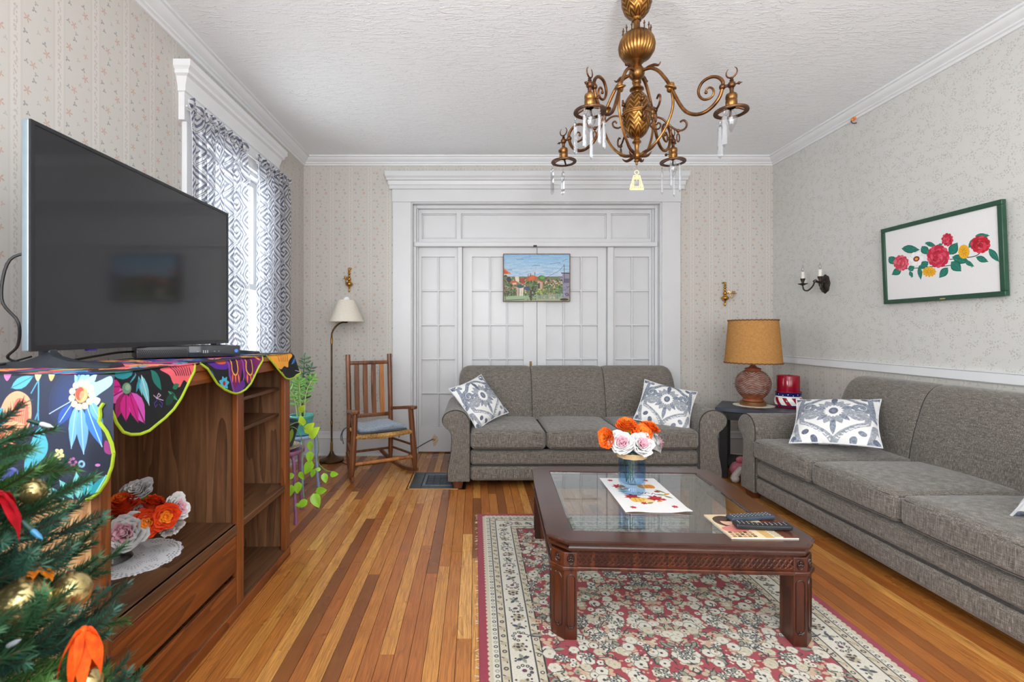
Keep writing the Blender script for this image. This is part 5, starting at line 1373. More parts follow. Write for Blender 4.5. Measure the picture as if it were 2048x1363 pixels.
# ================================================================== CHANDELIER
g = G('antique_brass'); n = g.noise(g.obj(), 14, 4, .6); n2 = g.noise(g.obj(), 90, 3)
g.p(color=g.ramp(n, [(.3, C(86, 60, 34)), (.5, C(134, 94, 50)), (.7, C(172, 126, 70))]), metal=.92, rough=.34); g.bump(n2, .08, .002); M_br = g.m
g = G('dark_bronze'); n = g.noise(g.obj(), 30, 4, .6)
g.p(color=g.ramp(n, [(.3, C(70, 46, 32)), (.7, C(116, 78, 50))]), metal=.85, rough=.4); M_bz = g.m
g = G('embossed_brass'); o_ = g.obj(); sp = g.n('SeparateXYZ', {0: o_}); th = g.math('ARCTAN2', sp.outputs[1], sp.outputs[0])
tri = g.math('ABSOLUTE', g.math('SUBTRACT', g.math('FRACT', g.math('MULTIPLY', th, 9 / (2 * PI))), .5))
hh = g.math('MULTIPLY', g.math('SINE', g.math('ADD', g.math('MULTIPLY', sp.outputs[2], 260.0), g.math('MULTIPLY', tri, 14.0))), g.math('SUBTRACT', 1.0, g.math('MULTIPLY', tri, .9)))
g.p(color=g.ramp(hh, [(.2, C(104, 70, 34)), (.6, C(168, 120, 60))]), metal=.92, rough=.36); g.bump(hh, .25, .003); M_em = g.m
M_cry = clear('cut_crystal', (.84, .86, .88), .02, 2.6)
M_bulb = clear('bulb_glass', (.86, .86, .88), .06, 2.0)
g = G('brown_brass'); n = g.noise(g.obj(), 16, 4, .6)
g.p(color=g.ramp(n, [(.3, C(70, 44, 26)), (.5, C(112, 74, 42)), (.7, C(150, 104, 60))]), metal=.9, rough=.36); M_ab = g.m
ch = thing('chandelier', 'antique brass four arm chandelier with crystal drops hanging from the ceiling', 'chandelier', (.775, 2.3, 0))
obj('canopy', MB().lathe([(.05, ZC), (.062, 2.88), (.066, 2.85), (.072, 2.80), (.070, 2.77), (.058, 2.735), (.040, 2.712), (.024, 2.704), (.021, 2.70), (.021, 2.69), (.0001, 2.69)], 32), M_em, ch, ang=60)
obj('pipe', MB().lathe([(.0155, 2.70), (.0155, 2.61)], 16), M_br, ch)
bowl = obj('fluted_bowl', MB().lathe([(.018, 2.632), (.05, 2.63), (.066, 2.618), (.080, 2.595), (.086, 2.568), (.082, 2.542), (.066, 2.516), (.045, 2.502), (.030, 2.496), (.024, 2.488), (.0001, 2.486)], 210, rib=lambda a, z: 1 - .05 * (1 - abs(math.sin(a * 15))) ** 3 if 2.505 < z < 2.625 else 1), M_br, ch, ang=70)
cr_ = MB()
for k in range(14):
    a = 2 * PI * k / 14; x, y = .064 * math.cos(a), .064 * math.sin(a)
    cr_.tube([(x, y, 2.62), (x, y, 2.638)], .003, 5); cr_.sph((x, y, 2.642), .0052, 8, 6); cr_.sph((x, y, 2.651), .003, 6, 5, (1, 1, 1.6))
obj('crown_finials', cr_, M_bz, bowl)
obj('neck', MB().lathe([(.0001, 2.50), (.032, 2.496), (.034, 2.492), (.026, 2.484), (.020, 2.478), (.024, 2.470), (.034, 2.455), (.037, 2.440), (.034, 2.424), (.024, 2.412), (.018, 2.406), (.021, 2.402), (.021, 2.392), (.017, 2.388), (.019, 2.378), (.018, 2.372), (.032, 2.366), (.033, 2.360), (.018, 2.354), (.016, 2.348), (.02, 2.342)], 28), M_br, ch, ang=50)
obj('urn', MB().lathe([(.016, 2.345), (.036, 2.336), (.052, 2.312), (.061, 2.28), (.065, 2.25), (.0665, 2.246), (.0665, 2.238), (.065, 2.234), (.064, 2.21), (.057, 2.175), (.044, 2.15), (.028, 2.134), (.014, 2.13)], 40), M_em, ch, ang=60)
obj('belt', MB().lathe([(.066, 2.252), (.069, 2.249), (.069, 2.244), (.067, 2.242), (.069, 2.240), (.069, 2.235), (.066, 2.232)], 36), M_br, ch)
obj('finial', MB().lathe([(.014, 2.134), (.016, 2.128), (.012, 2.122), (.020, 2.114), (.021, 2.108), (.012, 2.100), (.009, 2.075), (.012, 2.062), (.018, 2.054), (.020, 2.043), (.016, 2.032), (.007, 2.026), (.013, 2.022), (.013, 2.018), (.006, 2.014), (.005, 2.002), (.0001, 2.0)], 24), M_br, ch, ang=50)
ARM = [(.030, 2.444), (.069, 2.438), (.103, 2.414), (.132, 2.374), (.158, 2.328), (.184, 2.267), (.207, 2.218), (.234, 2.179), (.27, 2.156), (.308, 2.152), (.342, 2.166), (.369, 2.193), (.381, 2.224), (.383, 2.240)]
SCR = [(.383, 2.240), (.385, 2.255), (.375, 2.274), (.355, 2.290), (.33, 2.295), (.302, 2.286), (.286, 2.259), (.289, 2.231), (.308, 2.209), (.334, 2.206), (.348, 2.221), (.345, 2.241), (.331, 2.253), (.318, 2.248), (.317, 2.236)]
INN = [(.167, 2.298), (.174, 2.25), (.171, 2.211), (.156, 2.169), (.132, 2.125), (.098, 2.087), (.058, 2.060), (.023, 2.047), (.012, 2.043)]
def p3(pts): return [(r, 0, z) for r, z in pts]
def prism(x, y, z, L, w_):
    m = MB(); v = [(x, y, z)]
    for zz, k in ((z - .012, 1), (z - L + .012, 1.05)):
        for i in range(6): a = PI / 3 * i; v.append((x + w_ * k * math.cos(a), y + w_ * .55 * k * math.sin(a), zz))
    v.append((x, y, z - L)); f = [(0, 1 + i, 1 + (i + 1) % 6) for i in range(6)] + [(1 + i, 7 + i, 7 + (i + 1) % 6, 1 + (i + 1) % 6) for i in range(6)] + [(13, 7 + (i + 1) % 6, 7 + i) for i in range(6)]
    return m.add(v, f)
for k in range(4):
    a = R(-45 + 90 * k); Ma = Matrix.Rotation(a, 4, 'Z')
    arm = obj('arm', MB().tube(cr(p3(ARM), 5), .0078, 10, M=Ma), M_ab, ch)
    ns = len(cr(p3(SCR), 5)); obj('scroll', MB().tube(cr(p3(SCR), 5), [.0078 - .0042 * i / (ns - 1) for i in range(ns)], 10, M=Ma).sph((.317, 0, 2.236), .007, 8, 6, M=Ma), M_ab, arm)
    obj('lyre_bar', MB().tube(cr(p3(INN), 5), .0062, 8, M=Ma), M_br, arm)
    for (r0, z0_, r1, z1_, up) in ((.05, 2.446, .118, 2.437, 1), (.03, 2.052, .11, 2.083, -1), (.02, 2.04, .075, 2.036, -1)):
        lv = MB().tube(cr([(r0, 0, z0_), ((r0 + r1) / 2, 0, (z0_ + z1_) / 2 + .006 * up), (r1 - .012, 0, z1_ + .001), (r1, 0, z1_ + .013)], 4), [.0065, .0075, .008, .0075, .007, .0065, .006, .0055, .005, .004, .003, .002, .001], 7, M=Ma)
        obj('acanthus_leaf', lv, M_bz, arm)
    kn = Matrix.Translation((.163, 0, 2.313)) @ Matrix.Rotation(R(22), 4, 'Y')
    obj('knuckle', MB().lathe([(.008, .022), (.013, .014), (.014, .009), (.026, .004), (.027, -.001), (.015, -.006), (.013, -.014), (.008, -.02)], 20, Ma @ kn), M_br, arm, ang=50)
    vb = MB().sph((.383, 0, 2.236), .0135, 12, 8, M=Ma).sph((.419, 0, 2.232), .0155, 14, 10, M=Ma).tube([(.383, 0, 2.236), (.419, 0, 2.232)], .0065, 8, M=Ma)
    vb.lathe([(.006, 2.222), (.009, 2.215), (.007, 2.208), (.010, 2.198), (.013, 2.192)], 14, Ma @ Matrix.Translation((.419, 0, 0)))
    vb.tube([(.43, 0, 2.231), (.444, 0, 2.230)], .0032, 6, M=Ma).sph((.447, 0, 2.230), .0062, 8, 6, M=Ma).tube([(.447, 0, 2.230), (.461, 0, 2.229)], [.005, .0006], 6, M=Ma)
    vb.lathe([(.005, 2.246), (.009, 2.250), (.005, 2.255), (.008, 2.259), (.004, 2.263)], 10, Ma @ Matrix.Translation((.419, 0, 0)))
    obj('gas_valve', vb, M_bz, arm)
    cs = [(.419 + .0215 * math.cos(t), 0, 2.284 + .0215 * math.sin(t)) for t in [R(125) + R(290) * i / 20 for i in range(21)]]
    obj('crescent_key', MB().tube(cs, [.0014 + .0022 * math.sin(PI * i / 20) for i in range(21)], 7, M=Ma), M_bz, arm)
    so = obj('socket', MB().lathe([(.0125, 2.196), (.020, 2.193), (.0225, 2.186), (.0225, 2.174), (.021, 2.172), (.021, 2.168), (.0225, 2.166), (.0225, 2.150), (.019, 2.145), (.019, 2.137), (.016, 2.135)], 22, Ma @ Matrix.Translation((.418, 0, 0))), M_br, arm, ang=50)
    sw = so and obj('switch_key', MB().tube([(.418, .02, 2.168), (.418, .034, 2.168)], .003, 6, M=Ma).rbox(.414, .422, .032, .044, 2.161, 2.175, .002, 1, M=Ma), M_bz, arm)
    rg = MB(); ctr = Ma @ Matrix.Translation((.417, 0, 2.120))
    rg.lathe([(.050, .002), (.0665, .004), (.068, .0), (.0665, -.004), (.050, -.002), (.049, 0), (.050, .002)], 36, ctr)
    for i in range(4): b = i * PI / 2 + .4; rg.tube([(.016 * math.cos(b), .016 * math.sin(b), .016), (.03 * math.cos(b), .03 * math.sin(b), .012), (.052 * math.cos(b), .052 * math.sin(b), .001)], .0045, 6, M=ctr)
    obj('gallery_ring', rg, M_bz, arm, ang=50)
    if k != 2:
        bl = MB().lathe([(.008, .01), (.012, .0), (.019, -.012), (.023, -.026), (.021, -.044), (.014, -.062), (.006, -.078), (.0005, -.086)], 24, ctr, rib=lambda a_, z_: 1 + .06 * math.sin(6 * a_ + z_ * 160))
        obj('crystal_bulb', bl, M_bulb, arm, ang=80)
    for j, b in enumerate({0: (2.6, 4.6), 1: (.3, 1.5, 3.4, 4.1), 2: (.6, 5.4), 3: (.2, 1.2, 2.5, 3.6, 5.0)}[k]):
        x, y = .062 * math.cos(b), .062 * math.sin(b); L = (.150, .138, .132, .155, .145)[j]
        hk = MB().tube([(x, y, -.002), (x, y, -.016)], .0008, 5).lathe([(.0001, -.012), (.006, -.017), (.006, -.021), (.0001, -.026)], 8, Matrix.Translation((x, y, 0)))
        pz = prism(x, y, -.026, L, .0108)
        m = MB(); m.add(hk.v, hk.f, ctr); m.add(pz.v, pz.f, ctr)
        obj('crystal_drop', m, M_cry, arm, ang=0)
GA = [(.04, 2.215), (.066, 2.222), (.095, 2.232), (.125, 2.226), (.15, 2.206), (.175, 2.186), (.205, 2.172), (.23, 2.176), (.246, 2.192), (.246, 2.212), (.232, 2.222), (.216, 2.214)]
GS = [(.06, 2.215), (.068, 2.19), (.09, 2.175), (.112, 2.180), (.118, 2.198), (.106, 2.206), (.098, 2.196)]
for k in range(4):
    Ma = Matrix.Rotation(R(4 + 90 * k), 4, 'Z')
    ga = obj('side_arm', MB().tube(cr(p3(GA), 5), .0048, 8, M=Ma).tube(cr(p3(GS), 5), .0042, 7, M=Ma), M_bz, ch)
    rl = [(.058 + .021 * math.cos(t * PI / 8), 0, 2.218 + .021 * math.sin(t * PI / 8)) for t in range(16)]
    obj('ring', MB().tube(rl, .004, 6, closed=True, M=Ma), M_bz, ga)
    lp = [(.205 + .007 * math.cos(t * PI / 6), 0, 2.137 + .020 * math.sin(t * PI / 6)) for t in range(12)]
    obj('pull_loop', MB().sph((.205, 0, 2.170), .009, 8, 6, M=Ma).tube(lp, .0034, 6, closed=True, M=Ma).tube([(.205, 0, 2.168), (.205, 0, 2.155)], .002, 5, M=Ma), M_bz, ga)
    fig = MB().sph((.060, 0, 2.262), .010, 10, 8, (1, 1, 1.7), M=Ma).sph((.066, 0, 2.286), .0085, 10, 8, M=Ma).tube(cr([(.058, 0, 2.25), (.046, .004, 2.268), (.052, .004, 2.288), (.064, 0, 2.296)], 4), .0036, 6, M=Ma).lathe([(.004, 2.294), (.006, 2.298), (.004, 2.302), (.005, 2.308), (.0001, 2.31)], 8, Ma @ Matrix.Translation((.068, 0, 0))).tube([(.058, 0, 2.236), (.06, 0, 2.25)], .006, 6, M=Ma)
    obj('cast_figure', fig, M_bz, ga)
pd = obj('pendant_string', MB().tube([(0, 0, 2.002), (0, 0, 1.975)], .0008, 5), M_bz, ch)
om = thing('hanging_ornament', 'small cream lattice bell ornament dangling below the chandelier', 'ornament', (.775, 2.3, 1.975))
M_lb = plain('cream_lattice', C(236, 216, 160), .6, var=.1, scale=160)
obj('loop', MB().tube([(.010 * math.cos(t * PI / 8), 0, -.010 + .010 * math.sin(t * PI / 8)) for t in range(16)], .0018, 6, closed=True), M_lb, om)
bm_ = MB(); ol = [(-.016, -.026), (.016, -.026), (.024, -.05), (.034, -.088), (.016, -.092), (-.010, -.092), (-.032, -.094), (-.026, -.06)]; il = [(-.005, -.05), (.005, -.05), (.012, -.066), (.010, -.078), (-.010, -.078), (-.012, -.066)]
for x in range(-3, 4):
    for z in range(0, 8):
        xx, zz = x * .0088, -.03 - z * .0085; w_ = .015 + .017 * z / 7
        if abs(xx) < w_ and not (abs(xx) < .011 and -.08 < zz < -.046): bm_.tube([(xx + .0044 * math.cos(t * PI / 4), 0, zz + .0044 * math.sin(t * PI / 4)) for t in range(8)], .0017, 4, closed=True)
for sg in (-1, 1): bm_.tube([(sg * .015, 0, -.026), (sg * .022, 0, -.055), (sg * .033, 0, -.092)], .0028, 5)
bm_.tube([(-.033, 0, -.092), (.033, 0, -.090)], .0026, 5).tube([(-.016, 0, -.026), (.016, 0, -.026)], .0026, 5).tube([(0, 0, -.02), (0, 0, -.05)], .0012, 4)
obj('bell', bm_, M_lb, om)

# ================================================================== ROCKING CHAIR
M_ch = wood('maple_stain', C(58, 30, 15), C(108, 62, 33), (30, 30, 3.5), .32, .25, .05, C(138, 86, 48)); M_chl = wood('honey_maple', C(110, 60, 28), C(164, 102, 52), (30, 30, 3.5), .34, .25, .05, C(186, 122, 66))
rc = thing('rocking_chair', 'old wooden rocking chair with slatted back and woven rush seat by the floor lamp', 'rocking chair', (-.748, 3.955, 0), R(29.7))
def turned(pts, r): return MB().tube(cr(pts, 5), r, 12)
for sg in (-1, 1):
    n_ = 11; P = cr([(sg * .272, 0, .03), (sg * .262, .0, .18), (sg * .250, .004, .36), (sg * .238, .012, .552)], 4); rs = [.014 + .0115 * min(1, i / 3) - .003 * max(0, (i - 6) / 6) for i in range(len(P))]
    obj('front_leg', MB().tube(P, rs, 12), M_ch, rc)
    P = cr([(sg * .192, .385, .035), (sg * .190, .375, .30), (sg * .189, .380, .55), (sg * .190, .41, .965), (sg * .190, .412, .985)], 5); rs = [.0215] * (len(P) - 3) + [.020, .016, .007]; rs[0] = .013; rs[1] = .016
    obj('rear_post', MB().tube(P, rs, 12), M_ch, rc)
    ro = []
    for i in range(15):
        t = i / 14; y = -.05 + .61 * t; ro.append((y, .018 + .20 * (t - .36) ** 2))
    o2 = [(y, z - .015) for y, z in ro] + [(y, z + .014) for y, z in ro[::-1]]
    xx = lambda y: sg * (.272 - .205 * max(0, y))
    obj('rocker', MB().ext(o2, -.012, .012, lambda y, z, c: (xx(y) + c, y, z)), M_ch, rc, ang=30)
    m = MB(); out = [(-.045, -.030), (-.06, .0), (-.04, .032), (.04, .028), (.2, .018), (.40, .016), (.40, -.016), (.2, -.02), (.04, -.028)]
    m.ext([(b, a) for a, b in out], -.014, .014, lambda x, y, c: (sg * (.246 - .052 * max(0, y) / .4) + x * sg, y, .566 + c - .06 * max(0, y) / .4))
    obj('armrest', m, M_ch, rc, ang=30, bevel=.006)
    for (z, y0, y1) in ((.16, .0, .395), (.24, .0, .39)): obj('side_stretcher', turned([(sg * .265, y0, z), (sg * .230, .2, z), (sg * .192, y1 - .01, z)], .010), M_ch, rc)
obj('front_stretcher', turned([(-.265, 0, .145), (0, 0, .145), (.265, 0, .145)], .0155), M_chl, rc)
obj('rear_stretcher', turned([(-.19, .38, .15), (0, .38, .15), (.19, .38, .15)], .011), M_ch, rc)
obj('crest_rail', MB().rbox(-.184, .184, .394, .414, .912, .945, .008, 2), M_ch, rc, ang=50)
obj('lower_rail', MB().rbox(-.184, .184, .368, .388, .445, .480, .008, 2), M_ch, rc, ang=50)
for i in range(4):
    x = -.114 + i * .076
    obj('slat', MB().grid(1, 8, lambda u, v: (x - .0195 + .033 * u, .376 + .028 * v + .016 * math.sin(PI * v) - .004, .478 + .438 * v)).grid(1, 8, lambda u, v: (x - .0195 + .033 * u, .376 + .028 * v + .016 * math.sin(PI * v) + .004, .478 + .438 * v), flip=True).ext([(-.0195, 0), (.0195, 0), (.0195, .438), (-.0195, .438)], -.0035, .0035, lambda a, b, c: (x + a, .376 + .028 * b / .438 + .016 * math.sin(PI * b / .438) + c, .478 + b)), M_chl if i == 3 else M_ch, rc, ang=0)
g = G('rush_weave'); o_ = g.obj(); sp = g.n('SeparateXYZ', {0: o_}); w_ = g.math('SINE', g.math('MULTIPLY', sp.outputs[0], 620.0)); nz = g.noise(o_, 60, 3)
g.p(color=g.ramp(g.math('ADD', g.math('MULTIPLY', w_, .25), nz), [(.2, C(120, 82, 40)), (.5, C(196, 150, 84)), (.8, C(222, 182, 116))]), rough=.8); g.bump(w_, .5, .004); M_rush = g.m
seat = obj('rush_seat', MB().rbox(-.238, .238, .005, .395, .345, .372, .012, 2, lambda x, y, z: (x * (1 - .22 * y / .4), y, z - .012 * max(0, 1 - (x / .2) ** 2) * (1 if z < .36 else .6)), seg=6), M_rush, rc, ang=80)
cd_ = MB()
for i in range(46):
    x = -.236 + i * .0105; dz = -.012 * max(0, 1 - (x / .2) ** 2)
    cd_.tube([(x, .012, .374 + dz * .6), (x, -.012, .368 + dz), (x, -.016, .358 + dz), (x, -.010, .345 + dz), (x, .014, .343 + dz)], .0050, 5)
obj('seat_edge_wrap', cd_, M_rush, seat)
cu = thing('seat_cushion', 'flat blue grey seat cushion with ties on the rocking chair', 'cushion', (-.748, 3.955, .373), R(29.7))
M_den = fabric('denim_cushion', C(92, 108, 126), C(142, 156, 172), C(184, 194, 206)); M_slate = plain('slate_band', C(70, 76, 86), .85)
f_ = lambda x, y, z: (x * (1 - .18 * y / .4), y, z + .010 * math.sin(x * 17) * (1 if z > .02 else .2) + .008 * math.cos(x * 9 + y * 8) * (1 if z > .02 else .0))
obj('pad', MB().rbox(-.205, .205, .012, .36, .012, .050, .018, 3, f_, seg=8), M_den, cu, ang=80)
obj('side_band', MB().rbox(-.208, .208, .010, .362, .0, .020, .010, 2, lambda x, y, z: (x * (1 - .18 * y / .4), y, z), seg=6), M_slate, cu, ang=80)
for sg in (-1, 1):
    tm = MB()
    for j in (0, 1): tm.tube(cr([(sg * .205, .34, .01), (sg * (.245 + .004 * j), .335, -.01), (sg * (.262 + .01 * j), .33, -.06), (sg * (.25 + .022 * j), .325 - .01 * j, -.13 + .03 * j)], 5), .0045, 5, flat=.35)
    obj('tie', tm, M_slate, cu)

# ================================================================== FLOOR LAMP
g = G('bronze_lamp'); n = g.noise(g.obj(), 20, 4); g.p(color=g.ramp(n, [(.3, C(66, 50, 34)), (.7, C(112, 88, 58))]), metal=.85, rough=.38); M_lamp = g.m
def shade_mat(name, c, c2, sc=260):
    g = G(name); o_ = g.obj(); a = g.noise(g.vec(o_, (sc, sc, 40)), 1, 2); b = g.noise(g.vec(o_, (40, 40, sc)), 1, 2)
    col = g.ramp(g.math('MULTIPLY', g.math('ADD', a, b), .5), [(.35, c2), (.62, c)])
    df = g.n('BsdfDiffuse', {'Color': col}); tl = g.n('BsdfTranslucent', {'Color': col}); mx = g.n('MixShader', {0: .3, 1: df.outputs[0], 2: tl.outputs[0]})
    g.t.links.new(mx.outputs[0], g.o.inputs[0]); return g.m
fl_ = thing('floor_lamp', 'bronze bridge floor lamp with cream shade left of the rocking chair', 'floor lamp', (-1.335, 4.47, 0))
obj('base', MB().lathe([(.0001, .002), (.108, .002), (.112, .008), (.112, .018), (.104, .024), (.085, .030), (.055, .040), (.034, .056), (.022, .072), (.014, .095), (.0001, .095)], 40), M_lamp, fl_, ang=50)
obj('pole', MB().tube(cr([(0, 0, .08), (0, 0, .6), (0, 0, 1.0), (0, 0, 1.16), (.006, 0, 1.20), (.03, 0, 1.245), (.07, 0, 1.28), (.10, 0, 1.292), (.13, 0, 1.295)], 6), .0085, 12), M_lamp, fl_)
obj('collar', MB().lathe([(.0085, 1.09), (.0115, 1.093), (.0115, 1.145), (.0085, 1.15)], 14).lathe([(.0085, .34), (.0112, .345), (.0112, .37), (.0085, .375)], 14).lathe([(.0085, .18), (.0115, .17), (.012, .09)], 14), plain('brass_collar', C(140, 104, 58), .35, .9), fl_)
obj('socket', MB().lathe([(.009, 1.285), (.017, 1.295), (.017, 1.35), (.012, 1.36)], 14, Matrix.Translation((.135, 0, 0))), M_lamp, fl_)
sh = obj('lamp_shade', MB().lathe([(.152, 1.298), (.158, 1.298), (.078, 1.498), (.074, 1.498), (.152, 1.298)], 48, Matrix.Translation((.138, 0, 0))), shade_mat('cream_linen_shade', C(246, 241, 230), C(234, 227, 213)), fl_)
obj('shade_trim', MB().tube([(.138 + .158 * math.cos(2 * PI * i / 48), .158 * math.sin(2 * PI * i / 48), 1.300) for i in range(48)], .0035, 6, closed=True).tube([(.138 + .078 * math.cos(2 * PI * i / 48), .078 * math.sin(2 * PI * i / 48), 1.497) for i in range(48)], .003, 6, closed=True), plain('shade_binding', C(224, 214, 196), .8), sh)
obj('bulb', MB().lathe([(.014, 1.36), (.016, 1.39), (.028, 1.46), (.032, 1.49), (.028, 1.515), (.014, 1.53), (.0001, 1.533)], 20, Matrix.Translation((.138, 0, 0))), plain('frosted_bulb', C(236, 238, 242), .25), fl_)
cord('lamp_cord', 'dark cord running from the floor lamp base across the floor behind the rocking chair', [(-1.24, 4.42, .010), (-1.1, 4.30, .004), (-.95, 4.36, .004), (-.80, 4.47, .004), (-.66, 4.60, .010), (-.58, 4.70, .06), (-.45, 4.762, .125), (-.405, 4.775, .14)], .0042)
co = thing('cable_hole', 'ragged tan patch with a plugged cord in the white door bottom', 'wall plate', (-.405, YD - .001, .135))
pt = [(-.030, .0), (.0, .055), (.012, .040), (.034, .018), (.040, -.01), (.028, -.04), (.004, -.072), (-.012, -.068), (-.014, -.03)]
obj('bare_patch', MB().ext(pt, -.0016, .0, lambda a, b, c: (a, c, b)), plain('bare_wood_patch', C(196, 182, 156), .8, var=.12, scale=60), co, ang=0)
obj('socket', MB().lathe([(.0001, 0), (.012, 0), (.011, .010), (.006, .014), (.0001, .014)], 14, Matrix.Rotation(R(90), 4, 'X')), plain('tan_plug', C(196, 140, 78), .5), co)

# ================================================================== FLOOR REGISTER
rg_ = thing('floor_register', 'dark metal floor vent set in the boards beside the rocking chair', 'floor vent', (-.32, 3.895, 0))
M_reg = plain('worn_grey_iron', C(72, 80, 86), .4, .4, var=.16, scale=18); M_duct = plain('dark_duct', C(18, 20, 24), .8)
x0, x1, y0, y1 = RG
obj('duct', MB().bx(x0 + .02, x1 - .02, y0 + .02, y1 - .02, -.012, -.008), M_duct, rg_, w=True, ang=0)
mb = MB(); b1 = .05
mb.bx(x0 + .012, x0 + .10, y0 + .012, y1 - .012, -.006, .003).bx(x1 - .06, x1 - .012, y0 + .012, y1 - .012, -.006, .003).bx(x0 + .1, x1 - .06, y0 + .012, y0 + .07, -.006, .003).bx(x0 + .1, x1 - .06, y1 - .06, y1 - .012, -.006, .003)
obj('flange', mb, M_reg, rg_, w=True, bevel=.002)
mb = MB().bx(x0 + .105, x0 + .13, y0 + .08, y1 - .07, -.006, .005).bx(x0 + .13, x1 - .06, y0 + .08, y0 + .10, -.006, .005).bx(x0 + .13, x1 - .06, y1 - .09, y1 - .07, -.006, .005)
obj('inner_frame', mb, plain('lighter_iron', C(108, 114, 122), .4, .4, var=.1), rg_, w=True, bevel=.002)
M_lv = plain('blue_grey_iron', C(46, 60, 76), .35, .5, var=.15, scale=30)
for i in range(4):
    x = x0 + .155 + i * .05; obj('louver', MB().bx(x - .02, x + .022, y0 + .10, y1 - .09, -.007, -.002), M_lv, rg_, w=True, ang=0)
    obj('bar', MB().bx(x + .023, x + .028, y0 + .10, y1 - .09, -.006, .003), M_reg, rg_, w=True, ang=0)
for i in range(6):
    y = y0 + .125 + i * .032; obj('cross_bar', MB().bx(x0 + .13, x1 - .06, y, y + .003, -.006, .001), M_reg, rg_, w=True, ang=0)
obj('wooden_frame', MB().bx(x0, x1, y0, y0 + .012, -.01, .002).bx(x0, x1, y1 - .012, y1, -.01, .002).bx(x0, x0 + .012, y0, y1, -.01, .002).bx(x1 - .012, x1, y0, y1, -.01, .002), wood('light_oak_strip', C(176, 118, 64), C(214, 160, 100), (4, 40, 40), .4), rg_, w=True, ang=0)

# ================================================================== WALL SCONCES AND PICTURES
M_gb = plain('polished_brass', C(190, 142, 72), .2, .95, var=.06, scale=20)
def brass_sconce(label, x, z, sx, up):
    r = thing('wall_sconce', label, 'sconce', (x, YB - .03, z), group='brass candle sconces on the back wall')
    if up: obj('hanging_loop', MB().tube([(.017 * math.cos(t * PI / 8), .02, .128 + .009 * math.sin(t * PI / 8)) for t in range(16)], .0042, 6, closed=True), M_gb, r)
    else: obj('hanging_plate', MB().bx(-.020, .020, .012, .022, .118, .134), plain('green_brass', C(150, 146, 70), .3, .7), r, bevel=.003)
    pf = [(.004, .13), (.008, .12), (.005, .112), (.013, .104), (.013, .098), (.006, .092), (.014, .084), (.014, .076), (.006, .068), (.011, .060), (.012, .050), (.006, .042), (.016, .034), (.019, .022), (.014, .012), (.008, .004), (.022, -.006), (.034, -.018), (.036, -.026), (.030, -.038), (.014, -.048), (.008, -.056), (.010, -.064), (.005, -.070), (.008, -.082), (.009, -.090), (.005, -.10), (.0001, -.104)]
    obj('stem', MB().lathe(pf, 20), M_gb, r, ang=60)
    d = Vector((sx, -.6, 0)).normalized()
    A = [Vector((0, 0, .022)), d * .022 + Vector((0, 0, .026)), d * .04 + Vector((0, 0, .016)), d * .045 + Vector((0, 0, -.012)), d * .058 + Vector((0, 0, -.026)), d * .072 + Vector((0, 0, -.010)), d * .074 + Vector((0, 0, .014))]
    obj('arm', MB().tube(cr(A, 5), .0038, 7).tube(cr([d * .02 + Vector((0, 0, .026)), d * .032 + Vector((0, 0, .04)), d * .044 + Vector((0, 0, .03)), d * .036 + Vector((0, 0, .022))], 5), .003, 6), M_gb, r)
    obj('candle_cup', MB().lathe([(.004, .012), (.026, .016), (.028, .020), (.010, .021), (.011, .028), (.013, .040), (.011, .041), (.008, .026)], 18, Matrix.Translation(d * .074)), M_gb, r, ang=50)
brass_sconce('brass candle sconce on the back wall above the cream floor lamp', bX(700), 1.69, -.12, True)
brass_sconce('brass candle sconce on the back wall above the tan table lamp', bX(1447), 1.555, 1.2, False)
M_iron = plain('dark_bronze_iron', C(62, 54, 50), .45, .7, var=.1); M_candle = plain('white_candle_sleeve', C(226, 222, 214), .5)
ws = thing('wall_sconce', 'dark iron two candle electric sconce on the right wall', 'sconce', (XR, 3.985, 1.60))
obj('backplate', MB().lathe([(.0001, .022), (.03, .020), (.036, .014), (.05, .010), (.058, .0), (.0001, 0)], 28, Matrix.Rotation(R(-90), 4, 'Y') @ Matrix.Diagonal((1.35, 1, 1, 1)), rib=lambda a, z: 1 + .05 * math.cos(8 * a)), M_iron, ws, ang=50)
obj('boss', MB().sph((-.03, 0, 0), .022, 14, 10, (1, 1, 1.2)).sph((-.03, 0, -.035), .012, 10, 8), M_iron, ws)
for sg in (-1, 1):
    ex, ey = -.155 if sg > 0 else -.125, .045 if sg > 0 else -.115
    A = [(-.025, 0, .0), (-.05, ey * .3, .022), (-.07, ey * .5, .018), (-.085, ey * .65, -.018), (ex * .75, ey * .85, -.05), (ex * .93, ey, -.045), (ex, ey, -.012), (ex, ey, .0)]
    am = obj('arm', MB().tube(cr(A, 5), .0062, 8).tube(cr([(-.05, ey * .3, .022), (-.065, ey * .42, .036), (-.08, ey * .55, .026), (-.072, ey * .5, .014)], 5), .0045, 6), M_iron, ws)
    T = Matrix.Translation((ex, ey, 0))
    obj('drip_pan', MB().lathe([(.005, -.010), (.014, -.004), (.034, .004), (.037, .008), (.012, .008), (.009, .016), (.013, .03), (.018, .045), (.019, .05), (.014, .05)], 22, T), M_iron, am, ang=50)
    obj('candle_sleeve', MB().lathe([(.0125, .05), (.0125, .105), (.0001, .106)], 16, T), M_candle, am)
    obj('flame_bulb', MB().lathe([(.007, .106), (.008, .112), (.0115, .124), (.0118, .132), (.008, .148), (.003, .160), (.0001, .166)], 16, T), M_bulb, am)

def framed(): pass
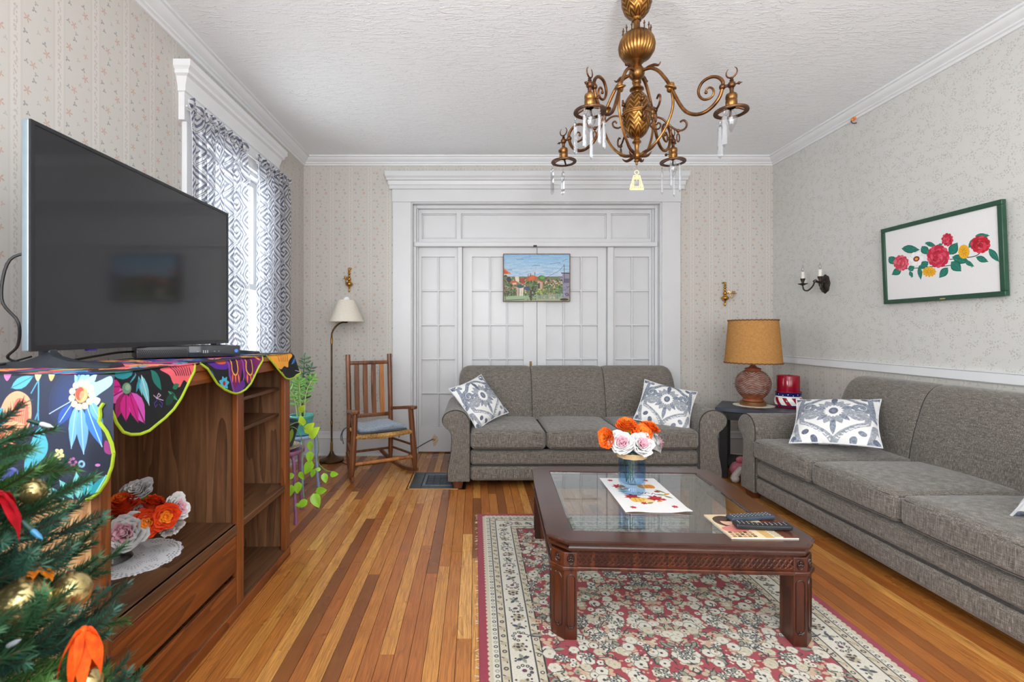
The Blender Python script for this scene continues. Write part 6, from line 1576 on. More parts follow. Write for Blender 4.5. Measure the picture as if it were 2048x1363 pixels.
# harbour-less street painting hung on the doors
def street():
    P = Paint(1100, 780, (236, 226, 206)); k = 1100 / 1370; P.k = k; P.T = lambda x, y: ((x - 290) * k, (y - 195) * k); rr = random.Random(9)
    P.poly([(305, 208), (1645, 208), (1645, 1150), (305, 1150)], (150, 186, 214))
    for i in range(260):
        x, y = rr.uniform(300, 1640), rr.uniform(205, 690); t = (y - 205) / 480
        c = [(116, 166, 210), (140, 184, 220), (168, 202, 226), (196, 210, 224), (208, 208, 220)][min(4, int(t * 4 + rr.uniform(0, 1.4)))]
        P.line([(x - rr.uniform(30, 110), y + rr.uniform(-8, 14)), (x + rr.uniform(30, 110), y)], rr.uniform(8, 22), c, .55)
    for a in ([(880, 450), (950, 432), (1040, 430)], [(1250, 405), (1380, 385), (1460, 380)], [(390, 528), (470, 522)], [(1500, 350), (1600, 300)], [(560, 315), (700, 300)]): P.line(a, 7, (60, 70, 84), .8)
    P.poly([(298, 480), (460, 605), (298, 612)], (216, 120, 56)); P.poly([(298, 515), (400, 590), (298, 606)], (190, 84, 44)); P.poly([(298, 610), (380, 612), (360, 1080), (298, 1080)], (206, 206, 190)); P.ell(338, 670, 40, 44, (52, 60, 60))
    P.poly([(305, 660), (1645, 660), (1645, 1060), (305, 1060)], (104, 116, 84))
    for i in range(300): P.ell(rr.uniform(310, 1510), rr.uniform(700, 1050), rr.uniform(10, 30), rr.uniform(8, 20), rr.choice([(58, 84, 54), (84, 112, 62), (46, 62, 50), (140, 120, 92), (150, 96, 70), (176, 160, 136), (120, 140, 90)]), rr.uniform(0, 3), .9)
    def blobs(x0, y0, x1, y1, n, cs, r0=8, r1=24):
        for _ in range(n): P.ell(rr.uniform(x0, x1), rr.uniform(y0, y1), rr.uniform(r0, r1), rr.uniform(r0 * .7, r1 * .6), rr.choice(cs), rr.uniform(0, 3), .9)
    gr_ = [(52, 86, 50), (78, 120, 60), (38, 62, 46), (104, 148, 76)]; rd = [(168, 74, 46), (196, 98, 60), (140, 62, 48), (206, 140, 110)]; pl = [(216, 196, 176), (196, 170, 150), (176, 196, 170), (226, 214, 196)]
    P.poly([(298, 1060), (950, 1040), (1645, 1000), (1645, 1150), (298, 1150)], (150, 166, 132))
    blobs(360, 680, 760, 1040, 120, gr_ + rd + pl); P.poly([(530, 660), (610, 660), (620, 760), (540, 760)], (222, 206, 186)); P.poly([(450, 745), (540, 735), (590, 800), (520, 862), (460, 820)], (188, 90, 60)); P.poly([(470, 790), (560, 780), (560, 830), (510, 860)], (222, 176, 150)); P.poly([(620, 700), (720, 690), (740, 790), (660, 800)], (156, 70, 52))
    for x, w in ((570, 40), (620, 46), (665, 40)): P.poly([(x, 880), (x + w, 880), (x + w * .7, 1060), (x, 1060)], rr.choice(pl))
    P.ell(405, 720, 50, 56, (60, 52, 50)); blobs(350, 820, 560, 1040, 60, gr_[:3]); P.ell(640, 860, 70, 34, (52, 84, 96)); P.ell(780, 900, 60, 40, (58, 80, 116))
    P.poly([(730, 720), (850, 626), (940, 640), (1110, 770), (1060, 790), (980, 720), (830, 760)], (188, 88, 48)); P.poly([(850, 632), (930, 644), (930, 720), (810, 740)], (204, 104, 58))
    for x, y in ((850, 600), (938, 575), (800, 620)): P.line([(x, y), (x, y + 50)], 12, (52, 44, 44)); 
    P.poly([(990, 740), (1100, 780), (1090, 920), (1000, 930)], (196, 160, 136)); P.poly([(1000, 800), (1040, 790), (1040, 900), (1000, 910)], (60, 66, 74)); P.ell(1076, 690, 76, 56, (66, 112, 56)); P.ell(1090, 680, 50, 34, (104, 156, 74))
    blobs(760, 740, 1000, 880, 40, gr_); P.line([(900, 880), (850, 960), (860, 1120)], 50, (70, 54, 52)); blobs(760, 900, 960, 1130, 36, gr_ + [(40, 50, 60)])
    blobs(1120, 740, 1500, 860, 46, rd + pl); blobs(1130, 820, 1500, 1010, 80, gr_ + [(150, 180, 90), (170, 190, 120)]); blobs(960, 920, 1130, 1040, 30, [(196, 200, 96), (150, 170, 80), (110, 150, 70)])
    for i in range(40): P.line([(960 + i * 12, 1030 + rr.uniform(-10, 10)), (960 + i * 12 + rr.uniform(-5, 5), 1110)], 5, rr.choice([(110, 120, 130), (70, 84, 96), (150, 156, 140)]))
    P.poly([(340, 1070), (740, 1050), (740, 1110), (340, 1140)], (150, 178, 142)); P.line([(310, 1010), (375, 1010), (372, 1060)], 14, (44, 50, 44)); P.line([(332, 1010), (338, 1140), (720, 1120)], 10, (44, 44, 44))
    P.poly([(1500, 580), (1655, 580), (1655, 1090), (1510, 1090)], (140, 136, 158)); P.poly([(1420, 650), (1510, 655), (1510, 700), (1420, 690)], (120, 120, 140)); P.poly([(1540, 700), (1640, 700), (1640, 790), (1540, 790)], (96, 92, 116)); blobs(1530, 850, 1640, 1060, 20, [(120, 116, 140), (166, 160, 176), (90, 86, 104)])
    P.line([(1480, 588), (1655, 594)], 18, (48, 44, 56)); P.line([(1536, 412), (1542, 660), (1530, 800)], 10, (52, 54, 66)); P.line([(1536, 430), (1420, 545), (1280, 620), (1160, 685)], 6, (60, 64, 74), 1, True)
    blobs(1440, 880, 1510, 1060, 14, [(60, 120, 110), (80, 140, 120)], 8, 20); P.ell(1540, 1125, 90, 24, (44, 38, 38)); P.ell(1590, 1020, 36, 26, (54, 48, 62)); P.ell(1590, 1020, 22, 14, (150, 140, 160)); blobs(1120, 1080, 1400, 1120, 10, [(206, 206, 196), (190, 180, 150)], 8, 22)
    return P.image('street_painting')
px0, px1, pz0, pz1, YP = .272, .922, 1.489, 1.938, YB + .055
px0, px1 = (1006.5 - CX) * YP / FPX, (1140.5 - CX) * YP / FPX; pz0, pz1 = EYE - (602.5 - CY) * YP / FPX, EYE - (507 - CY) * YP / FPX
pc = thing('landscape_painting', 'small unglazed painting of red roofed houses under blue sky hung on the white doors', 'painting', ((px0 + px1) / 2, YP, pz0))
obj('canvas', MB().bx(px0 + .006, px1 - .006, YP + .002, YP + .030, pz0 + .006, pz1 - .006), printed('street_oil', street(), .55, .35, 60), pc, w=True, uv=lambda p: ((p[0] - px0) / (px1 - px0), (p[2] - pz0) / (pz1 - pz0)), ang=0)
M_fr = wood('thin_walnut_frame', C(70, 44, 26), C(120, 80, 50), (30, 30, 30), .4)
for (a, b, c, d) in ((px0, px1, pz1 - .007, pz1), (px0, px1, pz0, pz0 + .007), (px0, px0 + .007, pz0 + .007, pz1 - .007), (px1 - .007, px1, pz0 + .007, pz1 - .007)):
    obj('frame_strip', MB().bx(a, b, YP - .004, YP + .038, c, d), M_fr, pc, w=True, bevel=.0015)

def roses():
    P = Paint(900, 610, (234, 233, 234)); rr = random.Random(14)
    XP = 2.88
    def T(x, y):                            # studied in the photograph, flattened to the picture plane
        px, py = 1560 + x / 4.197, 380 + y / 4.197; Y = 960 * XP / (px - 950); z = EYE - (py - 664) * Y / 960
        return ((3.372 - Y) / .775 * 900, (1.922 - z) / .525 * 610)
    P.T = T; P.k = 900 / .775 * .775 / (1000) * 1.0
    P.k = .9
    def peony(x, y, r, c0, c1, c2, n=12, sq=1.0):
        for k in range(n):
            a = 2 * PI * k / n + .2; P.ell(x + r * .68 * math.cos(a), y + r * .68 * math.sin(a) * sq, r * .36, r * .30, c0 if k % 3 else c1, a)
        P.ell(x, y, r * .72, r * .72 * sq, c0)
        for k in range(16):
            a = rr.uniform(0, 6.28); q = rr.uniform(.1, .75) * r; P.ell(x + q * math.cos(a), y + q * math.sin(a) * sq, r * .24, r * .12, rr.choice((c0, c1, c2, c1)), a + 1.3, .9)
        for k in range(9):
            a = rr.uniform(0, 6.28); q = rr.uniform(.2, .7) * r; P.line([(x + q * math.cos(a), y + q * math.sin(a)), (x + q * math.cos(a + .5), y + q * math.sin(a + .5))], 3, (240, 150, 160), .8)
    g1, g2, g3 = (28, 120, 104), (44, 148, 128), (20, 84, 62)
    def lf(x0, y0, x1, y1, w):
        P.leaf(x0, y0, x1, y1, w, g3); P.leaf(x0, y0, x1, y1, w * .8, g1); 
        for t in range(6): f = (t + 1) / 7; P.ell(x0 + (x1 - x0) * f + rr.uniform(-8, 8), y0 + (y1 - y0) * f + rr.uniform(-8, 8), 9, 5, g2, rr.uniform(0, 3), .8)
        P.line([(x0, y0), (x1, y1)], 3, g3)
    for s_ in ([(1130, 655), (1200, 650), (1290, 640), (1360, 640), (1440, 630)], [(1440, 580), (1580, 565), (1660, 550), (1700, 520)], [(1350, 475), (1390, 440)], [(1040, 665), (1130, 650)]): P.line(s_, 6, (36, 60, 48), 1, True)
    for q in ((1040, 490, 1190, 500, 70), (930, 560, 990, 620, 70), (1030, 660, 950, 710, 60), (1100, 680, 1120, 730, 34), (1240, 440, 1330, 470, 40), (1210, 470, 1260, 540, 70), (1090, 670, 1140, 640, 50), (1260, 600, 1170, 660, 60), (1180, 640, 1190, 750, 40), (1440, 540, 1510, 440, 80), (1460, 560, 1600, 600, 80), (1560, 590, 1640, 640, 40), (1450, 600, 1530, 680, 90), (1420, 650, 1345, 735, 64), (1600, 480, 1700, 390, 60), (1660, 385, 1780, 380, 44), (1770, 490, 1850, 600, 60), (1660, 560, 1760, 600, 54), (1380, 450, 1340, 470, 24)): lf(*q)
    peony(1030, 610, 66, (206, 60, 84), (228, 104, 122), (176, 34, 60))
    for k in range(6): a = k * 1.047; P.ell(1160 + 34 * math.cos(a), 576 + 34 * math.sin(a), 28, 24, (246, 246, 246), a); 
    for k in range(6): a = k * 1.047; P.line([(1160 + 20 * math.cos(a), 576 + 20 * math.sin(a)), (1160 + 56 * math.cos(a + .4), 576 + 56 * math.sin(a + .4))], 2, (206, 206, 210))
    P.ell(1160, 576, 28, 22, (122, 30, 44)); P.ell(1160, 577, 16, 11, (236, 160, 40))
    peony(1342, 555, 92, (196, 30, 62), (222, 74, 100), (160, 16, 44), 14); peony(1426, 415, 48, (190, 30, 58), (216, 70, 96), (156, 16, 40), 10, 1.15)
    peony(1700, 455, 76, (196, 18, 44), (220, 60, 84), (156, 8, 28), 12, .85)
    for (x, y, rx, ry) in ((1560, 516, 42, 58), (1262, 684, 54, 36)):
        for k in range(12): a = k * .5236; P.ell(x + rx * .72 * math.cos(a), y + ry * .72 * math.sin(a), rx * .36, ry * .32, (236, 172, 26), a)
        P.ell(x, y, rx * .8, ry * .8, (240, 178, 30))
        for k in range(9): a = k * .7; P.line([(x + rx * .2 * math.cos(a), y + ry * .2 * math.sin(a)), (x + rx * .7 * math.cos(a + .3), y + ry * .7 * math.sin(a + .3))], 3, (190, 116, 10))
    return P.image('rose_garland')
pw, ph = .775, .525
Mp = Matrix.Translation((2.884, 2.9845, 1.397)) @ Matrix.Rotation(R(-2.4), 4, 'Y')
fp = thing('framed_print', 'green framed picture of red and yellow roses on white hung on the right wall', 'picture', M=Mp)
obj('print', MB().bx(-.004, .006, -pw / 2 + .01, pw / 2 - .01, .01, ph - .01), printed('rose_print', roses(), .45), fp, uv=lambda p: ((pw / 2 - p[1]) / pw, p[2] / ph), ang=0)
M_gf = plain('green_painted_frame', C(34, 74, 54), .35, var=.05)
for (a, b, c, d) in ((-pw / 2, pw / 2, ph - .028, ph), (-pw / 2, pw / 2, 0, .028), (-pw / 2, -pw / 2 + .026, .028, ph - .028), (pw / 2 - .026, pw / 2, .028, ph - .028)):
    obj('frame_strip', MB().bx(-.014, .012, a, b, c, d), M_gf, fp, bevel=.003)
obj('worn_patch', MB().bx(-.0146, -.013, -.055, -.022, .006, .013), plain('bare_gold_patch', C(196, 160, 90), .5), fp, ang=0)
wb = thing('wire_stub', 'small orange wire connector poking from the wall at the right crown moulding', 'wire', (XR - .012, 3.66, 2.825))
obj('connector', MB().sph((0, 0, .012), .024, 12, 8, (.6, 1, .8)).sph((-.008, .012, 0), .012, 10, 6), plain('orange_cap', C(220, 130, 60), .4), wb)
obj('wire', MB().tube(cr([(-.008, .004, .0), (-.016, .014, -.012), (-.008, .006, -.03), (.006, -.012, -.034)], 4), .0032, 5), plain('dark_red_wire', C(60, 20, 16), .5), wb)

# ================================================================== CURTAINS
crod = obj('curtain_rod', MB().tube([(XL + .075, 2.66, 2.455), (XL + .075, 4.13, 2.455)], .006, 8), plain('white_rod', C(214, 214, 214), .35)); tag(crod, 'thin white curtain rod across the left window', 'curtain rod')
g = G('greek_key_sheer'); uv_ = g.uv(); sp = g.n('SeparateXYZ', {0: uv_}); CS = .15
fu = g.math('SUBTRACT', g.math('FRACT', g.math('DIVIDE', sp.outputs[0], CS)), .5); fv = g.math('SUBTRACT', g.math('FRACT', g.math('DIVIDE', sp.outputs[1], CS * 1.25)), .5)
au, av = g.math('ABSOLUTE', fu), g.math('ABSOLUTE', fv); d = g.math('ADD', au, av)
ins = g.math('LESS_THAN', d, .5)
# corner diamonds: same spiral measured from the cell corner
d2 = g.math('SUBTRACT', 1.0, d); su = g.math('SUBTRACT', fu, g.math('MULTIPLY', g.math('SIGN', fu), .5)); sv = g.math('SUBTRACT', fv, g.math('MULTIPLY', g.math('SIGN', fv), .5))
def pick(a, b): 
    m = g.n('Mix', {0: ins, 2: b, 3: a}); return m.outputs[0]
dd = pick(d, d2); xx, yy = pick(fu, su), pick(fv, sv)
ang = g.math('DIVIDE', g.math('ARCTAN2', yy, xx), 2 * PI)
ph = g.math('FRACT', g.math('ADD', g.math('MULTIPLY', dd, 5.2), ang))
key = g.math('MULTIPLY', g.math('LESS_THAN', ph, .50), g.math('GREATER_THAN', dd, .07))
key = g.math('MULTIPLY', key, g.math('LESS_THAN', dd, .455))
key = g.math('MAXIMUM', key, g.math('GREATER_THAN', dd, .488))
thr = g.noise(g.vec(uv_, (900, 900, 1)), 1, 1)
col = g.mix(key, C(236, 236, 238), C(68, 76, 98))
df = g.n('BsdfDiffuse', {'Color': col}); tl = g.n('BsdfTranslucent', {'Color': g.mix(key, C(242, 242, 245), C(150, 151, 166))}); trn = g.n('BsdfTransparent', {})
m1 = g.n('MixShader', {0: .22, 1: df.outputs[0], 2: tl.outputs[0]})
al = g.math('ADD', g.math('MULTIPLY', key, .38), .38)
m2 = g.n('MixShader', {0: al, 1: trn.outputs[0], 2: m1.outputs[0]}); g.t.links.new(m2.outputs[0], g.o.inputs[0]); M_cur = g.m
def curtain(label, y0, y1, folds, seed):
    L = (y1 - y0) * 1.75
    def pos(u, z):
        top = max(0, min(1, (z - 2.30) / .15)); a = .012 + .016 * (1 - top); ph_ = seed + folds * 2 * PI * u
        x = XL + .075 + a * math.sin(ph_ + .6 * math.sin(3 * u + seed)) + .006 * math.sin(ph_ * 2.3 + z * 2) + top * .006 * math.sin(u * 150)
        y = y0 + (y1 - y0) * u + .010 * math.sin(ph_ * 1.7 + z)
        return (x, y, z)
    zs = [2.505, 2.495, 2.485, 2.474, 2.466, 2.455, 2.444, 2.436, 2.42, 2.38, 2.30, 2.15, 1.95, 1.7, 1.4, 1.1, .80]
    r = thing('curtain', label, 'curtain', (XL + .075, (y0 + y1) / 2, .8), group='sheer key patterned curtains')
    nu = 130; N = len(zs)
    def body(u, v):
        i = int(round(v * (N - 1))); x, y, z = pos(u, zs[i])
        if z > 2.462: x += .012 * math.sin(u * 190 + z * 60) ; z += .006 * math.sin(u * 120)
        elif 2.44 < z: x = XL + .075 + (.011 if math.sin(u * 150) > 0 else -.010)
        return (x, y, z)
    mb = MB().grid(nu, N - 1, body)
    vv = list(mb.v); idx = {}
    o = obj('sheer_panel', mb, M_cur, r, w=True, ang=80)
    Lx = o.data.uv_layers.new(name='uv')
    for l in o.data.loops:
        i = l.vertex_index; u = (i % (nu + 1)) / nu; j = i // (nu + 1); Lx.data[l.index].uv = (u * L, zs[j])
    hem = MB().tube([body(0, j / (N - 1)) for j in range(N)], .0022, 4).tube([body(1, j / (N - 1)) for j in range(N)], .0022, 4)
    obj('side_hem', hem, plain('curtain_hem', C(206, 208, 216), .8), r, w=True)
    return r
curtain('sheer navy and white key patterned curtain right behind the television', 2.685, 3.34, 6.3, .5)
curtain('sheer navy and white key patterned curtain at the far side of the window', 3.53, 4.11, 5.2, 2.0)

# ================================================================== END TABLE, LAMP, CANDLE
ET = .58; Me = Matrix.Translation((1.985, 3.97, 0)) @ Matrix.Rotation(R(-31), 4, 'Z')
et = thing('end_table', 'small navy black end table between the two sofas', 'end table', M=Me)
M_nav = plain('navy_black_paint', C(48, 54, 68), .38, var=.08, scale=10); M_navd = plain('black_paint', C(24, 22, 26), .5)
EW, ED_ = .63, .46
obj('tabletop', MB().ext([(0, 0), (EW, 0), (EW - .02, ED_), (.02, ED_)], ET - .034, ET, lambda a, b, c: (a, b, c)), M_nav, et, bevel=.004)
obj('apron', MB().bx(.04, EW - .04, .03, .045, ET - .10, ET - .034).bx(.04, EW - .04, ED_ - .045, ED_ - .03, ET - .10, ET - .034).bx(.04, .055, .03, ED_ - .03, ET - .10, ET - .034).bx(EW - .055, EW - .04, .03, ED_ - .03, ET - .10, ET - .034), M_navd, et, ang=0)
for x in (.03, EW - .09):
    for y in (.025, ED_ - .085): obj('leg', MB().bx(x, x + .06, y, y + .06, 0, ET - .034), M_navd, et, bevel=.003)
obj('lower_shelf', MB().bx(.06, EW - .06, .05, ED_ - .05, .10, .118), M_navd, et, ang=0)
M_cro = plain('cream_crochet', C(226, 220, 206), .9, var=.1, scale=200, bump=.6)
LXY = Me @ Vector((.267, .289, 0)); LX, LY = LXY.x, LXY.y
doily('cream crocheted doily under the tan table lamp', (LX + .005, LY, ET + .0004), .155, M_cro)
tl_ = thing('table_lamp', 'brown carved ceramic table lamp with tan burlap shade on the end table', 'table lamp', (LX, LY, ET + .0022))
obj('metal_foot', MB().lathe([(.0001, 0), (.098, 0), (.100, .004), (.100, .030), (.094, .034), (.0001, .034)], 36), plain('dull_brass_foot', C(140, 100, 66), .4, .6), tl_, ang=50)
g = G('carved_terracotta'); o_ = g.obj(); sp = g.n('SeparateXYZ', {0: o_}); th = g.math('ARCTAN2', sp.outputs[1], sp.outputs[0])
wv = g.math('SINE', g.math('ADD', g.math('MULTIPLY', sp.outputs[2], 420.0), g.math('MULTIPLY', g.math('SINE', g.math('MULTIPLY', th, 5.0)), 5.0)))
nz = g.noise(o_, 26, 4); band = g.math('MULTIPLY', g.math('GREATER_THAN', sp.outputs[2], .105), g.math('LESS_THAN', sp.outputs[2], .285))
cc = g.ramp(g.math('ADD', g.math('MULTIPLY', wv, .22), nz), [(.2, C(112, 62, 44)), (.5, C(140, 92, 74)), (.72, C(168, 150, 144))])
g.p(color=g.mix(band, g.ramp(nz, [(.3, C(112, 58, 36)), (.7, C(156, 88, 56))]), cc), rough=.45); g.bump(g.math('MULTIPLY', wv, band), .6, .006); 
obj('body', MB().lathe([(.0001, .034), (.078, .034), (.084, .040), (.080, .050), (.074, .056), (.078, .064), (.096, .082), (.118, .110), (.132, .145), (.137, .180), (.133, .215), (.118, .250), (.094, .276), (.070, .290), (.058, .294), (.058, .300), (.062, .304), (.062, .312), (.050, .316), (.030, .322), (.020, .336), (.0001, .336)], 48), g.m, tl_, ang=50)
obj('neck', MB().lathe([(.019, .33), (.019, .40), (.014, .41), (.014, .46)], 16), plain('brown_neck', C(100, 64, 46), .4), tl_)
sh = obj('lamp_shade', MB().lathe([(.214, .356), (.218, .356), (.188, .722), (.184, .722), (.214, .356)], 56), shade_mat('tan_burlap_shade', C(212, 162, 102), C(192, 138, 78), 200), tl_)
M_brd = plain('brown_braid', C(120, 76, 40), .85)
for (r, z) in ((.219, .360), (.189, .719)): obj('shade_braid', MB().tube([((r + .0015 * math.sin(i * 1.6)) * math.cos(2 * PI * i / 110), (r + .0015 * math.sin(i * 1.6)) * math.sin(2 * PI * i / 110), z + .0025 * math.sin(i * 2.1)) for i in range(110)], .0055, 5, closed=True), M_brd, sh)
cyx = Me @ Vector((.520, .335, 0))
chh = thing('candle_holder', 'red white and blue ceramic candle holder with stripes and stars on the end table', 'candle holder', (cyx.x, cyx.y, ET + .0005))
g = G('patriotic_glaze'); o_ = g.obj(); sp = g.n('SeparateXYZ', {0: o_}); th = g.math('ARCTAN2', sp.outputs[1], sp.outputs[0]); z = sp.outputs[2]
st_ = g.math('FRACT', g.math('ADD', g.math('MULTIPLY', th, 9 / (2 * PI)), g.math('MULTIPLY', z, 9.0)))
col = g.mix(g.math('LESS_THAN', st_, .46), C(236, 232, 228), C(140, 22, 40))
def zb(a, b, c):
    global col
    col = g.mix(g.math('MULTIPLY', g.math('GREATER_THAN', z, a), g.math('LESS_THAN', z, b)), col, c)
zb(-.01, .012, C(150, 24, 44)); zb(.012, .022, C(32, 30, 100)); zb(.082, .094, C(236, 234, 230)); zb(.094, .124, C(24, 28, 96)); zb(.124, .14, C(150, 24, 44))
su_ = g.math('SUBTRACT', g.math('FRACT', g.math('MULTIPLY', th, 16 / (2 * PI))), .5); row = g.math('FLOOR', g.math('MULTIPLY', th, 16 / (2 * PI)))
zc = g.math('MULTIPLY_ADD', g.math('MODULO', row, 2.0), .007, .109); 
dz_ = g.math('SUBTRACT', z, zc); star = g.math('LESS_THAN', g.math('ADD', g.math('POWER', g.math('ABSOLUTE', g.math('MULTIPLY', su_, .036)), .7), g.math('POWER', g.math('ABSOLUTE', dz_), .7)), .026)
col = g.mix(star, col, C(240, 240, 240)); g.p(color=col, rough=.12)
obj('body', MB().lathe([(.0001, 0), (.090, 0), (.096, .004), (.097, .012), (.102, .026), (.104, .045), (.102, .062), (.096, .080), (.091, .090), (.0935, .096), (.0935, .122), (.096, .126), (.096, .132), (.088, .133), (.084, .118), (.0001, .118)], 48), g.m, chh, ang=50)
cn = thing('pillar_candle', 'wide dark red pillar candle in the striped holder', 'candle', (cyx.x, cyx.y, ET + .119))
obj('wax', MB().lathe([(.0001, 0), (.082, 0), (.083, .004), (.083, .138), (.080, .143), (.072, .140), (.066, .134), (.0001, .133)], 48, rib=lambda a, z: 1 + (.012 * math.sin(3 * a) if z > .136 else 0)), plain('red_wax', C(140, 12, 36), .14, var=.05, scale=12, sss=.1), cn, ang=50)
obj('wick', MB().tube([(0, 0, .13), (.003, 0, .145), (.008, .002, .152)], .0018, 5), plain('burnt_wick', C(30, 24, 22), .9), cn)
ty = thing('plush_toy', 'pink and white plush bundle on the floor beneath the end table', 'toy', (2.16, 3.86, 0))
M_pw = plain('white_plush', C(216, 206, 200), .95, bump=.6, scale=120); M_pp = plain('pink_plush', C(206, 120, 136), .95, bump=.6, scale=120)
obj('body', MB().sph((0, .06, .075), .075, 16, 12, (1, 1, .95)), M_pp, ty)
obj('arm', MB().tube(cr([(-.02, .0, .10), (-.06, -.02, .075), (-.09, -.02, .03), (-.07, -.03, .022)], 4), .026, 8).sph((-.08, -.025, .03), .032, 12, 8), M_pw, ty)
obj('ear', MB().sph((.0, .04, .165), .034, 12, 8, (1.2, .6, .8)), M_pp, ty)

# ================================================================== STOOLS AND PLANTS
def stool(label, x, y, rz, mt, hh=.445):
    r = thing('stool', label, 'stool', (x, y, 0), rz)
    obj('seat', MB().lathe([(.0001, hh - .004), (.14, hh - .002), (.152, hh), (.162, hh + .004), (.166, hh - .004), (.162, hh - .018), (.152, hh - .024), (.148, hh - .016), (.0001, hh - .016)], 40), mt, r, ang=50)
    for k in range(4):
        a = k * PI / 2; c_, s_ = math.cos(a), math.sin(a)
        lg = obj('leg', MB().tube(cr([(.05 * c_, .05 * s_, hh - .028), (.12 * c_, .12 * s_, hh - .028), (.148 * c_, .148 * s_, hh - .036), (.160 * c_, .160 * s_, hh - .065), (.168 * c_, .168 * s_, hh * .5), (.182 * c_, .182 * s_, .012)], 5), .0105, 10), mt, r)
        obj('foot_cap', MB().lathe([(.0001, 0), (.0125, 0), (.013, .004), (.0125, .03), (.0001, .032)], 12, Matrix.Translation((.1825 * c_, .1825 * s_, 0))), mt, lg)
    return r
M_blu = plain('pale_blue_metal', C(146, 176, 212), .35, .1); M_pur = plain('mauve_metal', C(150, 98, 140), .35, .1)
stool('pale blue metal stool by the window holding the teal pot', -1.365, 3.63, R(38), M_blu, .43)
stool('mauve metal stool nearer the media stand holding the dark green pot', -1.272, 3.10, R(-33), M_pur, .445)
def pot(label, x, y, z, r0, r1, h, mt, cat='planter'):
    r = thing('plant_pot', label, cat, (x, y, z))
    obj('pot_body', MB().lathe([(.0001, 0), (r0, 0), (r0 + .003, .006), (r1, h - .02), (r1 + .006, h - .02), (r1 + .008, h - .004), (r1 + .004, h), (r1 - .004, h - .002), (r1 - .008, h - .03), (.0001, h - .03)], 36), mt, r, ang=50)
    obj('soil', MB().lathe([(.0001, h - .022), (r1 - .007, h - .026)], 24), plain('potting_soil', C(52, 40, 30), .95, bump=.8, scale=150), r)
    return r
p1 = pot('teal plastic pot with upright plant on the pale blue stool', -1.305, 3.61, .436, .062, .085, .145, plain('teal_plastic', C(84, 164, 156), .35))
g = G('leaf_printed_pot'); o_ = g.obj(); sp = g.n('SeparateXYZ', {0: o_}); th = g.math('ARCTAN2', sp.outputs[1], sp.outputs[0])
u_ = g.math('SUBTRACT', g.math('FRACT', g.math('MULTIPLY', th, 7 / (2 * PI))), .5); v_ = g.math('DIVIDE', g.math('SUBTRACT', sp.outputs[2], .07), .055)
lfm = g.math('LESS_THAN', g.math('ADD', g.math('MULTIPLY', g.math('ABSOLUTE', u_), 3.4), g.math('MULTIPLY', v_, v_)), .85)
g.p(color=g.mix(lfm, C(38, 58, 62), C(132, 168, 62)), rough=.35)
p2 = pot('dark green leaf printed pot with trailing pothos on the mauve stool', -1.268, 3.09, .470, .090, .128, .155, g.m)
sc_ = obj('pot_saucer', MB().lathe([(.0001, 0), (.11, 0), (.135, .014), (.138, .022), (.132, .022), (.105, .008), (.0001, .008)], 36, rib=lambda a, z: 1 + .012 * math.sin(40 * a)), plain('woven_saucer', C(178, 166, 140), .8, var=.14, scale=80)); sc_.location = (-1.268, 3.09, .4505); tag(sc_, 'shallow woven saucer under the dark green pot', 'saucer')
M_zz = plain('zz_leaf', C(104, 164, 66), .3, var=.16, scale=14); M_zzd = plain('dark_zz_leaf', C(44, 84, 44), .3, var=.16, scale=14); M_zs = plain('pale_zz_stem', C(168, 190, 120), .45)
M_po = plain('pothos_leaf', C(150, 206, 52), .35, var=.12, scale=12); M_po2 = plain('bright_pothos_leaf', C(196, 232, 66), .35, var=.10, scale=12); M_vine = plain('green_vine', C(112, 150, 62), .5)
def leaf_mesh(name, L, W_, heart, mt):
    def fn(u, v):
        s = 2 * u - 1
        w_ = (W_ * (math.sin(PI * v ** .62)) ** .8 if heart else W_ * math.sin(PI * (v * .96 + .02)) ** .9)
        x = s * w_; y = L * v - (L * .16 * abs(s) * (1 - v) ** 3 if heart else 0)
        return (x, y, .10 * L * (abs(s) * .5 * math.sin(PI * v)) - .18 * L * v * v)
    return MB().grid(6, 8, fn)
def place_leaf(parent, data, name, pos, dr, nrm, sc=1.0):
    d = Vector(dr).normalized(); n = Vector(nrm); n = (n - d * n.dot(d)).normalized(); x = d.cross(n)
    o = bpy.data.objects.new(name, data); put(o, name, parent)
    Mw = Matrix.Translation(pos) @ Matrix((x, d, n)).transposed().to_4x4() @ Matrix.Scale(sc, 4)
    o.matrix_local = PM[parent].inverted() @ Mw
    return o
lz = leaf_mesh('z', .052, .0105, False, M_zz)
tmp = obj('leaf', lz, M_zz, p1, ang=80); dz1 = tmp.data; bpy.data.objects.remove(tmp); tmp = obj('leaf', lz, M_zzd, p1, ang=80); dz2 = tmp.data; bpy.data.objects.remove(tmp)
lp_ = leaf_mesh('p', .076, .029, True, M_po); tmp = obj('leaf', lp_, M_po, p2, ang=80); dp1 = tmp.data; bpy.data.objects.remove(tmp); tmp = obj('leaf', lp_, M_po2, p2, ang=80); dp2 = tmp.data; bpy.data.objects.remove(tmp)
rr = random.Random(4)
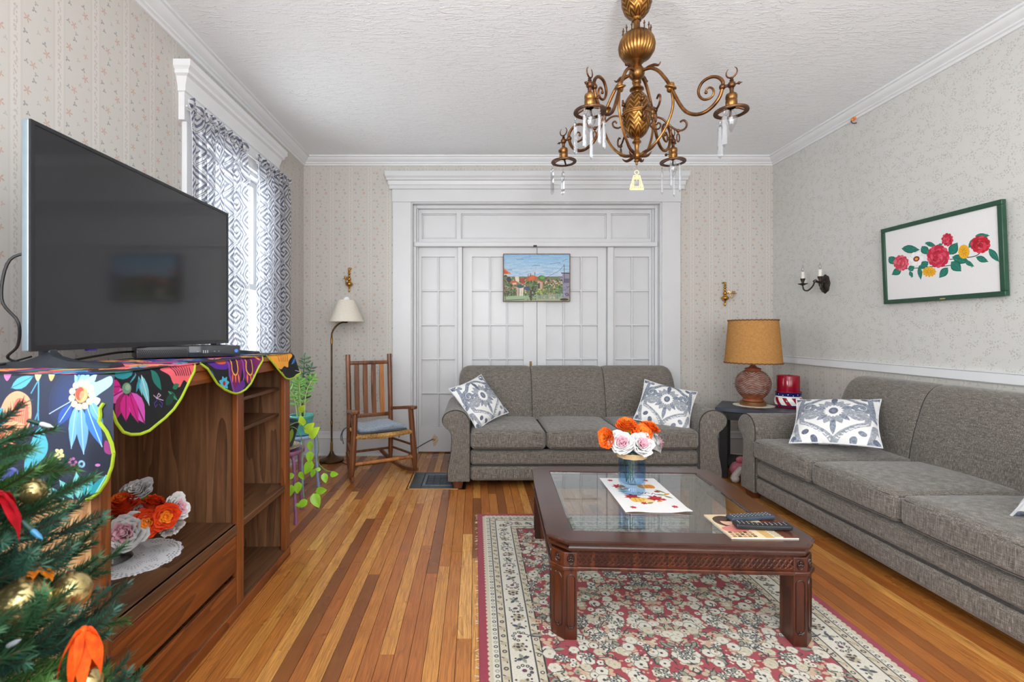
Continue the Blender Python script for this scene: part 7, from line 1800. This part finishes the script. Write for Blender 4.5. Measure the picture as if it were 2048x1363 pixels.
for (tx, ty_, tz, dk) in ((-1.285, 3.62, 1.0, 1), (-1.20, 3.56, .86, 0), (-1.30, 3.55, .84, 0), (-1.36, 3.6, .92, 0), (-1.25, 3.66, .93, 1), (-1.40, 3.55, .80, 0)):
    b = Vector((-1.305 + (tx + 1.305) * .25, 3.61 + (ty_ - 3.61) * .25, .555)); t = Vector((tx, ty_, tz)); m = (b + t) / 2 + Vector(((tx + 1.305) * -.18, 0, .04))
    P = cr([b, m, t], 14); sm_ = obj('stem', MB().tube(P, [.0065 - .004 * i / (len(P) - 1) for i in range(len(P))], 6), M_zs if not dk else M_zzd, p1, w=True)
    n = len(P)
    for i in range(9, n, 3):
        d = (P[i] - P[i - 1]).normalized(); sd = d.cross(Vector((.3, -.9, .2))).normalized()
        for sg in (-1, 1): place_leaf(p1, dz2 if dk else dz1, 'leaf', P[i], d * .5 + sd * sg * .85 + Vector((0, -.15, 0)), Vector((rr.uniform(-.3, .3), -1, .4)), rr.uniform(.75, 1.1))
    place_leaf(p1, dz2 if dk else dz1, 'leaf', t, P[-1] - P[-2], Vector((0, -1, .2)), .9)
vines = [[(-1.20, 3.03, .60), (-1.12, 3.00, .60), (-1.08, 3.0, .52), (-1.09, 3.02, .40), (-1.10, 3.04, .28), (-1.09, 3.05, .15)],
         [(-1.25, 2.98, .61), (-1.20, 2.93, .58), (-1.17, 2.93, .45), (-1.18, 2.95, .32), (-1.16, 2.96, .20)],
         [(-1.16, 3.09, .61), (-1.05, 3.12, .58), (-1.02, 3.13, .46), (-1.03, 3.14, .36), (-.98, 3.14, .30), (-.92, 3.13, .29)],
         [(-1.17, 3.0, .61), (-1.10, 2.98, .64), (-1.05, 2.97, .60)]]
for vn in vines: obj('vine', MB().tube(cr(vn, 6), .0026, 5), M_vine, p2, w=True)
LV = [(600, 822, 3.0, .3, .4, .8, 1), (612, 862, 3.02, .7, .75, 1.15, 1), (621, 872, 3.04, .75, .85, 1.25, 1), (620, 884, 3.05, .1, -1, .8, 0), (620, 905, 3.05, .0, -1, .95, 0), (622, 925, 3.05, -.5, -.9, 1.2, 0), (597, 966, 2.95, -.1, -1, .95, 0), (583, 972, 2.94, -.1, -1, .9, 0), (628, 940, 3.1, -.3, -.8, .7, 0), (600, 945, 3.0, .5, -.8, .7, 0), (648, 948, 3.12, .3, -1, .85, 0), (662, 948, 3.12, .8, .1, .75, 0), (628, 990, 3.05, .5, -1, 1.25, 0), (612, 1002, 3.02, -.9, -.5, .95, 0), (634, 982, 3.1, .9, .2, 1.0, 0), (640, 938, 3.1, -1, .1, .5, 0), (598, 1008, 3.0, -.9, -.2, .4, 0), (606, 848, 3.03, -.2, .9, .9, 1), (586, 950, 2.95, -.8, -.2, .7, 0)]
for (px, py, d, dx, dz, s_, br) in LV:
    place_leaf(p2, dp2 if br else dp1, 'leaf', vp(px, py, d), (dx, -.25, dz), (rr.uniform(-.25, .25), -1, .35), s_ * .88)
